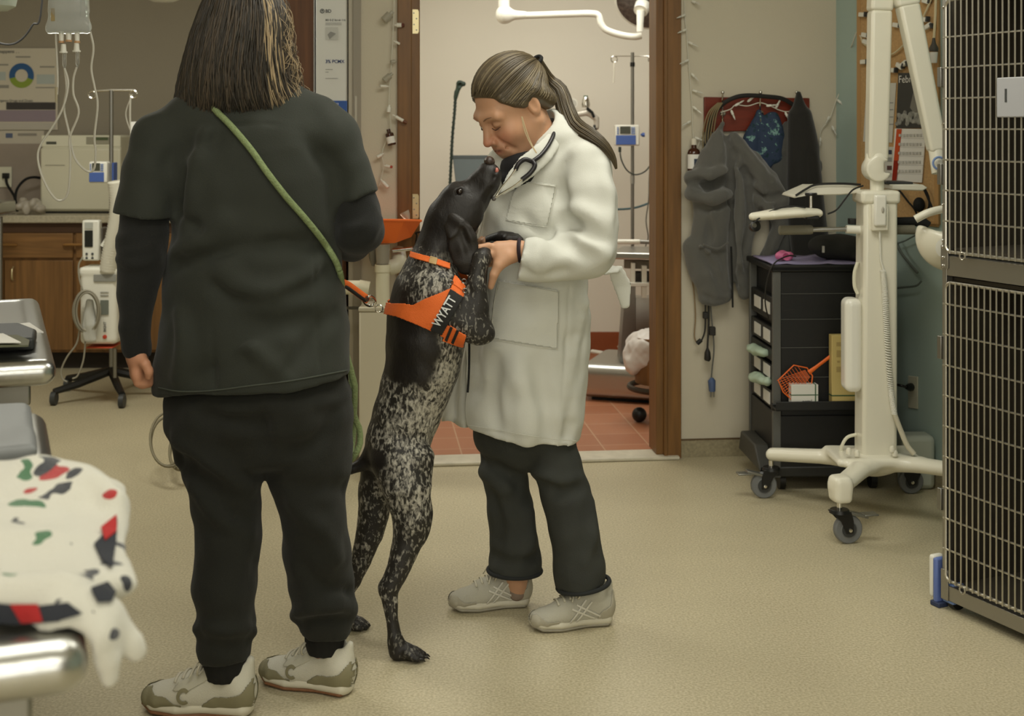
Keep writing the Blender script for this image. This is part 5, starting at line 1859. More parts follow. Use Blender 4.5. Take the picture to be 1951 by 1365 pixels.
def caster(q, r, yaw, pedal, parent, top):
    """q wheel centre; swivel bracket above, brake pedal"""
    d = Vector((math.cos(yaw), math.sin(yaw), 0))       # wheel axle
    f = Vector((-d.y, d.x, 0))                          # rolling direction
    w = MB().lathe(q - d * .014, [(.0, 0), (r * .55, 0), (r * .6, .002), (r * .92, .002), (r, .006), (r, .022), (r * .92, .026), (r * .6, .026), (r * .55, .028), (.0, .028)], d, 36).build('wheel', GREY, parent)
    MB().lathe(q - d * .0165, [(.0, 0), (r * .5, 0), (r * .54, .003), (r * .54, .03), (r * .5, .033), (.0, .033)], d, 28).build('hub', DGREY, w)
    MB().lathe(q - d * .026, [(.0, 0), (.006, .001), (.007, .004), (.007, .05), (.006, .052)], d, 14).build('axle_bolt', CHROME, w)
    tp = Vector((q.x, q.y, q.z + r + .012)) - f * (.028 * pedal)
    b = MB()
    for sgn in (-1, 1):
        o_ = d * (.02 * sgn) - d * .0018
        b.prism([q + f * .012 - Vector((0, 0, .012)) + o_, q - f * .012 - Vector((0, 0, .01)) + o_, q - f * (.03 if pedal >= 0 else .012) + Vector((0, 0, r * .6)) + o_, tp - f * .032 + o_, tp + f * .032 + o_, q + f * (.03 if pedal <= 0 else .012) + Vector((0, 0, r * .6)) + o_], d * .0036)
    b.cyl(tp + Vector((0, 0, -.006)), tp + Vector((0, 0, .006)), .034, .03)
    br = b.build('fork', BLACK, parent, bevel=.001)
    MB().cyl(tp, Vector((tp.x, tp.y, top)), .009).build('stem', CHROME, br)
    if pedal:
        MB().box(q + f * .035 * pedal + Vector((0, 0, r * .95)) - d * .002, (.032, .062, .010), Matrix.Rotation(yaw, 3, 'Z') @ Matrix.Rotation(math.radians(14), 3, 'X')).build('brake_lever', mat('zinc', (140, 140, 134), .35, metal=.8), br, bevel=.002)
        MB().box(q + f * .075 * pedal + Vector((0, 0, r * .93)) - d * .002, (.040, .048, .006), Matrix.Rotation(yaw, 3, 'Z')).build('brake_pedal', mat('zinc', (140, 140, 134), .35, metal=.8), br, bevel=.002)


def wheel_at(x, y, z, r):
    q = P(x, y, z)
    q.z = r
    return q


caster(wheel_at(1455, 0, 4.87, .047), .047, math.radians(95), 1, t, L_.z - .02)
caster(wheel_at(1615, 0, 4.34, .047), .047, math.radians(100), -1, t, F_.z - .03)
caster(wheel_at(1735, 0, 4.93, .045), .045, math.radians(92), 0, t, B_.z - .02)
caster(wheel_at(1865, 0, 4.42, .047), .047, math.radians(95), 0, t, R_.z - .02)
# trays, handles
mb = MB()
poly = [P(1512, 378, zx + .02), P(1516, 373, zx), P(1534, 365, zx), P(1555, 356, zx), P(1640, 356, zx), P(1640, 368, zx), P(1600, 372, zx), P(1545, 372, zx)]
mb.prism(poly, (0, .22, 0))
mb.build('upper_tray', mat('tray_ivory', (214, 210, 194), .4), t, bevel=.004)
MB().tube(bez(pp([(1516, 373, zx - .005), (1535, 361, zx - .005), (1556, 352, zx - .005), (1600, 350, zx - .005), (1640, 352, zx - .005)]), 24), .004, 6).build('tray_edge', BLACK, t)
MB().prism(pp([(1700, 352), (1758, 352), (1768, 358), (1758, 364), (1700, 362)], zx + .02), (0, .2, 0)).build('rear_tray', mat('tray_ivory', (214, 210, 194), .4), t, bevel=.004)
MB().prism(pp([(1688, 346), (1740, 347), (1740, 351), (1688, 351)], zx + .06), (0, .12, 0)).build('flat_panel', DGREY, t, bevel=.002)
MB().cyl(P(1545, 396, zx), P(1545, 372, zx), .005).build('tray_post', CHROME, t)
MB().lathe(P(1545, 373, zx), [(.02, 0), (.022, .006), (.02, .01)], n=20).build('tray_pivot', BLACK, t)
s = SDF()
s.chain([(P(1434, 413, zx - .03), .020, .014), (P(1470, 409, zx - .03), .05, .018), (P(1520, 405, zx - .02), .055, .018), (P(1556, 406, zx), .035, .016)], u=(0, 1, 0), k=.01)
s.build('paddle', IV, t, h=.005)
MB().span(P(1536, 419, zx - .045), P(1556, 410, zx)).build('paddle_knob', BLACK, t, bevel=.004)
MB().tube([P(1484, 439, zx), P(1486, 439, zx), P(1544, 438, zx), P(1548, 438, zx)], [.013, .0165, .0165, .014], 16).build('grip', mat('olive_grey_foam', (118, 114, 98), .85, bump=.4, bscale=300), t)
MB().cyl(P(1546, 438, zx), P(1614, 437, zx), .0085).build('handle_bar', STEEL, t)
MB().cyl(P(1612, 437, zx), P(1640, 438, zx), .0145).build('handle_mount', WHITE, t)
MB().cyl(P(1700, 438, zx + .03), P(1742, 438, zx + .03), .0165).build('grip', mat('olive_grey_foam', (118, 114, 98), .85), t)
MB().tube(pp([(1700, 423), (1740, 422), (1762, 425), (1768, 430)], zx + .05), .016, 12).build('padded_bar', BLACKM, t)
MB().span(P(1619, 428, zx + .06), P(1640, 416, zx + .09)).build('clip', BLACK, t, bevel=.002)
MB().lathe(P(1435, 432, zx - .02), [(.0, 0), (.017, 0), (.019, .004), (.019, .02), (.012, .024)], (.3, -1, .2), 20).build('dial_knob', BLACK, t)
MB().lathe(P(1437, 430, zx - .046), [(.0, 0), (.008, 0), (.008, .003)], (.3, -1, .2), 16).build('knob_face', STEEL, t)
MB().tube(bez(pp([(1577, 408), (1594, 400), (1610, 380), (1625, 362), (1645, 354)], zx - .06), 28), .003, 6).build('black_lead', BLACK, t)
MB().tube(bez(pp([(1436, 425), (1448, 415), (1470, 402), (1505, 393), (1535, 396)], zx - .055), 28), .0028, 6).build('black_lead', BLACK, t)
MB().tube(bez(pp([(1632, 828), (1614, 834), (1604, 850), (1602, 862)], zx + .02), 20), .006, 8).build('rear_cord', CREAM, t)
MB().tube(bez(pp([(1634, 500), (1628, 520), (1628, 545), (1634, 560)], zx), 20), .006, 8).build('rear_cord', CREAM, t)

# ------------------------------------------------------------------ teal wall: board, calendar, outlet
BEND = TP(1786, 300)
t = thing('cork_board', 'tan cork board on the teal wall behind the white stand', 'board', TP(1700, 410))
MB().prism([TP(1640, 408, .002), TP(1786, 424, .002), TP(1786, -60, .002), TP(1640, -60, .002)], TN * .012).build('cork', TAN, t, smooth=0)
fb = MB()
for (a, b) in (((1637, 411), (1788, 427)), ):
    fb.tube([TP(*a, .01), TP(*b, .01)], .012, 4)
fb.tube([TP(1638, -60, .01), TP(1638, 411, .01)], .012, 4)
fb.tube([TP(1786, -60, .01), TP(1786, 427, .01)], .012, 4)
fb.build('frame', mat('light_oak_frame', (176, 136, 86), .5), t, smooth=0)
t = thing('wall_calendar', 'February calendar with dark picture above a white grid on cork board', 'calendar', TP(1735, 345, .02))
LF = .018
q = [TP(1708, 244, LF), TP(1764, 244, LF), TP(1762, 139, LF), TP(1712, 139, LF)]
MB().prism(q, TN * .002).build('picture', mat('calendar_picture', (64, 64, 60), .5), t, smooth=0)
text_obj('lettering', 'February', PAPER, TP(1712, 158, LF + .003), TD, (0, 0, 1), .028, t)
s = SDF()
for i in range(26):
    x = 1709 + (i * 37 % 53)
    y = 236 - (i * 17 % 22)
    s.ell(TP(x, y, LF + .003), (.012, .012, .010), k=.003)
s.half(TP(1735, 200, LF + .006), TN)
s.half(TP(1735, 244, LF), (0, 0, -1))
s.build('picture_flowers', mat('grey_flowers', (150, 150, 144), .7, var=.4, vscale=60), t, h=.005)
MB().prism([TP(1734, 205, LF + .002), TP(1758, 240, LF + .002), TP(1762, 172, LF + .002), TP(1744, 160, LF + .002)], TN * .001).build('picture_glow', mat('calendar_glow', (128, 126, 118), .6), t, smooth=0)
q = [TP(1700, 346, LF), TP(1757, 348, LF), TP(1765, 246, LF), TP(1706, 245, LF)]
MB().prism(q, TN * .003).build('page', PAPER, t, smooth=0)
dots = MB()
for r in range(5):
    for c_ in range(7):
        dots.box(TP(1716 + c_ * 6.4 - r * .6, 258 + r * 17, LF + .0035), (.010, .010, .010), Matrix((TD, TN, (0, 0, 1))).transposed())
for r in range(5):
    dots.prism([TP(1710 - r * .8, 264 + r * 17, LF + .003), TP(1762 - r, 265 + r * 17, LF + .003), TP(1762 - r, 264 + r * 17, LF + .003), TP(1710 - r * .8, 263 + r * 17, LF + .003)], TN * .0004)
dots.build('grid_print', mat('grid_print', (200, 198, 192), .8), t, smooth=0)
MB().prism([TP(1700, 344, LF + .004), TP(1708, 344, LF + .004), TP(1718, 246, LF + .004), TP(1709, 246, LF + .004)], TN * .002).build('orange_strip', mat('orange_foil', (206, 86, 44), .3), t, smooth=0)
MB().prism([TP(1700, 344, LF + .0065), TP(1708, 344, LF + .0065), TP(1712, 306, LF + .0065), TP(1703, 306, LF + .0065)], TN * .001).build('red_strip', mat('red_foil', (150, 44, 24), .3), t, smooth=0)
t = thing('pinned_paper', 'white pinned sheets behind the white arm on cork board', 'paper', TP(1650, 270, .016))
MB().prism([TP(1645, 270, .0155), TP(1700, 272, .0155), TP(1708, 158, .0155), TP(1652, 160, .0155)], TN * .002).build('sheet', mat('notice_white', (206, 204, 194), .8), t, smooth=0)
for y in (195, 208, 222, 236):
    MB().prism([TP(1692, y + 2, .018), TP(1702, y + 2, .018), TP(1702, y, .018), TP(1692, y, .018)], TN * .0005).build('text_line', mat('faint_ink', (150, 150, 146), .8), t, smooth=0)
t = thing('pinned_card', 'small card strip with dark marks pinned below the white sheets', 'card', TP(1694, 340, .016))
MB().prism([TP(1686, 344, .015), TP(1704, 345, .015), TP(1704, 280, .015), TP(1686, 280, .015)], TN * .002).build('card', mat('notice_white', (206, 204, 194), .8), t, smooth=0)
for (y, c_, n_) in ((286, (60, 66, 84), 'navy_mark'), (300, (150, 150, 146), 'faint_ink'), (316, (92, 60, 56), 'maroon_mark'), (330, (186, 184, 176), 'pale_mark')):
    MB().prism([TP(1690, y + 8, .018), TP(1699, y + 8, .018), TP(1699, y, .018), TP(1690, y, .018)], TN * .0005).build('mark', mat(n_, c_, .7), t, smooth=0)
# clips and cups on the string across the board
clips = thing('clip_garland', 'string of white binder clips and bulbs pinned across the cork board', 'garland', TP(1690, 98, .03))
MB().tube(bez([TP(x, y, .03) for (x, y) in ((1640, 70), (1648, 85), (1690, 104), (1715, 92), (1740, 60), (1760, 30), (1778, -10))], 50), .004, 6).build('cord', mat('cream_ribbon', (206, 192, 156), .7), clips)
for i, (x, y, ang) in enumerate(((1643, 28, .1), (1648, 67, .2), (1646, 118, .0), (1650, 80, .3), (1708, 48, .2), (1700, 134, .1), (1722, 122, -.5), (1714, 126, .5), (1760, 37, .2), (1768, 50, -.4), (1764, 2, .3))):
    c_ = TP(x, y, .03)
    Rr = Matrix((TD, TN, (0, 0, 1))).transposed() @ Matrix.Rotation(ang, 3, 'Y')
    b = MB().box(c_, (.036, .014, .018), Rr).build('clip', WHITE, clips, bevel=.003)
    MB().box(c_ + TD * .021, (.008, .016, .02), Rr).build('clip_end', DGREY, b)
t = thing('hanging_cup', 'dark-topped white medicine cup hanging at the right of the cork board', 'cup', TP(1778, 118, .03))
MB().lathe(TP(1779, 120, .04), [(.012, 0), (.015, .04), (.014, .04)], n=16).build('cup', PAPER, t)
MB().lathe(TP(1779, 98, .04), [(.016, 0), (.017, .012), (.008, .03), (.005, .05)], n=16).build('top', mat('dark_cup_top', (70, 66, 58), .5), t)
MB().tube([TP(1779, 80, .04), TP(1782, 30, .03), TP(1784, -40, .03)], .005, 6).build('ribbon', mat('cream_ribbon', (206, 192, 156), .7), t)
t = thing('wall_outlet', 'ivory outlet with a black plug low on the teal wall', 'outlet', TP(1742, 775))
MB().prism([TP(1732, 777, .001), TP(1750, 780, .001), TP(1750, 718, .001), TP(1732, 716, .001)], TN * .006).build('plate', mat('ivory_plate', (190, 188, 166), .5), t, bevel=.002)
MB().tube([TP(1736, 738, .008), TP(1733, 738, .03), TP(1727, 738, .05)], [.016, .015, .008], 12).build('plug', BLACK, t)
MB().tube(bez([TP(1727, 738, .05), TP(1716, 735, .07), TP(1704, 733, .07), TP(1690, 738, .06)], 20), .005, 8).build('cord', BLACK, t)
cd = MB()
cd.tube(bez([TP(x, y, .03) for (x, y) in ((1698, 345), (1716, 366), (1730, 384), (1742, 398), (1752, 415), (1768, 400), (1770, 380), (1762, 360), (1752, 352))], 50), .004, 6)
cd.tube(bez([TP(x, y, .035) for (x, y) in ((1760, 360), (1768, 378), (1776, 396))], 16), .004, 6)
cd.ball(TP(1751, 390, .04), (.022, .022, .028), 14)
tag(cd.build('tangled_leads', BLACKM), 'tangle of black leads hanging in front of the cork board base', 'cable')
cd = MB()
cd.tube(bez([TP(x, y, .03) for (x, y) in ((1702, 450), (1716, 480), (1735, 505), (1748, 520))], 24), .006, 6)
cd.tube(bez([TP(x, y, .03) for (x, y) in ((1702, 466), (1722, 460), (1745, 448))], 20), .003, 6)
cd.tube(bez([TP(x, y, .03) for (x, y) in ((1698, 550), (1720, 548), (1745, 545), (1756, 536))], 20), .004, 6)
tag(cd.build('grey_leads', mat('grey_green_lead', (98, 106, 100), .6)), 'grey leads hanging on the teal wall right of the white column', 'cable')
bx = MB().span(P(1722, 890, 5.05) * 1, P(1772, 856, 5.15))
mb = MB().box((P(1745, 0, 5.02).x, 5.02, .10), (.12, .10, .2))
tag(mb.build('floor_box', mat('pale_teal_box', (184, 190, 178), .5), bevel=.02), 'pale rounded box on the floor behind the white stand base', 'box')

# ------------------------------------------------------------------ steel cage bank on the right
K0 = Vector((P(1797, 0, 3.75).x, 3.75, 0))
KD = Vector((.421, -.907, 0)).normalized()
KN = Vector((-KD.y, KD.x, 0))       # into the cage (right and back)
RK = Matrix((KD, KN, (0, 0, 1))).transposed()


def KP(u, v, h):
    return K0 + KD * u + KN * v + Vector((0, 0, h))


def kbox(mb, u0, u1, v0, v1, h0, h1):
    return mb.box(KP((u0 + u1) / 2, (v0 + v1) / 2, (h0 + h1) / 2), (abs(u1 - u0), abs(v1 - v0), abs(h1 - h0)), RK)


def kh(y):
    return EYE - (y - CY) * 3.75 / FPX


KW, KDP = .92, .68
t = thing('cage_bank', 'stainless steel two-tier animal cage bank on the right', 'cage', KP(KW / 2, KDP / 2, 0))
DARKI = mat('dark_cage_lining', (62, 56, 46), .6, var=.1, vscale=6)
CAGE = mat('cage_steel', (158, 155, 147), .34, metal=.9)
RODM = mat('rod_steel', (192, 188, 176), .30, metal=.9)
sh = MB()
kbox(sh, 0, .012, .012, KDP, .05, 1.78)
kbox(sh, KW - .012, KW, .012, KDP, .05, 1.78)
kbox(sh, 0, KW, KDP - .012, KDP, .05, 1.78)
sh.build('outer_panels', CAGE, t, smooth=0)
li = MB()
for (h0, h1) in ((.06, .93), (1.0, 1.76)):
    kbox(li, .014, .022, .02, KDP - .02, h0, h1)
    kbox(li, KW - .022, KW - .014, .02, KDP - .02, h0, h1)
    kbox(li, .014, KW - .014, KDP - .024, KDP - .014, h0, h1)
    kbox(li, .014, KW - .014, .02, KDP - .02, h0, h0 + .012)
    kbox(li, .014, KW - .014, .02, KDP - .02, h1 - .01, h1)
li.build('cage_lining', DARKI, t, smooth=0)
fm = MB()
kbox(fm, 0, .017, -.004, .02, .045, 1.8)
kbox(fm, KW - .017, KW, -.004, .02, .045, 1.8)
kbox(fm, 0, KW, -.004, .02, .03, .072)
kbox(fm, 0, KW, -.003, .02, .935, .992)
kbox(fm, 0, KW, -.003, .02, 1.76, 1.8)
fm.build('frame', CAGE, t, bevel=.002)
pl = MB()
kbox(pl, -.002, .026, -.008, -.003, .955, 1.02)
kbox(pl, -.002, .026, -.008, -.003, kh(1140), kh(1082))
pl.build('corner_plate', CAGE, t, bevel=.002)
for h in (1.015, .985, .962, kh(15), kh(237), kh(390), kh(458)):
    MB().lathe(KP(.009, -.008, h), [(.0045, -.001), (.0045, .002), (.001, .004)], -KN, 10).build('rivet', CHROME, t)
for (y0, y1) in ((128, 166), (312, 352), (640, 744 - 60), (930, 972)):
    lt = MB()
    kbox(lt, -.012, .004, -.012, .0, kh(y1), kh(y0))
    lt.build('latch', STEELD, t, bevel=.002)


def cage_door(h0, h1, name_ring):
    d = MB()
    u0, u1 = .021, KW - .02
    rr = .02
    pts = []
    for (cu, ch, a0) in ((u0 + rr, h0 + rr, math.pi), (u1 - rr, h0 + rr, 1.5 * math.pi), (u1 - rr, h1 - rr, 0), (u0 + rr, h1 - rr, .5 * math.pi)):
        for i in range(6):
            a = a0 + i * math.pi / 10
            pts.append(KP(cu + rr * math.cos(a), -.010, ch + rr * math.sin(a)))
    d.tube(pts + [pts[0], pts[1]], .0048, 8, cap=False)
    dr = d.build('cage_door', RODM, t)
    n = 0
    u = u0 + .0215
    bars = MB()
    while u < u1 - .01:
        bars.tube([KP(u, -.016, h0 - .004), KP(u, -.016, h1 + .003)], .0026, 6)
        u += .0216
    bars.build('vertical_rods', RODM, dr)
    hz = MB()
    h = h0 + .085
    while h < h1 - .03:
        hz.tube([KP(u0 - .009, -.0115, h), KP(u1 + .004, -.0115, h)], .0031, 6)
        h += .0853
    hz.build('cross_rods', RODM, dr)
    MB().ring(KP(.095, -.02, h0 - .006), .010, .0024, -KN, 18).build('pull_ring', RODM, dr)


cage_door(kh(1099), kh(536), 0)
cage_door(kh(478), 1.702, 0)
ch_ = MB()
kbox(ch_, .225, .33, -.026, -.02, 1.375, 1.48)
cdh = ch_.build('card_holder', mat('grey_card_holder', (158, 158, 160), .4), t, bevel=.003)
sl_ = MB()
kbox(sl_, .255, .262, -.027, -.0255, 1.415, 1.45)
sl_.build('slot', DGREY, cdh, smooth=0)
for (u, v) in ((.008, .03), (KW - .04, .03), (.02, KDP - .05), (KW - .04, KDP - .05)):
    q = KP(u, v, 0)
    bf = MB()
    kbox(bf, u - .012, u + .03, v - .03, v + .012, .02, .075)
    cb_ = bf.build('caster_housing', LBLUE, t, bevel=.004)
    w = MB().lathe(KP(u + .0, v - .0, .028), [(.0, 0), (.026, .0), (.028, .004), (.028, .02), (.026, .024), (0, .024)], KD, 20).build('wheel', BLACK, cb_)
# blue and white bumper block at the near corner
t = thing('wheel_block', 'blue and white plastic block standing at the front foot of the cage', 'block', KP(-.03, .03, 0))
b = MB()
kbox(b, -.030, -.014, -.012, .03, .012, kh(1068) + .002)
b.build('blue_shell', mat('block_blue', (96, 116, 176), .4), t, bevel=.006)
b = MB()
kbox(b, -.052, -.030, -.008, .034, .02, kh(1068) + .005)
b.build('white_shell', WHITE, t, bevel=.009, seg=3)
b = MB()
kbox(b, -.040, -.004, -.012, .024, .0, .014)
b.build('foot', mat('dark_blue_rubber', (46, 56, 84), .6), t, bevel=.003)

# ------------------------------------------------------------------ people: shared builders
def skin_mat(name, c, lip, blush):
    m = mat(name, c, .5, sub=.12)
    nt = m.node_tree
    b = nt.nodes['Principled BSDF']
    at = nt.nodes.new('ShaderNodeAttribute')
    at.attribute_name = 'tint'
    sp = nt.nodes.new('ShaderNodeSeparateColor')
    nt.links.new(at.outputs['Color'], sp.inputs[0])
    m1 = nt.nodes.new('ShaderNodeMix')
    m1.data_type = 'RGBA'
    m1.inputs['A'].default_value = lin(c)
    m1.inputs['B'].default_value = lin(blush)
    m2 = nt.nodes.new('ShaderNodeMix')
    m2.data_type = 'RGBA'
    m2.inputs['B'].default_value = lin(lip)
    nt.links.new(sp.outputs[1], m1.inputs['Factor'])
    nt.links.new(m1.outputs['Result'], m2.inputs['A'])
    nt.links.new(sp.outputs[0], m2.inputs['Factor'])
    nt.links.new(m2.outputs['Result'], b.inputs['Base Color'])
    return m


def tint(o, fn, parent):
    """per-vertex colouring of the skin itself: fn(world points) -> (n, 2)"""
    me = o.data
    n = len(me.vertices)
    co = np.empty(n * 3)
    me.vertices.foreach_get('co', co)
    co = co.reshape(-1, 3)
    p = parent
    while p is not None:
        co = co + np.array(p.location)
        p = p.parent
    v = fn(co)
    a = me.color_attributes.new('tint', 'FLOAT_COLOR', 'POINT')
    c = np.zeros((n, 4))
    c[:, 0] = v[:, 0]
    c[:, 1] = v[:, 1]
    c[:, 3] = 1
    a.data.foreach_set('color', c.ravel())


class Head:
    def __init__(s, C, fwd, left, up, k=1.0):
        s.C, s.f, s.l, s.u, s.k = Vector(C), Vector(fwd).normalized(), Vector(left).normalized(), Vector(up).normalized(), k
        s.R = Matrix((s.f, s.l, s.u)).transposed()

    def p(s, f, l, u):
        return s.C + (s.f * f + s.l * l + s.u * u) * s.k

    def sculpt(s, S):
        k, R, p = s.k, s.R, s.p
        E = lambda c, r, kk=.02, op='u': S.ell(p(*c), tuple(q * k for q in r), R=R, k=kk, op=op)
        C = lambda n, kk=.015, op='u': S.chain([(p(*a), r * k) for (a, r) in n], k=kk, op=op)
        E((-.015, 0, .045), (.098, .076, .085))
        E((.034, 0, -.02), (.060, .062, .088), .04)
        E((.060, 0, -.094), (.030, .033, .025), .04)
        for q in (-1, 1):
            C([((-.008, q * .056, -.045), .022), ((.05, q * .022, -.098), .018)], .03)
            E((.060, q * .038, -.034), (.030, .027, .026), .03)
            E((-.012, q * .077, .002), (.018, .010, .032), .008)
            E((-.006, q * .086, .004), (.008, .006, .018), .006, 's')
        C([((.080, -.044, .024), .013), ((.093, 0, .024), .013), ((.080, .044, .024), .013)], .022)
        for q in (-1, 1):
            E((.101, q * .032, .003), (.017, .019, .012), .018, 's')
            E((.0785, q * .032, .003), (.0155, .0165, .0125), .004)
            C([((.095, q * .020, -.003), .0022), ((.093, q * .034, -.006), .0024), ((.084, q * .047, -.003), .002)], .004, 's')
        C([((.092, 0, .014), .009), ((.108, 0, -.018), .0105), ((.117, 0, -.033), .0115)], .014)
        for q in (-1, 1):
            E((.103, q * .0145, -.037), (.012, .009, .009), .007)
            E((.109, q * .0075, -.046), (.007, .004, .005), .004, 's')
        E((.075, 0, -.066), (.026, .034, .024), .03)
        C([((.087, -.027, -.063), .004), ((.100, -.008, -.060), .0065), ((.101, 0, -.061), .0062), ((.100, .008, -.060), .0065), ((.087, .027, -.063), .004)], .006)
        C([((.087, -.022, -.070), .005), ((.098, 0, -.074), .0075), ((.087, .022, -.070), .005)], .006)
        C([((.088, -.030, -.0645), .0022), ((.108, 0, -.0675), .0026), ((.088, .030, -.0645), .0022)], .004, 's')
        for q in (-1, 1):
            C([((.099, q * .022, -.036), .003), ((.090, q * .036, -.055), .0045), ((.080, q * .040, -.074), .003)], .014, 's')

    def tints(s, co):
        q = (co - np.array(s.C)) / s.k
        L = np.stack([q @ np.array(s.f), q @ np.array(s.l), q @ np.array(s.u)], 1)
        lip = np.clip(1.25 - np.sqrt(((L[:, 0] - .098) / .022) ** 2 + (L[:, 1] / .027) ** 2 + ((L[:, 2] + .067) / .013) ** 2), 0, 1)
        bl = np.zeros(len(L))
        for e in (-1, 1):
            bl += .8 * np.exp(-(((L[:, 0] - .08) / .03) ** 2 + ((L[:, 1] - e * .04) / .022) ** 2 + ((L[:, 2] + .035) / .022) ** 2))
        bl += .9 * np.exp(-(((L[:, 0] - .118) / .018) ** 2 + (L[:, 1] / .018) ** 2 + ((L[:, 2] + .034) / .016) ** 2))
        return lip, np.clip(bl, 0, 1)

    def lashes_brows(s, parent, lash, brow):
        for q in (-1, 1):
            MB().tube(bez([s.p(.0945, q * .018, -.003), s.p(.0955, q * .032, -.0075), s.p(.0865, q * .047, -.0035)], 12), [.0012] * 6 + [.0018] * 4 + [.001] * 3, 6).build('eyelash', lash, parent)
            MB().tube(bez([s.p(.104, q * .014, .024), s.p(.100, q * .032, .031), s.p(.086, q * .048, .027)], 12), [.002, .0028, .003, .003, .003, .003, .003, .0028, .0026, .0024, .002, .0016, .001], 6, flat=(1, .5)).build('eyebrow', brow, parent)


def shoe(parent, heel, toe, H0, kind, name='shoe'):
    """heel and toe: ground points of the sole ends. kind 'court' (olive trim) or 'runner'."""
    heel, toe = Vector(heel), Vector(toe)
    d = (toe - heel)
    L = d.length
    f = d.normalized()
    l = Vector((-f.y, f.x, 0))
    up = Vector((0, 0, 1))
    R = Matrix((f, l, up)).transposed()
    k = L / .28
    p = lambda x, y, z: heel + f * (x * k) + l * (y * k) + up * (z * k)
    body = SDF()
    body.chain([(p(.045, 0, .05), .036 * k, .045 * k), (p(.10, .0, .05), .036 * k, .045 * k), (p(.165, 0, .043), .043 * k, .036 * k), (p(.225, 0, .034), .043 * k, .026 * k), (p(.245, .0, .032), .034 * k, .022 * k)], u=l, k=.02)
    body.chain([(p(.052, 0, .07), .036 * k, .030 * k), (p(.062, 0, .098), .036 * k, .028 * k), (p(.060, 0, .112), .035 * k, .026 * k)], u=l, k=.03)
    body.chain([(p(.10, 0, .085), .026 * k, .026 * k), (p(.155, 0, .062), .026 * k, .022 * k)], u=l, k=.03)
    body.chain([(p(.028, 0, .10), .014 * k), (p(.022, 0, .120), .010 * k)], k=.02)
    body.ell(p(.064, 0, .128), (.036 * k, .027 * k, .030 * k), R=R, k=.006, op='s')
    body.half(p(.1, 0, .012), (0, 0, -1))
    m_up = mat('shoe_white_knit', (206, 202, 186), .7, bump=.4, bscale=600) if kind == 'court' else mat('shoe_grey_mesh', (186, 182, 166), .75, bump=.5, bscale=700)
    up_o = body.build(name, m_up, parent, h=.004)
    sole = SDF()
    sole.chain([(p(.036, 0, .020), .037 * k, .022 * k), (p(.10, 0, .020), .034 * k, .021 * k), (p(.18, 0, .018), .047 * k, .019 * k), (p(.235, 0, .020), .041 * k, .016 * k), (p(.258, 0, .026), .026 * k, .011 * k)], u=l, k=.01)
    sole.ell(p(.125, 0, -.004), (.03 * k, .08 * k, .011 * k), R=R, k=.01, op='s')
    sole.half(p(0, 0, .003), (0, 0, -1))
    ms = mat('sole_white', (212, 206, 186), .5) if kind == 'court' else mat('sole_ivory', (202, 196, 176), .5)
    so = sole.build('sole', ms, up_o, h=.004)
    out = SDF()
    out.chain([(p(.034, 0, .008), .036 * k, .010 * k), (p(.10, 0, .007), .032 * k, .008 * k), (p(.18, 0, .006), .047 * k, .009 * k), (p(.235, 0, .009), .041 * k, .009 * k), (p(.262, 0, .020), .022 * k, .007 * k)], u=l, k=.008)
    out.half(p(0, 0, .0), (0, 0, -1))
    mo = mat('gum_outsole', (128, 88, 60), .5) if kind == 'court' else mat('grey_outsole', (150, 144, 128), .6)
    out.build('outsole', mo, so, h=.004)

    def patch(nm, poly, m, off, side, n=20):
        """trim piece hugging the upper: poly in (x, z) of the shoe side, thickness off"""
        xs = [q[0] for q in poly]
        zs = [q[1] for q in poly]
        N = 46
        gx = np.linspace(min(xs), max(xs), N)
        gz_ = np.linspace(min(zs), max(zs), N)
        px = np.array(xs)
        pz = np.array(zs)

        def inside(x, z):
            c = False
            j = len(px) - 1
            for i in range(len(px)):
                if (pz[i] > z) != (pz[j] > z) and x < (px[j] - px[i]) * (z - pz[i]) / (pz[j] - pz[i]) + px[i]:
                    c = not c
                j = i
            return c
        pts = np.array([[p(x, side * .09, z) for z in gz_] for x in gx]).reshape(-1, 3)
        dr = np.tile(np.array(-l * side), (len(pts), 1))
        t = body.ray(pts, dr, 0, .12, off=off)
        idx = {}
        vs, fs = [], []
        P3 = pts + dr * np.nan_to_num(t)[:, None]
        ok = ~np.isnan(t)
        for i in range(N - 1):
            for j in range(N - 1):
                c = [i * N + j, (i + 1) * N + j, (i + 1) * N + j + 1, i * N + j + 1]
                if all(ok[q] for q in c) and inside((gx[i] + gx[i + 1]) / 2, (gz_[j] + gz_[j + 1]) / 2):
                    f_ = []
                    for q in c:
                        if q not in idx:
                            idx[q] = len(vs)
                            vs.append(P3[q])
                        f_.append(idx[q])
                    fs.append(tuple(f_))
        if fs:
            MB().add(vs, fs).build(nm, m, up_o, smooth=180, solid=.0015)
    OL = mat('olive_suede', (136, 130, 102), .85)
    if kind == 'court':
        for sd in (1, -1):
            patch('toe_guard', [(.272, .01), (.272, .055), (.25, .062), (.225, .048), (.20, .046), (.18, .03), (.165, .028), (.16, .01)], OL, .0015, sd)
            patch('heel_guard', [(.0, .01), (.0, .075), (.012, .085), (.03, .060), (.06, .052), (.09, .050), (.115, .034), (.125, .02), (.125, .01)], OL, .0015, sd)
            patch('eyestay', [(.185, .06), (.175, .075), (.125, .10), (.098, .112), (.092, .098), (.12, .078), (.15, .062)], mat('eyestay_white', (192, 188, 170), .6), .0018, sd)
            C_ = [(.158 + .0155 * math.cos(a) * q, .050 + .0175 * math.sin(a) * q) for q, rng in ((1, range(0, 17)), (.55, range(16, -1, -1))) for a in [math.radians(-130 + i * 265 / 16 + 180 - 180) + math.pi * (0) for i in rng]]
            patch('side_emblem', C_, OL, .0022, sd)
    else:
        W_ = mat('silver_trim', (206, 202, 188), .4)
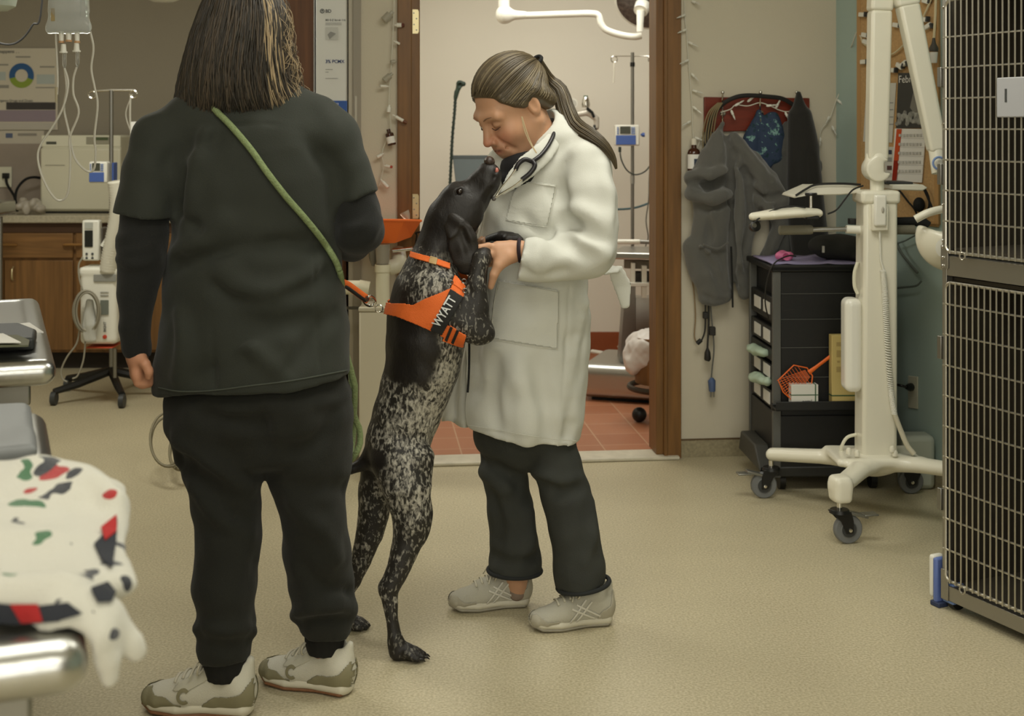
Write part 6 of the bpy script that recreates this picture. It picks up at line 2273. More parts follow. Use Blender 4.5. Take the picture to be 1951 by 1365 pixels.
        for sd in (1, -1):
            patch('toe_guard', [(.275, .01), (.275, .045), (.25, .052), (.225, .034), (.19, .032), (.18, .01)], mat('warm_grey_trim', (172, 166, 148), .6), .0012, sd)
            patch('heel_guard', [(.0, .02), (.0, .10), (.016, .10), (.03, .065), (.06, .05), (.07, .03)], mat('warm_grey_trim', (172, 166, 148), .6), .0012, sd)
            for (a, b) in (((.155, .026), (.105, .088)), ((.135, .026), (.088, .082)), ((.078, .030), (.150, .066)), ((.062, .036), (.135, .076))):
                dx, dz = b[0] - a[0], b[1] - a[1]
                n_ = math.hypot(dx, dz)
                ox, oz = -dz / n_ * .0028, dx / n_ * .0028
                patch('side_stripe', [(a[0] + ox, a[1] + oz), (b[0] + ox, b[1] + oz), (b[0] - ox, b[1] - oz), (a[0] - ox, a[1] - oz)], W_, .002, sd)
    # laces
    lc = mat('lace_cream', (200, 194, 174), .8)
    lm = MB()
    tops = []
    for i in range(5):
        x = .185 - i * .018
        pts = np.array([p(x, y, .16) for y in np.linspace(-.026, .026, 9)])
        t = body.ray(pts, np.tile([0, 0, -1.0], (9, 1)), 0, .2, off=.002)
        if np.isnan(t).any():
            continue
        q = [Vector(a) - up * float(b) for a, b in zip(pts, t)]
        lm.tube(q, .0028, 6, flat=(1.3, .7))
        tops.append(q[4])
    if tops:
        q = tops[-1]
        for sd in (1, -1):
            lm.tube(bez([q, q + l * .02 * sd + up * .014 + f * .004, q + l * .05 * sd + up * .004 + f * .01, q + l * .036 * sd - up * .02 + f * .016, q + l * .008 * sd + up * .002], 20), .0022, 6)
            lm.tube(bez([q, q + l * .025 * sd + f * .02 + up * .004, q + l * .045 * sd + f * .035 - up * .025], 14), .002, 6)
    if lm.v:
        lm.build('laces', lc, up_o, smooth=180)
    return up_o


def strands(mb, path_fn, n, r, seg, rnd):
    for i in range(n):
        pts = path_fn(i)
        if pts is None:
            continue
        m = len(pts)
        mb.tube(pts, [r * (.5 + .5 * math.sin(math.pi * min(1, (j + .6) / m * 1.0)) if j < m - 1 else .12) for j in range(m)], 4, cap=False)


def hand(S, wrist, palm_end, across, fingers, thumb, w=.038, t=.014):
    """palm from wrist to palm_end; across = direction index side; fingers: list of point chains from the knuckle"""
    wrist, palm_end = Vector(wrist), Vector(palm_end)
    S.chain([(wrist, w * .68, t * 1.25), (wrist.lerp(palm_end, .35), w * .88, t * 1.15), (palm_end, w, t)], u=across, k=.012)
    for ch, r0 in fingers:
        m = len(ch)
        S.chain([(Vector(q), r0 * (1.0 - .24 * i / max(1, m - 1))) for i, q in enumerate(ch)], k=.005, kin=.003)
    S.chain([(Vector(q), r) for q, r in thumb], k=.012, kin=.004)

# ------------------------------------------------------------------ woman in black seen from behind
zs_ = 3.13
sp = zs_ / FPX


def lv(lst, z, th, S, k=.03, u=(1, 0, 0), clip=None, op='u', kin=None, cap=1.0):
    """body levels: (y, x left, x right[, depth, half thickness])"""
    nodes = []
    for it in lst:
        y, a, b = it[:3]
        zz = it[3] if len(it) > 3 else z
        tt = it[4] if len(it) > 4 else th
        nodes.append((P((a + b) / 2, y, zz), (b - a) / 2 * zz / FPX, tt))
    S.chain(nodes, k=k, u=u, clip=clip, op=op, kin=kin, cap=cap)


SCRUB = mat('charcoal_scrub_fabric', (41, 44, 37), .85, bump=.25, bscale=420, var=.10, vscale=5, sheen=.08)
UNDER = mat('black_knit', (21, 22, 20), .9, bump=.4, bscale=500, sheen=.1)
JOG = mat('black_jogger_fleece', (28, 29, 24), .92, bump=.35, bscale=450, var=.12, vscale=6, sheen=.06)
SKIN1 = skin_mat('skin_warm', (196, 142, 112), (150, 82, 70), (190, 118, 92))
staff = thing('person', 'woman seen from behind in dark scrubs with streaked shoulder-length hair, standing', 'person', (P(490, 0, zs_).x, zs_, 0))

# skin
B = SDF()
hd = Head(P(462, 92, 3.16), (.35, .93, -.10), (-.93, .35, 0), (.03, .10, .99))
hd.sculpt(B)
B.chain([(hd.p(-.012, 0, -.05), .056), (P(470, 190, 3.15), .060), (P(472, 230, 3.15), .07)], k=.03)
lv([(240, 330, 620, 3.15, .08), (330, 345, 625, 3.15, .105), (450, 350, 622, 3.15, .11), (560, 340, 632, 3.15, .115), (690, 335, 642, 3.15, .10), (740, 345, 636, 3.15, .07)], 3.15, .1, B, .04, cap=.5)
lv([(760, 352, 486, 3.14, .07), (860, 360, 484, 3.13, .068), (1000, 385, 490, 3.13, .06), (1200, 398, 465, 3.10, .05), (1300, 405, 455, 3.08, .038)], 3.14, .085, B, .03)
lv([(760, 520, 640, 3.15, .07), (860, 526, 644, 3.16, .068), (1000, 550, 650, 3.17, .06), (1180, 580, 650, 3.2, .045), (1250, 595, 645, 3.21, .036)], 3.15, .085, B, .03)
# left arm and fist
B.chain([(P(318, 262, 3.13), .055), (P(280, 400, 3.10), .044), (P(268, 500, 3.08), .038), (P(258, 640, 3.07), .028), (P(261, 676, 3.07), .025)], k=.02)
hand(B, P(261, 672, 3.07), P(262, 712, 3.075), (.25, -.95, 0),
     [([P(258, 712, 3.045), P(262, 731, 3.05), P(279, 732, 3.06), P(283, 714, 3.07)], .0098),
      ([P(264, 714, 3.06), P(270, 735, 3.062), P(285, 732, 3.07), P(286, 712, 3.08)], .0098),
      ([P(266, 714, 3.08), P(273, 734, 3.08), P(288, 729, 3.085), P(288, 710, 3.09)], .0092),
      ([P(268, 711, 3.098), P(276, 728, 3.10), P(289, 722, 3.105), P(288, 706, 3.105)], .0082)],
     [(P(266, 682, 3.05), .014), (P(277, 694, 3.035), .0115), (P(284, 708, 3.035), .0105), (P(283, 718, 3.038), .0088)], w=.039, t=.018)
# right arm, bent, forearm forward
e0 = P(683, 438, 3.16)
wr = P(610, 468, 3.40)
B.chain([(P(628, 262, 3.16), .055), (P(662, 350, 3.16), .046), (e0, .042), (e0.lerp(wr, .5), .036), (wr, .026)], k=.02)
hand(B, wr, P(585, 470, 3.47), (0, .1, 1),
     [([P(584, 455, 3.475), P(566, 452, 3.49), P(566, 455, 3.46), P(580, 458, 3.45)], .0095),
      ([P(582, 465, 3.48), P(562, 463, 3.49), P(562, 466, 3.46), P(578, 468, 3.45)], .0098),
      ([P(583, 475, 3.475), P(564, 474, 3.485), P(564, 476, 3.46), P(578, 477, 3.45)], .0092),
      ([P(585, 484, 3.47), P(570, 484, 3.48), P(569, 485, 3.46), P(580, 486, 3.45)], .0084)],
     [(P(596, 458, 3.42), .013), (P(584, 450, 3.43), .011), (P(574, 455, 3.435), .0095)])
body = B.build('body', SKIN1, staff, h=.005)


def st_tint(co):
    lip, bl = hd.tints(co)
    return np.stack([lip, bl], 1)


tint(body, st_tint, staff)

# scrub top
T = SDF()
hemn = (P(667, 716, zs_) - P(300, 746, zs_)).normalized()
hem_n = Vector((hemn.z, 0, -hemn.x))
lv([(222, 400, 545, 3.15, .075), (245, 330, 615, 3.15, .10), (290, 312, 642, 3.15, .135), (350, 322, 644, 3.15, .145), (430, 328, 640, 3.15, .145), (500, 322, 646, 3.15, .148),
    (560, 315, 652, 3.15, .155), (640, 303, 661, 3.15, .165), (700, 296, 667, 3.15, .17), (780, 292, 672, 3.15, .175)], 3.15, .15, T, .03,
   clip=[(P(483, 731, zs_), hem_n)])
T.chain([(P(415, 205, 3.15), .055), (P(355, 230, 3.14), .058), (P(312, 262, 3.13), .062)], k=.05)
T.chain([(P(540, 205, 3.15), .055), (P(595, 228, 3.15), .056), (P(632, 262, 3.15), .058)], k=.05)
T.chain([(P(420, 196, 3.15), .045, .05), (P(530, 196, 3.15), .045, .05)], k=.03)
# sleeves
for (a, b, c, ra, rb, rc, p_, q_) in ((P(308, 268, 3.13), P(290, 330, 3.11), P(274, 440, 3.09), .060, .066, .074, P(218, 401, 3.1), P(332, 418, 3.1)),
                                   (P(632, 268, 3.15), P(654, 320, 3.15), P(684, 420, 3.15), .057, .060, .066, P(634, 404, 3.15), P(713, 366, 3.15))):
    e = (q_ - p_).normalized()
    nn = Vector((e.z, 0, -e.x))
    if nn.z > 0:
        nn = -nn
    T.chain([(a, ra, ra), (b, rb, rb * .95), (c, rc, rc * .92)], k=.03, clip=[((p_ + q_) / 2, nn)])
# folds and seams
for (pts, r, op, dy) in (([(412, 545), (440, 566), (470, 572)], .010, 's', 2.990), ([(430, 520), (480, 552), (560, 545), (600, 520)], .012, 'u', 3.003), ([(560, 560), (600, 545), (630, 520)], .010, 's', 2.988),
                         ([(340, 480), (390, 455), (430, 420)], .010, 'u', 3.005), ([(335, 505), (400, 490), (460, 470)], .009, 's', 2.992), ([(350, 330), (345, 400), (380, 440)], .010, 's', 2.998),
                         ([(520, 700), (470, 660), (420, 690)], .012, 'u', 2.992), ([(380, 720), (420, 690), (450, 640)], .010, 's', 2.972), ([(560, 700), (600, 640), (640, 600)], .010, 's', 2.975),
                         ([(500, 470), (560, 462), (625, 470)], .010, 's', 2.99), ([(410, 265), (350, 285), (320, 310)], .010, 's', 3.01), ([(600, 280), (640, 330), (645, 400)], .010, 's', 3.012),
                         ([(395, 250), (372, 330), (366, 420)], .008, 'u', 3.014), ([(455, 610), (520, 622), (590, 608)], .010, 's', 2.974), ([(345, 600), (352, 660), (340, 720)], .010, 'u', 2.995)):
    fold(T, pts, r, op, dy, .035)
T.wob(lambda X, Y, Z: .0075 * _noise3(X * 10, Y * 10, Z * 8, 51) + .0035 * _noise3(X * 24, Y * 24, Z * 18, 52))
for pts in ([(392, 400), (398, 480), (400, 560), (404, 640), (408, 735)], [(596, 390), (600, 500), (604, 600), (612, 715)], [(440, 236), (520, 236), (580, 250)]):
    c = cast(T, pts, 24, off=.0012)
    if len(c) > 3:
        T.chain([(q, .0026) for q, d in c], op='s', k=.005, kin=.001)
top = T.build('scrub_top', SCRUB, staff, h=.006)


def on_back(S, pts, off=.004, n=40):
    return [q for q, d in cast(S, pts, n, off)]


hm = on_back(T, [(302, 739), (340, 746), (400, 745), (480, 735), (560, 725), (640, 710), (662, 706)], off=.0005)
MB().tube(hm, .0016, 6).build('hem_stitch', mat('charcoal_thread', (72, 76, 68), .9), top)

# undershirt sleeves
U = SDF()
lv([(380, 232, 322, 3.095, .05), (440, 228, 322, 3.09, .052), (500, 222, 315, 3.08, .052), (560, 222, 298, 3.075, .048), (620, 228, 287, 3.07, .042), (664, 236, 287, 3.07, .034), (676, 238, 287, 3.07, .032)], 3.08, .05, U, .02,
   clip=[(P(262, 681, 3.07), (.06, 0, -1))])
U.chain([(P(672, 372, 3.155), .046, .046), (P(678, 402, 3.155), .054, .053), (P(683, 440, 3.155), .059, .056), (P(672, 455, 3.22), .052), (e0.lerp(wr, .92), .036)], k=.03)
U.chain([(P(300, 350, 3.11), .04), (P(340, 310, 3.14), .05), (P(600, 310, 3.15), .05), (P(640, 330, 3.155), .04), (P(672, 372, 3.155), .042)], k=.02)
for (pts, dy) in (([(222, 470), (250, 480), (290, 470)], 3.035), ([(225, 495), (255, 505), (300, 492)], 3.03), ([(228, 455), (250, 452)], 3.04), ([(710, 400), (690, 430), (660, 440)], 3.10), ([(720, 420), (705, 455)], 3.11)):
    fold(U, pts, .008, 'u', dy, .02)
U.wob(lambda X, Y, Z: .004 * _noise3(X * 18, Y * 18, Z * 26, 55))
U.build('undershirt', UNDER, staff, h=.006)

# joggers
J = SDF()
lv([(700, 325, 655, 3.15, .13), (760, 319, 667, 3.15, .145), (800, 321, 669, 3.15, .14), (862, 333, 668, 3.15, .125)], 3.15, .13, J, .03, cap=.3)
lv([(800, 320, 494, 3.13, .12), (870, 345, 502, 3.125, .115), (900, 352, 498, 3.125, .11), (955, 363, 493, 3.12, .105), (1025, 374, 496, 3.11, .098), (1120, 369, 490, 3.10, .092), (1195, 379, 484, 3.09, .085), (1228, 376, 480, 3.085, .082), (1262, 384, 476, 3.085, .072)], 3.1, .1, J, .012, clip=[(P(430, 1256, 3.085), (0, 0, -1))])
lv([(800, 508, 668, 3.16, .12), (870, 507, 667, 3.165, .115), (900, 514, 665, 3.165, .11), (941, 528, 656, 3.17, .10), (977, 538, 660, 3.17, .098), (1048, 542, 667, 3.18, .092), (1112, 553, 669, 3.19, .086), (1165, 563, 670, 3.20, .08), (1205, 568, 667, 3.20, .074)], 3.17, .1, J, .012, clip=[(P(430, 1202, 3.2), (0, 0, -1))])
for (pts, r, op, dy) in (([(340, 840), (390, 880), (440, 915), (472, 930)], .012, 'u', 3.0), ([(335, 880), (390, 930), (440, 980), (472, 1004)], .016, 's', 3.01), ([(370, 930), (420, 990), (470, 1020)], .012, 'u', 3.008),
                         ([(380, 790), (440, 800), (500, 815)], .010, 's', 2.995), ([(560, 860), (610, 840), (640, 800)], .012, 's', 3.0), ([(660, 930), (610, 935), (560, 930)], .012, 's', 3.05),
                         ([(560, 960), (610, 1010), (640, 1060)], .010, 'u', 3.075), ([(668, 1130), (620, 1120), (575, 1080)], .010, 's', 3.09), ([(560, 1175), (610, 1160), (668, 1160)], .012, 'u', 3.118), ([(565, 1190), (620, 1180), (665, 1178)], .008, 's', 3.115),
                         ([(376, 1200), (430, 1215), (482, 1205)], .012, 'u', 3.005), ([(378, 1218), (430, 1232), (480, 1222)], .010, 's', 2.998), ([(500, 790), (502, 820), (503, 850)], .010, 's', 3.03)):
    fold(J, pts, r, op, dy, .03)
J.wob(lambda X, Y, Z: .007 * _noise3(X * 10, Y * 10, Z * 7, 61) + .0035 * _noise3(X * 25, Y * 25, Z * 20, 62))
jog = J.build('joggers', JOG, staff, h=.006)
for kk_ in (0, 1):
    K = SDF()
    if kk_ == 0:
        lv([(1240, 388, 474, 3.085, .062), (1265, 391, 471, 3.085, .056), (1288, 393, 470, 3.085, .052)], 3.085, .05, K, .01, clip=[(P(430, 1290, 3.085), (0, 0, -1)), (P(430, 1236, 3.085), (0, 0, 1))])
    else:
        lv([(1190, 580, 660, 3.205, .062), (1215, 583, 656, 3.205, .056), (1240, 585, 653, 3.205, .050)], 3.2, .05, K, .01, clip=[(P(620, 1243, 3.2), (0, 0, -1)), (P(620, 1186, 3.2), (0, 0, 1))])
    K.wob(lambda X, Y, Z: .0012 * np.sin(X * 900))
    K.build('cuff', mat('black_rib', (24, 24, 22), .95), jog, h=.005)
    KS = SDF()
    if kk_ == 0:
        lv([(1280, 402, 460, 3.085, .036), (1320, 405, 462, 3.085, .034)], 3.085, .034, KS)
    else:
        lv([(1235, 600, 644, 3.21, .034), (1268, 600, 646, 3.21, .032)], 3.2, .032, KS)
    KS.build('sock', mat('pale_sock', (178, 178, 166), .95), staff, h=.005)
shoe(staff, (-.578, 3.070, 0), (-.868, 3.108, 0), 0, 'court')
shoe(staff, (-.366, 3.176, 0), (-.622, 3.275, 0), 0, 'court')

# hair
HAIRD = mat('dark_brown_hair', (44, 39, 32), .42, spec=.5)
HAIRM = mat('mid_brown_hair', (72, 62, 50), .42)
HAIRB = mat('blonde_hair', (168, 147, 114), .42)
rn = random.Random(21)
prof = [(-34, 438, 492, .035), (-20, 408, 522, .085), (8, 388, 540, .112), (50, 372, 549, .122), (90, 358, 552, .128), (130, 348, 557, .128), (165, 340, 566, .122), (195, 336, 578, .115), (212, 331, 588, .108), (226, 328, 592, .102)]
hzc = 3.165
HS = SDF()
lv([(y, a + 8, b - 8, hzc, t_ - .008) for (y, a, b, t_) in prof[:-3]], hzc, .1, HS, .02)
HS.ell(hd.p(.075, 0, -.03), (.09, .075, .14), R=hd.R, op='s', k=.02)
hair = HS.build('hair', HAIRD, staff, h=.006)


def hair_pt(k, a, jit=0.0, sw=0.0):
    k = max(0, min(len(prof) - 1.001, k))
    i = int(k)
    f_ = k - i
    q = [prof[i][j] + (prof[i + 1][j] - prof[i][j]) * f_ for j in range(4)]
    hw = (q[2] - q[1]) / 2
    return P((q[1] + q[2]) / 2 + math.cos(a) * hw * (1 + jit) + sw, q[0], hzc - math.sin(a) * q[3] * (1 + jit) * (FPX / FPX))


def strand_path(a, jit, k0, k1, wav, sw, up_=0.0):
    out = []
    for j in range(12):
        k = k0 + (k1 - k0) * j / 11
        out.append(hair_pt(k, a + wav * math.sin(j * .8 + sw), jit + .02 * math.sin(j * 1.3 + sw * 3)))
    ax0 = [P(462, 0, hzc).x for _ in out]
    rd = [Vector((p_.x - x_, p_.y - hzc, .25 * max(0, 1 - j / 4) * .1)).normalized() for j, (p_, x_) in enumerate(zip(out, ax0))]
    lift = rn.uniform(.0, .006) + up_
    for _ in range(3):
        sv = HS.at([list(p_) for p_ in out])
        out = [p_ + n_ * min(.03, max(0.0, lift - float(s_))) for p_, n_, s_ in zip(out, rd, sv)]
    return out


md, mm, mb_ = MB(), MB(), MB()
for i in range(1000):
    a = rn.uniform(-.35, math.pi + .35)
    dest = md if rn.random() < .72 else mm
    ax_ = math.cos(a)
    if ax_ > .46 and ax_ < .86 and rn.random() < .5:
        dest = mb_
    k0 = rn.uniform(.0, .9)
    k1 = 9.0 - abs(rn.gauss(0, .9)) - (.5 if dest is mb_ else 0)
    pts = strand_path(a, rn.uniform(-.035, .035), k0, k1, rn.uniform(-.05, .05), rn.uniform(0, 6), .004 if dest is mb_ else 0)
    r = rn.uniform(.0009, .0024)
    r = r * (.7 if dest is mb_ else 1)
    dest.tube(pts, [r * .6] + [r] * 8 + [r * .8, r * .5, r * .12], 5, cap=False)
for i in range(60):
    a = rn.uniform(-.2, .55)
    pts = strand_path(a, rn.uniform(.02, .05), rn.uniform(1, 4), rn.uniform(5, 8), rn.uniform(-.15, .15), rn.uniform(0, 6))
    q = [p_ + Vector((rn.uniform(.0, .012) * (j / 11) + .010 * math.sin(j * .9 + i), 0, .004 * math.sin(j * 1.7 + i))) for j, p_ in enumerate(pts)]
    (mb_ if rn.random() < .6 else mm).tube(q, [.0006] * 12, 4, cap=False)
md.build('dark_strands', HAIRD, hair, smooth=180)
mm.build('brown_strands', HAIRM, hair, smooth=180)
mb_.build('blonde_strands', HAIRB, hair, smooth=180)
hd.lashes_brows(staff, HAIRD, HAIRD)

# green rope lead worn across her back, orange lead to the dog
ROPE = mat('green_rope', (124, 138, 94), .85, bump=.8, bscale=260, var=.15, vscale=150)
pts = on_back(T, [(412, 212), (440, 240), (478, 285), (510, 330), (545, 375), (580, 415), (612, 455), (638, 495), (648, 520)], off=.0075, n=60)
last = pts[-1]
pts += [P(651, 540, last.y + .04), P(651, 580, last.y + .10), P(656, 660, 3.16), P(676, 735, 3.20), P(674, 790, 3.24), P(684, 815, 3.26), P(686, 845, 3.26), P(676, 868, 3.25), P(668, 875, 3.27), P(672, 840, 3.30), P(674, 790, 3.30), P(668, 700, 3.32)]
first = pts[0]
pts = [P(392, 192, first.y + .06), P(403, 202, first.y + .02)] + pts[1:]
mb = MB().tube(bez(pts, 150), .0075, 10)
tag(mb.build('rope_lead', ROPE, smooth=180), 'green rope lead worn diagonally across the back of the woman in black', 'lead')

# ------------------------------------------------------------------ the dog, upright against the vet
zd = 3.50
D = SDF()
UX = (1, 0, 0)


def dl(lst, k=.03, z=zd, kin=None, u=UX, S=None):
    """trunk levels across the photo: (x left, y left, x right, y right, half depth)"""
    nd = []
    for (xa, ya, xb, yb, th) in lst:
        a, b = P(xa, ya, z), P(xb, yb, z)
        nd.append(((a + b) / 2, (b - a).length / 2, th))
    uu = (P(lst[0][2], lst[0][3], z) - P(lst[0][0], lst[0][1], z))
    (S or D).chain(nd, k=k, u=u, kin=kin)


# trunk from croup to base of the neck
dl([(706, 872, 810, 880, .070), (698, 838, 818, 846, .085), (712, 785, 838, 790, .085), (726, 735, 858, 745, .092), (736, 690, 874, 705, .104), (737, 640, 884, 660, .112), (739, 592, 892, 612, .112), (748, 555, 884, 570, .104), (768, 518, 866, 530, .085), (786, 492, 862, 512, .068)], .03)
# neck and head
D.chain([(P(822, 506, zd), .056, .06), (P(840, 466, zd), .058, .058), (P(858, 430, zd), .064, .056)], u=(1, 0, -.45), k=.03)
dh = Vector((P(932, 322, zd) - P(868, 408, zd))).normalized()
dn = Vector((dh.z, 0, -dh.x))      # towards the throat
Hh = lambda a, n, s_=0.0: P(868, 408, zd) + dh * a + dn * n + Vector((0, s_, 0))
D.ell(Hh(.0, -.004), (.078, .055, .060), R=Matrix((dh, (0, 1, 0), dn)).transposed(), k=.03)
D.chain([(Hh(.02, .004), .056, .048), (Hh(.065, .010), .044, .037), (Hh(.11, .009), .039, .030), (Hh(.138, .007), .034, .028)], u=dn, k=.025)
D.ell(Hh(.045, -.045), (.02, .028, .012), R=Matrix((dh, (0, 1, 0), dn)).transposed(), k=.025)
for q in (-1, 1):
    D.ell(Hh(.052, -.028, q * .034), (.020, .012, .013), R=Matrix((dh, (0, 1, 0), dn)).transposed(), k=.014)
    D.chain([(Hh(.075, .026, q * .024), .016), (Hh(.115, .024, q * .018), .018), (Hh(.140, .020, q * .012), .014)], k=.015)
    D.ell(Hh(.01, .030, q * .036), (.05, .02, .034), R=Matrix((dh, (0, 1, 0), dn)).transposed(), k=.03)
D.chain([(Hh(.06, .034, 0), .016), (Hh(.125, .030), .012)], k=.012)
D.chain([(Hh(.150, .017, -.03), .0022), (Hh(.155, .017, 0), .0022), (Hh(.150, .017, .03), .0022)], op='s', k=.004)
D.chain([(Hh(.14, .022, -.026), .0022), (Hh(.10, .032, -.034), .0022), (Hh(.072, .036, -.036), .0022)], op='s', k=.005)
for q in (-1, 1):
    D.ell(Hh(.056, -.027, q * .045), (.0095, .009, .0085), op='s', k=.005)
# tail
D.chain([(P(716, 862, zd), .026), (P(706, 872, zd - .01), .025), (P(690, 886, zd - .015), .018), (P(672, 894, zd - .02), .013), (P(660, 900, zd - .02), .009)], k=.02)
zr, zl = 3.425, 3.58
# near (right) hind leg: hip, stifle, hock, paw
zc_ = lambda a: zr + (3.392 - zr) * a
D.chain([(P(768, 878, 3.44), .082, .050), (P(775, 930, 3.425), .064, .048), (P(782, 980, zr), .048, .043), (P(780, 1025, zr), .040, .036), (P(762, 1075, 3.41), .031, .028), (P(744, 1118, 3.40), .024, .022), (P(741, 1132, 3.40), .022, .020), (P(746, 1175, 3.395), .0165, .0165), (P(754, 1222, 3.392), .0175, .018)], u=UX, k=.025)
D.ell(P(731, 1122, 3.40), (.014, .013, .016), k=.015)
D.ell(P(804, 985, zr), (.022, .03, .05), k=.03)
def paw(x, y, z, dirx, sc_=1.0, S=D):
    g = P(x, y, z)
    f = Vector((dirx[0], dirx[1], 0)).normalized()
    l = Vector((-f.y, f.x, 0))
    S.chain([(g + Vector((0, 0, .022)), .019 * sc_), (g + f * .022 + Vector((0, 0, .018)), .021 * sc_), (g + f * .035 + Vector((0, 0, .013)), .020 * sc_)], k=.014)
    for i, o_ in enumerate((-.021, -.008, .008, .021)):
        e = .050 if i in (1, 2) else .040
        S.chain([(g + f * .026 + l * o_ * .8 + Vector((0, 0, .018)), .0105), (g + f * e + l * o_ + Vector((0, 0, .0135)), .0105), (g + f * (e + .016) + l * o_ * 1.1 + Vector((0, 0, .008)), .0075)], k=.004, kin=.003)
    S.ell(g + f * .004 + Vector((0, 0, .012)), (.018, .018, .012), k=.012)
paw(757, 1254, 3.392, (1, -.12))
D.chain([(P(754, 1222, 3.392), .0175), (P(757, 1244, 3.392), .018)], k=.015)
# far (left) hind leg
D.chain([(P(735, 880, 3.56), .064, .046), (P(718, 930, zl), .050, .042), (P(712, 975, zl), .042, .036), (P(704, 1020, zl), .036, .031), (P(688, 1066, zl), .028, .025), (P(674, 1106, zl), .022, .020), (P(660, 1125, zl), .020, .018), (P(658, 1160, 3.60), .016, .016), (P(659, 1180, 3.605), .017, .017)], u=UX, k=.025)
paw(655, 1196, 3.61, (.9, -.2))
# near foreleg: shoulder, elbow, forearm up to the held paw
zf_ = 3.415
D.chain([(P(832, 545, 3.44), .060, .05), (P(858, 585, 3.425), .066, .045), (P(892, 618, zf_), .048, .036), (P(916, 634, zf_), .032, .028)], u=UX, k=.03)
D.chain([(P(911, 630, zf_), .034, .028), (P(908, 590, zf_), .032, .026), (P(907, 545, zf_), .026, .023), (P(912, 510, zf_ + .01), .023, .021), (P(916, 494, zf_ + .02), .023, .021)], u=UX, k=.02)
D.ell(P(926, 640, zf_), (.017, .018, .014), k=.02)
D.chain([(P(916, 494, zf_ + .02), .023), (P(922, 482, zf_ + .045), .024), (P(938, 474, zf_ + .06), .02)], k=.015)
# far foreleg with the paw lying over the hand
zg_ = 3.60
D.chain([(P(850, 560, 3.56), .055, .045), (P(884, 600, zg_), .045, .034), (P(903, 606, zg_), .03, .026)], u=UX, k=.03)
D.chain([(P(903, 606, zg_), .03, .026), (P(910, 550, zg_), .025, .022), (P(916, 490, zg_), .021, .02), (P(932, 464, zg_ - .03), .02, .02), (P(956, 453, 3.53), .021, .018), (P(974, 453, 3.51), .019, .015)], u=UX, k=.02)
for i, o_ in enumerate((-.02, -.007, .007, .02)):
    a_ = P(966, 454, 3.51) + Vector((0, o_, 0))
    D.chain([(a_, .0105), (a_ + Vector((.024, 0, .000)), .010), (a_ + Vector((.036, 0, -.006)), .0075)], k=.004, kin=.003)
# muscle modelling
D.wob(lambda X, Y, Z: .0022 * _noise3(X * 30, Y * 30, Z * 30, 71))


def coat_mat():
    m = bpy.data.materials.new('ticked_short_coat')
    m.use_nodes = True
    nt = m.node_tree
    b = nt.nodes['Principled BSDF']
    L = nt.links.new
    tc = nt.nodes.new('ShaderNodeTexCoord')
    mp = nt.nodes.new('ShaderNodeMapping')
    mp.inputs['Scale'].default_value = (1, 1, .55)
    mp.inputs['Rotation'].default_value = (0, .25, 0)
    L(tc.outputs['Object'], mp.inputs['Vector'])
    n1 = nt.nodes.new('ShaderNodeTexNoise')
    n1.inputs['Scale'].default_value = 130
    n1.inputs['Detail'].default_value = 3
    n1.inputs['Distortion'].default_value = .6
    L(mp.outputs[0], n1.inputs['Vector'])
    n2 = nt.nodes.new('ShaderNodeTexNoise')
    n2.inputs['Scale'].default_value = 14
    n2.inputs['Detail'].default_value = 2
    L(tc.outputs['Object'], n2.inputs['Vector'])
    at = nt.nodes.new('ShaderNodeAttribute')
    at.attribute_name = 'tint'
    sp_ = nt.nodes.new('ShaderNodeSeparateColor')
    L(at.outputs['Color'], sp_.inputs[0])
    a1 = nt.nodes.new('ShaderNodeMath')
    a1.operation = 'MULTIPLY_ADD'
    L(n2.outputs['Fac'], a1.inputs[0])
    a1.inputs[1].default_value = .34
    L(n1.outputs['Fac'], a1.inputs[2])
    a2 = nt.nodes.new('ShaderNodeMath')
    a2.operation = 'MULTIPLY_ADD'
    L(sp_.outputs[1], a2.inputs[0])
    a2.inputs[1].default_value = .30
    L(a1.outputs[0], a2.inputs[2])
    r = nt.nodes.new('ShaderNodeValToRGB')
    r.color_ramp.elements[0].position = .75
    r.color_ramp.elements[0].color = lin((40, 37, 33))
    r.color_ramp.elements[1].position = 1.10
    r.color_ramp.elements[1].color = lin((184, 179, 166))
    L(a2.outputs[0], r.inputs['Fac'])
    mx = nt.nodes.new('ShaderNodeMix')
    mx.data_type = 'RGBA'
    mx.inputs['B'].default_value = lin((30, 26, 23))
    L(sp_.outputs[0], mx.inputs['Factor'])
    L(r.outputs['Color'], mx.inputs['A'])
    L(mx.outputs['Result'], b.inputs['Base Color'])
    b.inputs['Roughness'].default_value = .5
    b.inputs['Specular IOR Level'].default_value = .35
    bp = nt.nodes.new('ShaderNodeBump')
    bp.inputs['Strength'].default_value = .35
    bp.inputs['Distance'].default_value = .003
    L(n1.outputs['Fac'], bp.inputs['Height'])
    L(bp.outputs[0], b.inputs['Normal'])
    return m


COAT = coat_mat()
dog = thing('dog', 'black ticked pointer dog standing on its hind legs in an orange harness', 'dog', (P(770, 0, 3.45).x, 3.45, 0))
dbody = D.build('body', COAT, dog, h=.0045)


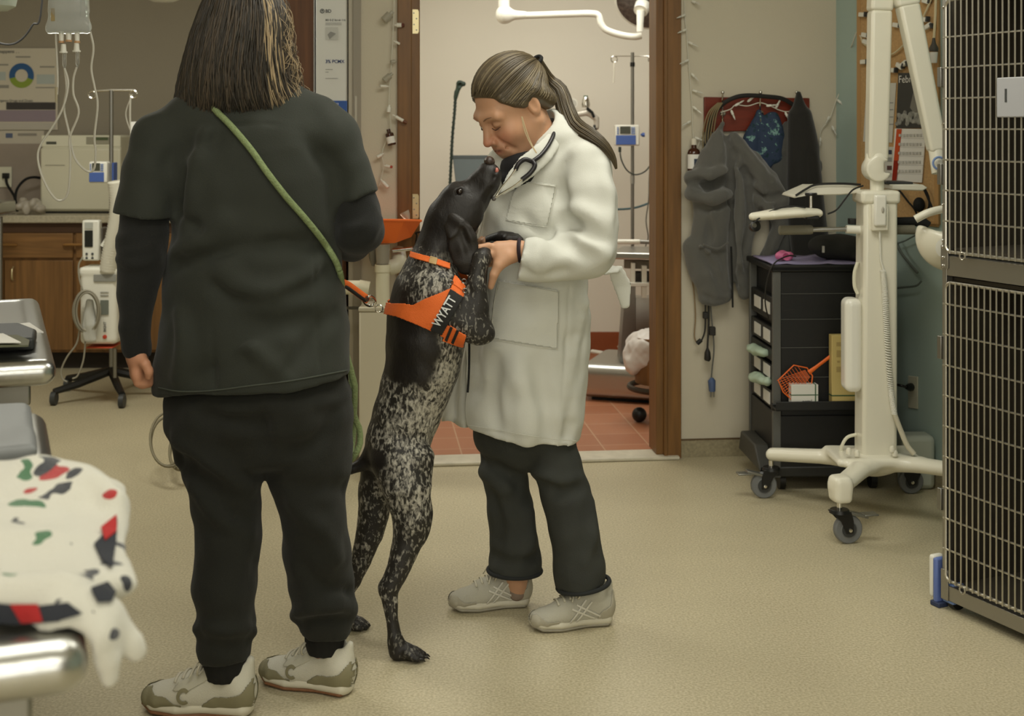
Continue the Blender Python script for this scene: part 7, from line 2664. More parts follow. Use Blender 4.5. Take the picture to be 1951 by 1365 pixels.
def dog_tint(co):
    X, Y, Z = co[:, 0], co[:, 1], co[:, 2]
    px = X / Y * FPX + CX
    py = (EYE - Z) / Y * FPX + CY
    def soft(v, w):
        return 1 / (1 + np.exp(-np.clip(v / w, -30, 30)))
    nz = _noise3(X * 40, Y * 40, Z * 40, 81) * 8
    # solid head and ears down to the collar; saddle; tail base
    head = soft((px - 780) * .55 - (py - 458) * .83 + nz, 4) * soft(505 - py, 10)
    low = (np.abs(Y - 3.425) < .09) & (px > 894)
    head = np.where(low & (py > 478), 0, head)
    sd_ = 1.12 - np.sqrt(((px - 770 - .18 * (py - 660)) / 62) ** 2 + ((py - 652) / 78) ** 2) + nz * .012
    saddle = soft(sd_, .03)
    s2 = 1.0 - np.sqrt(((px - 745) / 34) ** 2 + ((py - 590) / 60) ** 2) + nz * .02
    tail = soft(1.05 - np.sqrt(((px - 688) / 46) ** 2 + ((py - 882) / 34) ** 2) + nz * .02, .05)
    paws = soft((py - 1215) * 1.0 + nz, 6) * .6
    farpaw = ((Y > 3.49) & (px > 915) & (py < 480)) * .9
    solid = np.clip(np.maximum.reduce([head, saddle, soft(s2, .05), tail, paws, farpaw]), 0, 1)
    # how much white ticking
    light = .12 + .60 * np.exp(-(((px - 790) / 70) ** 2 + ((py - 800) / 110) ** 2)) + .50 * np.exp(-(((px - 850) / 40) ** 2 + ((py - 720) / 90) ** 2)) + .5 * np.exp(-(((px - 820) / 60) ** 2 + ((py - 545) / 40) ** 2)) + .35 * np.exp(-(((px - 850) / 50) ** 2 + ((py - 490) / 25) ** 2)) + .4 * np.exp(-(((px - 780) / 40) ** 2 + ((py - 960) / 60) ** 2))
    light -= .25 * soft(px - 890, 8) * soft(600 - py, 8)
    return np.stack([solid, np.clip(light, 0, 1)], 1)


tint(dbody, dog_tint, dog)
# ears
EARM = mat('dark_ear_coat', (34, 29, 25), .5, bump=.15, bscale=300)
for q, nm in ((-1, 'ear'), (1, 'ear')):
    E = SDF()
    zz = zd + q * .052
    zo = zd + q * .066
    E.chain([(P(858, 424, zz), .024, .012), (P(874, 440, zo), .036, .010), (P(884, 472, zo), .040, .009), (P(888, 500, zo), .032, .008), (P(886, 518, zo - q * .004), .018, .007)], u=(1, 0, .12), k=.02)
    E.chain([(P(862, 412, zz), .012), (P(878, 424, zo), .012), (P(897, 452, zo), .008)], k=.02)
    E.chain([(P(880, 440, zo + q * .012), .006), (P(892, 480, zo + q * .012), .006)], op='s', k=.012)
    E.wob(lambda X, Y, Z: .003 * _noise3(X * 40, Y * 40, Z * 30, 83))
    E.build(nm, EARM, dog, h=.004)
    c_ = Hh(.056, -.027, q * .0395)
    eb = MB().ball(c_, .0088, 16).build('eye', mat('dark_eye', (30, 18, 12), .05, coat=1.0), dog)
    MB().tube(bez([Hh(.044, -.029, q * .0455), Hh(.054, -.037, q * .0465), Hh(.066, -.031, q * .044)], 10), .0026, 6).build('eyelid', EARM, dog)
N = SDF()
N.ell(Hh(.163, -.011), (.014, .019, .015), R=Matrix((dh, (0, 1, 0), dn)).transposed(), k=.01)
for q in (-1, 1):
    N.ell(Hh(.174, -.004, q * .008), (.006, .004, .004), op='s', k=.003)
N.build('nose', mat('wet_nose', (58, 46, 40), .25, bump=.3, bscale=500), dog, h=.003)
for k_ in range(4):
    e = P(757, 1254, 3.392) + Vector((.058 + (.010 if k_ in (1, 2) else 0), -.007 + (-.022, -.008, .008, .022)[k_], .008))
    MB().tube([e, e + Vector((.009, 0, -.001)), e + Vector((.015, 0, -.006))], [.0035, .003, .001], 6).build('claw', mat('dark_claw', (26, 22, 18), .4), dog)
tg = SDF()
tg.ell(P(946, 326, zd - .012), (.006, .010, .010), k=.01)
tg.build('tongue', mat('pink_tongue', (180, 110, 96), .4), dog, h=.0025)


# ------------------------------------------------------------------ collar and harness shaped on the dog's own surface
def skin_patch(S, poly, name, m, parent, off=.004, th=.003, N=(56, 56), z0=2.9, both=True, zm=zd, smooth=180):
    """strap piece: closed outline in photo coordinates laid on the near flank of S; the far flank gets its mirror image"""
    xs = np.array([q[0] for q in poly], float)
    ys = np.array([q[1] for q in poly], float)
    gx = np.linspace(xs.min(), xs.max(), N[0])
    gy = np.linspace(ys.min(), ys.max(), N[1])
    GX, GY = np.meshgrid(gx, gy, indexing='ij')
    w = np.stack([(GX - CX) / FPX * z0, np.full(GX.shape, z0), EYE - (GY - CY) / FPX * z0], -1).reshape(-1, 3)
    d = w - np.array([0, 0, EYE])
    d /= np.linalg.norm(d, axis=1)[:, None]
    inside = np.zeros(GX.size, bool)
    fx, fy = GX.ravel(), GY.ravel()
    j = len(xs) - 1
    for i in range(len(xs)):
        c = ((ys[i] > fy) != (ys[j] > fy)) & (fx < (xs[j] - xs[i]) * (fy - ys[i]) / (ys[j] - ys[i] + 1e-12) + xs[i])
        inside ^= c
        j = i
    t = S.ray(w, d, 0, zm - z0 + .03, off=off, n=80)
    ok = inside & ~np.isnan(t)
    p3 = w + d * np.nan_to_num(t)[:, None]
    vs, fs, idx = [], [], {}
    n1 = N[1]
    for i in range(N[0] - 1):
        for j in range(n1 - 1):
            c = [i * n1 + j, (i + 1) * n1 + j, (i + 1) * n1 + j + 1, i * n1 + j + 1]
            if all(ok[q] for q in c):
                ds = [t[q] for q in c]
                if max(ds) - min(ds) > .06:
                    continue
                f_ = []
                for q in c:
                    if q not in idx:
                        idx[q] = len(vs)
                        vs.append(Vector(p3[q]))
                    f_.append(idx[q])
                fs.append(tuple(f_))
    if not fs:
        return None
    mb = MB().add(vs, fs)
    o = mb.build(name, m, parent, smooth=smooth, solid=th)
    if both:
        mb2 = MB().add([Vector((v.x, 2 * zm - v.y, v.z)) for v in vs], fs)
        mb2.build(name, m, parent, smooth=smooth, solid=th)
    return o


HOR = mat('orange_webbing', (236, 112, 44), .7, bump=.35, bscale=500)
HBK = mat('black_webbing', (30, 29, 28), .7, bump=.3, bscale=500)
har = dog
T0 = SDF()
T0.ops = list(D.ops)
orange1 = [(721, 580), (730, 577), (770, 578), (786, 581), (812, 568), (840, 557), (858, 549), (862, 540), (886, 556), (884, 566), (846, 600), (830, 628), (822, 632), (790, 618), (755, 604), (736, 600), (722, 598)]
skin_patch(T0, orange1, 'harness', HOR, dog, off=.006, th=.004, N=(120, 70))
skin_patch(T0, [(866, 524), (870, 527), (887, 545), (884, 556), (860, 540)], 'harness', HOR, dog, off=.0075, th=.004)
skin_patch(T0, [(858, 550), (884, 566), (842, 640), (819, 630)], 'harness_panel', HBK, dog, off=.0105, th=.003, N=(60, 70))
skin_patch(T0, [(848, 617), (857, 621), (842, 650), (880, 663), (886, 640), (868, 634), (870, 628), (858, 620)], 'harness_strap', HOR, dog, off=.006, th=.004)
skin_patch(T0, [(850, 618), (889, 640), (882, 663), (838, 640)], 'harness_strap', HOR, dog, off=.006, th=.004)
for x in (856, 868):
    skin_patch(T0, [(x + 2, 622 + (x - 856) * .5), (x + 7, 625 + (x - 856) * .5), (x - 4, 652 + (x - 856) * .4), (x - 9, 649 + (x - 856) * .4)], 'strap_line', HBK, dog, off=.0095, th=.002)
skin_patch(T0, [(782, 479), (800, 484), (830, 492), (858, 502), (857, 513), (830, 504), (800, 496), (780, 490)], 'collar', HOR, dog, off=.006, th=.004, N=(80, 40))
skin_patch(T0, [(820, 488), (834, 492), (831, 505), (817, 501)], 'collar_buckle', mat('pale_buckle', (176, 146, 96), .4), dog, off=.010, th=.004, both=False)
for (x, y) in ((859, 538), (886, 554), (884, 536)):
    c = cast(T0, [(x, y), (x + .5, y + .5)], 2, off=.009)
    if c:
        MB().ring(c[0][0], .0055, .0013, c[0][1], 16, 5).build('buckle_ring', STEELD, dog)
# name on the black panel
cu = bpy.data.curves.new('name_lettering', 'FONT')
cu.body = 'WYATT'
cu.size = 1.0
cu.offset = .02
cu.resolution_u = 3
tmp = bpy.data.objects.new('name_lettering', cu)
me = bpy.data.meshes.new_from_object(tmp)
bpy.data.objects.remove(tmp)
bm = bmesh.new()
bm.from_mesh(me)
bmesh.ops.subdivide_edges(bm, edges=bm.edges[:], cuts=1)
bm.to_mesh(me)
bm.free()
xy = np.array([list(v.co)[:2] for v in me.vertices])
Lw = xy[:, 0].max()
a0 = np.array((836.5, 625.0))
ux = np.array((870.0 - 836.5, 571.0 - 625.0))
ln = np.linalg.norm(ux)
uy = np.array((ux[1], -ux[0])) / ln
pxy = a0 + xy[:, :1] / Lw * ux + xy[:, 1:] / .70 * 17.0 * uy
z0 = 2.9
w = np.stack([(pxy[:, 0] - CX) / FPX * z0, np.full(len(pxy), z0), EYE - (pxy[:, 1] - CY) / FPX * z0], -1)
dd = w - np.array([0, 0, EYE])
dd /= np.linalg.norm(dd, axis=1)[:, None]
tt = T0.ray(w, dd, 0, 1.2, off=.0128, n=80)
p3 = w + dd * np.nan_to_num(tt, nan=.55)[:, None]
off_ = np.array(dog.location)
for v, q in zip(me.vertices, p3):
    v.co = Vector(q - off_)
me.name = 'name_lettering'
me.materials.clear()
me.materials.append(mat('reflective_white', (214, 216, 214), .5))
o = bpy.data.objects.new('name_lettering', me)
col.objects.link(o)
o.parent = dog

# orange lead with its clip to the woman's hand
t = thing('orange_lead', 'orange webbing lead clipped to the back of the dog harness', 'lead', P(700, 565, 3.42))
hand_pt = P(585, 470, 3.46)
cl = P(722, 588, 3.49)
lead = bez([hand_pt, P(640, 530, 3.40), P(664, 545, 3.40), P(690, 564, 3.43), P(702, 572, 3.45)], 30)
MB().tube(lead, .0105, 8, flat=(.25, 1.0), up=(.35, 0, 1)).build('webbing', HOR, t)
MB().tube([q - Vector((0, .0035, .006)) for q in lead[12:26]], .0045, 6, flat=(.4, 1), up=(.35, 0, 1)).build('black_edge', HBK, t)
dirc = (cl - P(700, 571, 3.45)).normalized()
nrm = Vector((0, -1, 0))
sd = dirc.cross(nrm).normalized()
c0 = P(697, 569, 3.44)
loop = [c0 + dirc * (a * .038) + sd * b * .0135 for (a, b) in ((0, -.4), (.1, -.9), (.5, -1), (.85, -.7), (1, 0), (.85, .7), (.5, 1), (.1, .9), (0, .4))]
MB().tube(bez(loop, 30), .0033, 8).build('clip', CHROME, t)
MB().cyl(c0 - dirc * .006, c0 + dirc * .006, .007).build('swivel', STEELD, t)
MB().ring(cl, .010, .002, (.3, -.8, .4), 18, 6).build('harness_ring', CHROME, t)

# dark and red printed areas of the fleece blanket
for poly, c_, nm in (([(-20, 1148), (60, 1156), (130, 1148), (160, 1170), (110, 1186), (60, 1190), (-20, 1194)], (46, 48, 54), 'charcoal_print'),
                     ([(18, 1152), (72, 1152), (82, 1186), (40, 1189)], (168, 40, 40), 'red_print'),
                     ([(178, 1036), (204, 1010), (224, 986), (222, 1030), (214, 1084), (192, 1066)], (46, 48, 54), 'charcoal_print'),
                     ([(192, 1004), (222, 980), (223, 1012), (200, 1030)], (168, 40, 40), 'red_print'),
                     ([(172, 1120), (206, 1108), (222, 1128), (214, 1146), (186, 1148)], (46, 48, 54), 'charcoal_print')):
    skin_patch(BLANKET, poly, nm, mat(nm, c_, .95), bl_, off=.0025 if nm != 'red_print' else .004, th=.001, N=(60, 50), z0=1.0, both=False, zm=1.9)

# ------------------------------------------------------------------ the vet in the white coat
zv = 3.68
SKIN2 = skin_mat('skin_fair', (196, 150, 118), (158, 92, 76), (196, 126, 100))
COATW = mat('white_coat_cotton', (205, 205, 196), .8, bump=.15, bscale=420)
DENIM = mat('black_denim', (52, 54, 50), .85, bump=.4, bscale=420, var=.16, vscale=7)
vet = thing('person', 'vet in a white lab coat with a ponytail bending towards the dog', 'person', (P(1030, 0, zv).x, zv, 0))
pit, yaw = math.radians(33), math.radians(33)
fw = Vector((-math.cos(yaw) * math.cos(pit), -math.sin(yaw) * math.cos(pit), -math.sin(pit)))
lf = Vector((math.sin(yaw), -math.cos(yaw), 0))
upv = lf.cross(fw) * -1
if upv.z < 0:
    upv = -upv
vh = Head(P(979, 205, 3.63), fw, lf, upv, 1.05)
B = SDF()
vh.sculpt(B)
B.chain([(vh.p(-.022, 0, -.045), .055), (P(1020, 262, 3.66), .056), (P(1040, 300, 3.68), .072)], k=.03)
lv([(310, 975, 1100, 3.68, .07), (380, 955, 1095, 3.68, .10), (500, 940, 1090, 3.68, .11), (620, 935, 1095, 3.69, .11), (740, 935, 1080, 3.70, .09), (770, 945, 1065, 3.70, .06)], 3.68, .1, B, .04, cap=.5)
lv([(760, 930, 990, 3.71, .06), (830, 924, 985, 3.735, .058), (950, 942, 1002, 3.745, .05), (1080, 955, 1010, 3.755, .042), (1120, 966, 1004, 3.755, .028)], 3.73, .06, B, .02)
lv([(760, 1010, 1070, 3.69, .06), (830, 1014, 1074, 3.675, .058), (950, 1050, 1110, 3.655, .05), (1090, 1080, 1140, 3.64, .042), (1150, 1104, 1142, 3.635, .028)], 3.66, .06, B, .02)
ze = 3.54
B.chain([(P(1090, 322, 3.65), .042), (P(1118, 400, 3.60), .030), (P(1112, 486, ze + .02), .028), (P(1050, 490, ze - .03), .026), (P(992, 478, ze - .06), .025)], k=.02)
zh = 3.455
hand(B, P(990, 477, 3.475), P(950, 484, zh), (0, .3, 1),
     [([P(949, 473, zh + .005), P(930, 469, zh - .006), P(914, 472, zh - .012), P(905, 478, zh + .004)], .0100),
      ([P(947, 483, zh), P(925, 484, zh - .012), P(908, 486, zh - .016), P(897, 487, zh - .004)], .0104),
      ([P(946, 492, zh + .01), P(926, 494, zh + .03), P(912, 492, zh + .045), P(904, 492, zh + .05)], .0098),
      ([P(950, 499, zh + .02), P(934, 503, zh + .04), P(922, 503, zh + .055), P(914, 502, zh + .06)], .009)],
     [(P(968, 490, zh - .004), .017), (P(950, 506, zh - .014), .0145), (P(941, 524, zh - .018), .0115), (P(935, 546, zh - .012), .0088)], w=.034, t=.018)
# far arm and hand under the other paw
B.chain([(P(985, 330, 3.80), .048), (P(960, 420, 3.82), .042), (P(955, 470, 3.78), .036), (P(945, 474, 3.66), .026)], k=.02)
hand(B, P(945, 474, 3.66), P(930, 476, 3.61), (1, 0, 0),
     [([P(918, 474, 3.60), P(914, 470, 3.575), P(914, 460, 3.57), P(918, 455, 3.58)], .0098),
      ([P(926, 474, 3.595), P(923, 470, 3.565), P(923, 460, 3.56), P(926, 455, 3.57)], .0102),
      ([P(934, 474, 3.595), P(933, 470, 3.565), P(933, 462, 3.56), P(935, 456, 3.57)], .0098),
      ([P(942, 475, 3.60), P(942, 472, 3.58), P(942, 464, 3.575), P(943, 459, 3.58)], .0088)],
     [(P(920, 476, 3.64), .013), (P(908, 472, 3.625), .0112), (P(904, 464, 3.61), .0095)], w=.032, t=.016)
body = B.build('body', SKIN2, vet, h=.0034)
tint(body, lambda co: np.stack(vh.tints(co), 1), vet)
LASH = mat('brown_lash', (84, 58, 44), .7)
vh.lashes_brows(vet, LASH, mat('fair_brow', (150, 116, 90), .8))

# coat
Cc = SDF()
hp, hq = P(893, 822, 3.6), P(1101, 851, 3.6)
he = (hq - hp).normalized()
lv([(262, 1000, 1110, 3.69, .075), (285, 955, 1128, 3.69, .105), (330, 938, 1140, 3.69, .125), (400, 920, 1128, 3.69, .135), (470, 910, 1112, 3.69, .135), (540, 906, 1118, 3.69, .135), (600, 898, 1124, 3.69, .14),
    (660, 890, 1122, 3.69, .145), (720, 888, 1117, 3.69, .15), (780, 890, 1110, 3.69, .152), (900, 896, 1100, 3.69, .152)], 3.69, .13, Cc, .03,
   clip=[((hp + hq) / 2, (he.z, 0, -he.x))])
Cc.chain([(P(1058, 262, 3.69), .05), (P(1100, 285, 3.66), .058), (P(1118, 315, 3.63), .060)], k=.05)
Cc.chain([(P(985, 285, 3.74), .05), (P(965, 310, 3.78), .055)], k=.05)
# near sleeve
cp, cq = P(984, 457, 3.47), P(1002, 532, 3.47)
ce = (cq - cp).normalized()
Cc.chain([(P(1112, 312, 3.61), .072, .066), (P(1122, 370, 3.575), .074, .066), (P(1126, 430, 3.55), .070, .064), (P(1118, 478, 3.535), .076, .066)], k=.035)
Cc.chain([(P(1122, 474, 3.535), .070, .064), (P(1085, 486, 3.515), .066, .060), (P(1040, 492, 3.495), .058, .052), (P(960, 498, 3.45), .050, .044)], u=(0, 0, 1), k=.03, clip=[((cp + cq) / 2, (-abs(ce.z), 0, ce.x if ce.x * -ce.z > 0 else -abs(ce.x)))])
# far sleeve
Cc.chain([(P(978, 320, 3.80), .06), (P(955, 420, 3.83), .056), (P(950, 468, 3.78), .052), (P(946, 474, 3.70), .045)], k=.03)
# deeper folds
for (pts, r, op, hg) in (([(1062, 372), (1078, 400), (1082, 440), (1075, 462)], .022, 's', .022), ([(1085, 395), (1110, 402), (1140, 425)], .016, 'u', .012), ([(1080, 425), (1110, 440), (1145, 462)], .013, 's', .012),
                         ([(1092, 452), (1120, 470), (1150, 482)], .014, 'u', .013), ([(1080, 462), (1105, 480), (1130, 492)], .012, 's', .012), ([(1070, 305), (1062, 340), (1066, 372)], .014, 's', .014),
                         ([(1000, 420), (1020, 440), (1055, 450)], .014, 's', .012), ([(950, 400), (965, 430), (975, 455)], .014, 'u', .010), ([(985, 430), (1000, 445), (1040, 455)], .012, 'u', .010),
                         ([(1128, 560), (1110, 640), (1095, 740), (1085, 830)], .016, 's', .014), ([(1108, 580), (1090, 680), (1082, 780)], .016, 'u', .012), ([(940, 690), (938, 750), (945, 815)], .018, 's', .012),
                         ([(985, 690), (1000, 760), (1005, 830)], .018, 'u', .010), ([(1030, 690), (1040, 760), (1050, 835)], .016, 's', .010), ([(915, 560), (905, 640), (900, 740)], .014, 's', .012),
                         ([(1000, 515), (1030, 522), (1075, 520)], .010, 's', .010), ([(1025, 470), (1020, 500), (1026, 520)], .010, 'u', .007), ([(1148, 320), (1160, 380), (1158, 440)], .012, 'u', .008),
                         ([(945, 340), (940, 380), (935, 420)], .010, 'u', .008), ([(1090, 265), (1060, 285), (1035, 305)], .010, 's', .008)):
    fold(Cc, pts, r, op, 0, .03, hg)
# opening at the neck
Cc.chain([(P(985, 262, 3.60), .05), (P(978, 310, 3.555), .036), (P(962, 345, 3.535), .014)], op='s', k=.012)
Cc.chain([(P(1000, 232, 3.66), .078), (P(1018, 258, 3.67), .070)], op='s', k=.012)
Cc.wob(lambda X, Y, Z: .006 * _noise3(X * 11, Y * 11, Z * 9, 91) + .003 * _noise3(X * 26, Y * 26, Z * 22, 92))
for pts in ([(1086, 545), (1080, 660), (1072, 760), (1068, 835)], [(1072, 470), (1150, 500)] if False else [(1078, 310), (1064, 340), (1062, 375)]):
    c = cast(Cc, pts, 24, off=.001)
    if len(c) > 3:
        Cc.chain([(q, .0026) for q, d in c], op='s', k=.005, kin=.001)
coat = Cc.build('lab_coat', COATW, vet, h=.0055)


def on_coat(pts, off=.003, n=40):
    return [q for q, d in cast(Cc, pts, n, off)]


# collar and lapels as folded cloth
LP = SDF()
LP.chain([(P(1068, 244, 3.67), .020, .008), (P(1056, 266, 3.60), .024, .008), (P(1034, 292, 3.555), .030, .008), (P(1004, 318, 3.528), .032, .007), (P(978, 344, 3.515), .024, .006), (P(956, 368, 3.51), .008, .005)], u=(.72, .1, -.68), k=.01)
LP.chain([(P(1064, 246, 3.66), .020, .008), (P(1050, 240, 3.72), .020, .008), (P(1010, 250, 3.77), .02, .008), (P(960, 285, 3.74), .022, .007), (P(945, 312, 3.68), .024, .006), (P(944, 345, 3.62), .010, .005)], u=(.2, .2, .9), k=.01)
LP.build('collar', COATW, coat, h=.0045)
# pockets and stitching lie on the coat
def coat_patch(poly, name, off, th, m=COATW, N=(40, 40)):
    return skin_patch(Cc, poly, name, m, coat, off=off, th=th, N=N, z0=2.9, both=False, zm=4.2)


coat_patch([(950, 532), (1066, 553), (1062, 666), (932, 645), (940, 575)], 'side_pocket', .0025, .003, N=(60, 60))
coat_patch([(992, 343), (1060, 352), (1042, 434), (962, 420), (975, 370)], 'chest_pocket', .0025, .003, N=(50, 50))
ST = mat('coat_stitch', (198, 197, 186), .8)
for pts in ([(950, 532), (942, 575), (934, 644)], [(934, 645), (1000, 657), (1062, 665)], [(1062, 665), (1065, 610), (1066, 553)], [(950, 537), (1010, 547), (1066, 558)],
            [(963, 419), (1000, 427), (1042, 433)], [(1042, 433), (1052, 395), (1060, 353)], [(993, 347), (1060, 356)], [(894, 811), (960, 822), (1030, 834), (1098, 841)], [(925, 380), (918, 430), (908, 470)]):
    q = on_coat(pts, .005, 24)
    if len(q) > 2:
        MB().tube(q, .0010, 5).build('stitching', ST, coat)
# far front panel of the coat, hanging open
pn = MB()
rows = []
for i in range(13):
    k = i / 12
    y = 640 + 175 * k
    xa, xb = 895 - 4 * k, 893 - (893 - 842) * min(1, k * 1.25 + .05)
    rows.append([P(xa + (xb - xa) * j / 8, y - 14 * (j / 8) * k + 3 * math.sin(j * .9), 3.70 + .05 * (j / 8) + .012 * math.sin(j * 1.3 + k * 3)) for j in range(9)])
pn.grid(rows).build('front_panel', COATW, coat, smooth=180, solid=.003)
MB().tube(bez(pp([(894, 640), (894, 680), (893, 720), (891, 748)], 3.53), 16), .003, 6).build('tie_cord', BLACKM, coat)
# loose belt end at the back
bt = SDF()
bt.chain([(P(1150, 520, 3.66), .012, .006), (P(1172, 512, 3.68), .022, .006), (P(1186, 545, 3.69), .026, .006), (P(1192, 585, 3.69), .014, .005)], u=(1, 0, 0), k=.01)
bt.build('belt_end', COATW, coat, h=.005)
# undershirt at the neck
VS = SDF()
VS.chain([(P(1014, 306, 3.655), .068), (P(992, 322, 3.605), .056), (P(974, 342, 3.58), .028)], k=.03)
VS.half(P(985, 296, 3.6), Vector((-.30, .2, 1)))
VS.build('black_top', mat('black_jersey', (24, 23, 25), .9), vet, h=.005)

# stethoscope
RUB = mat('black_tubing', (32, 29, 32), .35)
t = thing('stethoscope', 'black stethoscope hanging round the neck of the vet', 'stethoscope', P(1015, 305, 3.55))
MB().tube(bez([P(1012, 236, 3.76), P(1040, 228, 3.74), P(1056, 232, 3.66), P(1056, 252, 3.605), P(1046, 275, 3.565), P(1030, 296, 3.535), P(1014, 308, 3.52)], 50), .0058, 10).build('tubing', RUB, t)
MB().tube(bez([P(1014, 308, 3.52), P(1000, 304, 3.515), P(988, 312, 3.51), P(982, 324, 3.51)], 20), .0062, 10).build('tubing', RUB, t)
MB().tube(bez([P(1014, 306, 3.52), P(1019, 316, 3.512), P(1010, 330, 3.508), P(994, 343, 3.508)], 20), .0064, 10).build('tubing', RUB, t)
MB().tube(bez([P(983, 322, 3.482), P(970, 340, 3.487), P(955, 358, 3.492), P(943, 377, 3.497)], 20), .0022, 8).build('ear_tube', CHROME, t)
MB().tube(bez([P(995, 342, 3.480), P(978, 355, 3.484), P(958, 367, 3.492), P(942, 378, 3.497)], 20), .0022, 8).build('ear_tube', CHROME, t)
MB().ball(P(941, 379, 3.497), .006, 12).build('ear_tip', mat('grey_tip', (96, 92, 88), .4), t)
# hair tie wrist band
MB().ring(P(990.5, 477, 3.476), .0285, .005, Vector((1, -.12, .03)), 28, 8).build('wrist_band', mat('plum_band', (40, 26, 34), .7), vet)

# jeans
J2 = SDF()
lv([(790, 905, 1095, 3.70, .10), (830, 903, 1096, 3.70, .10)], 3.7, .1, J2, .03)
lv([(820, 905, 995, 3.73, .085), (861, 914, 998, 3.735, .08), (915, 922, 1004, 3.74, .077), (968, 929, 1014, 3.745, .074), (1033, 935, 1023, 3.75, .072), (1070, 932, 1030, 3.755, .072), (1120, 932, 1032, 3.755, .072)], 3.74, .08, J2, .02,
   clip=[(P(982, 1090, 3.75), (-.03, 0, -1))])
lv([(830, 1000, 1088, 3.67, .085), (891, 1016, 1106, 3.655, .082), (945, 1031, 1124, 3.65, .08), (1012, 1047, 1140, 3.64, .076), (1083, 1056, 1154, 3.635, .075), (1150, 1062, 1162, 3.635, .075)], 3.65, .08, J2, .02,
   clip=[(P(1112, 1114, 3.63), (.10, 0, -1))])
for (pts, r, op, hg) in (([(915, 880), (950, 895), (990, 925)], .012, 's', .010), ([(920, 900), (960, 930)], .012, 'u', .008), ([(1020, 900), (1060, 920), (1100, 915)], .012, 'u', .010), ([(1030, 925), (1070, 940), (1110, 930)], .010, 's', .008),
                         ([(1005, 980), (1008, 1030), (990, 1075)], .010, 'u', .008), ([(1125, 960), (1130, 1010), (1115, 1070)], .010, 'u', .007), ([(935, 1062), (980, 1076), (1026, 1062)], .008, 's', .007), ([(935, 950), (950, 1000), (945, 1030)], .012, 's', .008)):
    fold(J2, pts, r, op, 0, .03, hg)
J2.wob(lambda X, Y, Z: .004 * _noise3(X * 16, Y * 16, Z * 9, 101) + .002 * _noise3(X * 34, Y * 34, Z * 24, 102))
jn = J2.build('jeans', DENIM, vet, h=.0055)
HD = mat('dark_denim_hem', (38, 40, 40), .9)
for (xa, ya, xb, yb, z, hh) in ((930, 1086, 1031, 1088, 3.752, .071), (1062, 1121, 1161, 1106, 3.633, .074)):
    a, b = P(xa, ya, z), P(xb, yb, z)
    ctr = (a + b) / 2
    hw = (b - a).length / 2
    ax_ = (b - a).normalized()
    pts = [ctr + ax_ * (hw * math.cos(q)) + Vector((0, math.sin(q) * hh, 0)) for q in [2 * math.pi * i / 40 for i in range(41)]]
    MB().tube(pts, .006, 8, cap=False).build('jeans_hem', HD, jn, smooth=180)
for it in ([(1055, 956, 1008, 3.752, .04), (1085, 964, 1002, 3.755, .032), (1128, 966, 1002, 3.755, .026)], [(1075, 1094, 1148, 3.637, .04), (1100, 1104, 1144, 3.635, .032), (1162, 1106, 1144, 3.635, .026)]):
    SK = SDF()
    lv(it, 3.7, .03, SK)
    SK.build('sock', mat('taupe_sock', (140, 122, 108), .95), vet, h=.005)
shoe(vet, (.062, 3.785, 0), (-.188, 3.735, 0), 0, 'runner')
shoe(vet, (.284, 3.648, 0), (.036, 3.585, 0), 0, 'runner')

# hair drawn back to a ponytail
HB1 = mat('ash_brown_hair', (84, 72, 52), .4)
HB2 = mat('grey_brown_hair', (116, 103, 78), .4)
HB3 = mat('deep_ash_hair', (70, 60, 43), .42)
HC = SDF()
HC.ell(vh.p(-.015, 0, .047), (.1035 * 1.05, .0825 * 1.05, .0915 * 1.05), R=vh.R)
HC.half(vh.p(.070, 0, .072), (vh.f * .66 - vh.u * .75))
for q in (-1, 1):
    HC.chain([(vh.p(.050, q * .058, .055), .010), (vh.p(.030, q * .069, .030), .011), (vh.p(.012, q * .073, .014), .009)], k=.02)
    HC.chain([(vh.p(-.02, q * .070, .040), .016), (vh.p(-.045, q * .066, .012), .016), (vh.p(-.070, q * .050, -.022), .018)], k=.03)
    HC.chain([(vh.p(-.070, q * .045, -.022), .018), (vh.p(-.086, 0, -.03), .018)], k=.03)
hair = HC.build('hair', HB1, vet, h=.004)
tie = vh.p(-.118, .02, .072)
cc = vh.p(-.015, 0, .047)
rad = (.1050 * 1.05, .0840 * 1.05, .0930 * 1.05)
rn = random.Random(5)
m1, m2, m3, mlk = MB(), MB(), MB(), MB()


def hpt(d):
    """point of the hair shell along local direction d"""
    q = math.sqrt(sum((d[i] / rad[i]) ** 2 for i in range(3)))
    return cc + (vh.f * d[0] + vh.l * d[1] + vh.u * d[2]) / q


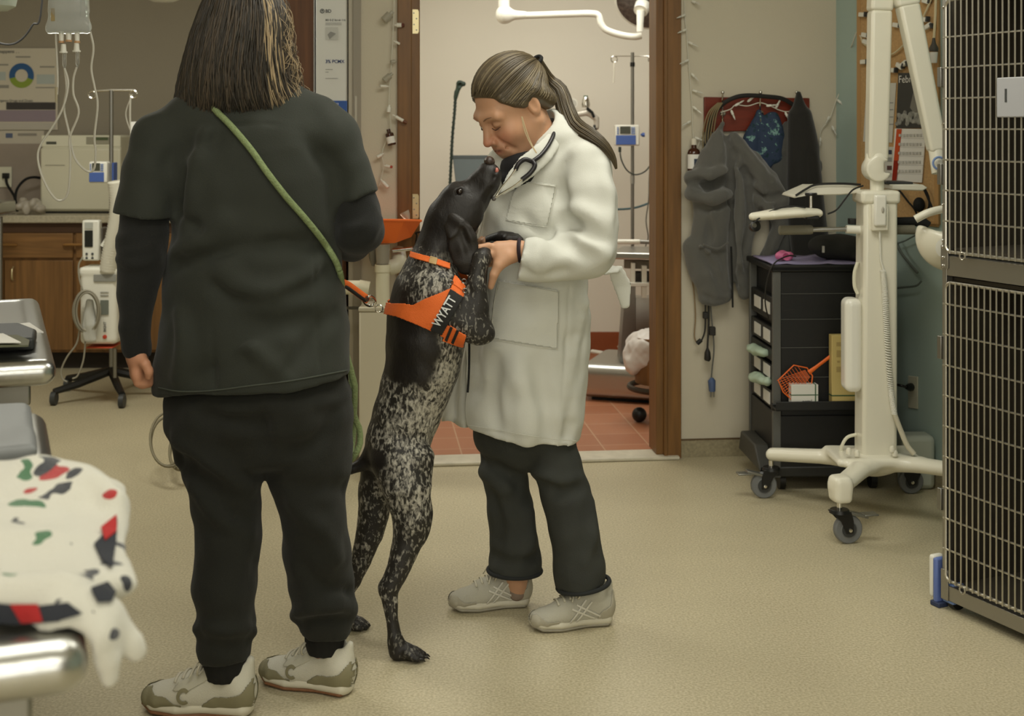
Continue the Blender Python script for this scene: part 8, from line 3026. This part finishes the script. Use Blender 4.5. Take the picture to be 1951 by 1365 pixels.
tl = Vector(((tie - cc).dot(vh.f), (tie - cc).dot(vh.l), (tie - cc).dot(vh.u))).normalized()
for i in range(760):
    a = rn.uniform(-math.pi, math.pi)
    # ring of roots along the hairline
    ca, sa = math.cos(a), math.sin(a)
    low = float(np.interp(ca, (-1, -.7, -.4, -.1, .15, .4, .65, .85, 1), (-.95, -.85, -.62, -.30, -.22, -.30, -.06, .22, .40)))
    fr = Vector((.95 * ca, .92 * sa, low + abs(rn.gauss(0, .16)) - .02)).normalized()
    if fr.dot(tl) > .93:
        continue
    pts = []
    lift = rn.uniform(-.0005, .0022)
    w0 = rn.uniform(-.05, .05)
    for j in range(12):
        k = j / 11
        om = math.acos(max(-1, min(1, fr.dot(tl))))
        d = (fr * math.sin((1 - k) * om) + tl * math.sin(k * om)) / math.sin(om)
        d += Vector((0, 0, w0 * math.sin(k * math.pi)))
        p_ = hpt(d)
        pts.append(p_)
    rd = [(p_ - cc).normalized() for p_ in pts]
    for _ in range(3):
        sdv = HC.at([list(p_) for p_ in pts])
        pts = [p_ - n_ * max(-.02, min(0.0, float(s_))) if s_ < 0 else p_ for p_, n_, s_ in zip(pts, rd, sdv)]
    pts = [p_ + n_ * lift for p_, n_ in zip(pts, rd)]
    r = rn.uniform(.0012, .0026)
    (m1, m2, m3)[rn.choices((0, 1, 2), (5, 3, 3))[0]].tube(pts, [r * .3] + [r] * 10 + [r * .6], 5, cap=False)
# ponytail
spine = bez([tie, P(1046, 152, 3.70), P(1066, 172, 3.69), P(1078, 210, 3.67), P(1094, 240, 3.63), P(1128, 262, 3.585), P(1152, 280, 3.575), P(1168, 302, 3.58), P(1174, 322, 3.585)], 40)
wid = [.010, .014, .019, .023, .025, .025, .022, .017, .011, .006, .003]
for i in range(260):
    a, rr_ = rn.uniform(0, 2 * math.pi), math.sqrt(rn.random())
    pts = []
    n_ = len(spine)
    tw = rn.uniform(-.5, .5)
    for j in range(0, n_, 2):
        k = j / (n_ - 1) * (len(wid) - 1)
        b_ = int(min(k, len(wid) - 2))
        w_ = wid[b_] + (wid[b_ + 1] - wid[b_]) * (k - b_)
        t_ = (spine[min(j + 1, n_ - 1)] - spine[max(j - 1, 0)]).normalized()
        u_ = t_.cross(Vector((0, 1, 0))).normalized()
        v_ = t_.cross(u_)
        pts.append(spine[j] + (u_ * math.cos(a + tw * k / 6) + v_ * math.sin(a + tw * k / 6) * .75) * w_ * rr_)
    r = rn.uniform(.0014, .0026)
    (m1, m2, m3)[rn.choices((0, 1, 2), (4, 2, 5))[0]].tube(pts, [r] * (len(pts) - 2) + [r * .6, r * .2], 5, cap=False)
# loose lock in front of the ear
for i in range(14):
    o_ = rn.uniform(-3, 3)
    mlk.tube(bez([P(994 + o_ * .4, 222, 3.535), P(1000 + o_, 248, 3.53), P(1010 + o_ * .7, 272, 3.525), P(1022 + o_ * .4, 292, 3.512)], 14), .0006, 4, cap=False)
mlk.build('loose_lock', mat('pale_lock', (186, 166, 130), .5), hair, smooth=180)
m1.build('ash_strands', HB1, hair, smooth=180)
m2.build('pale_strands', HB2, hair, smooth=180)
m3.build('dark_strands', HB3, hair, smooth=180)
MB().ring(tie, .012, .0055, (tie - P(1046, 152, 3.70)).normalized(), 20, 8).build('hair_tie', BLACKM, hair)
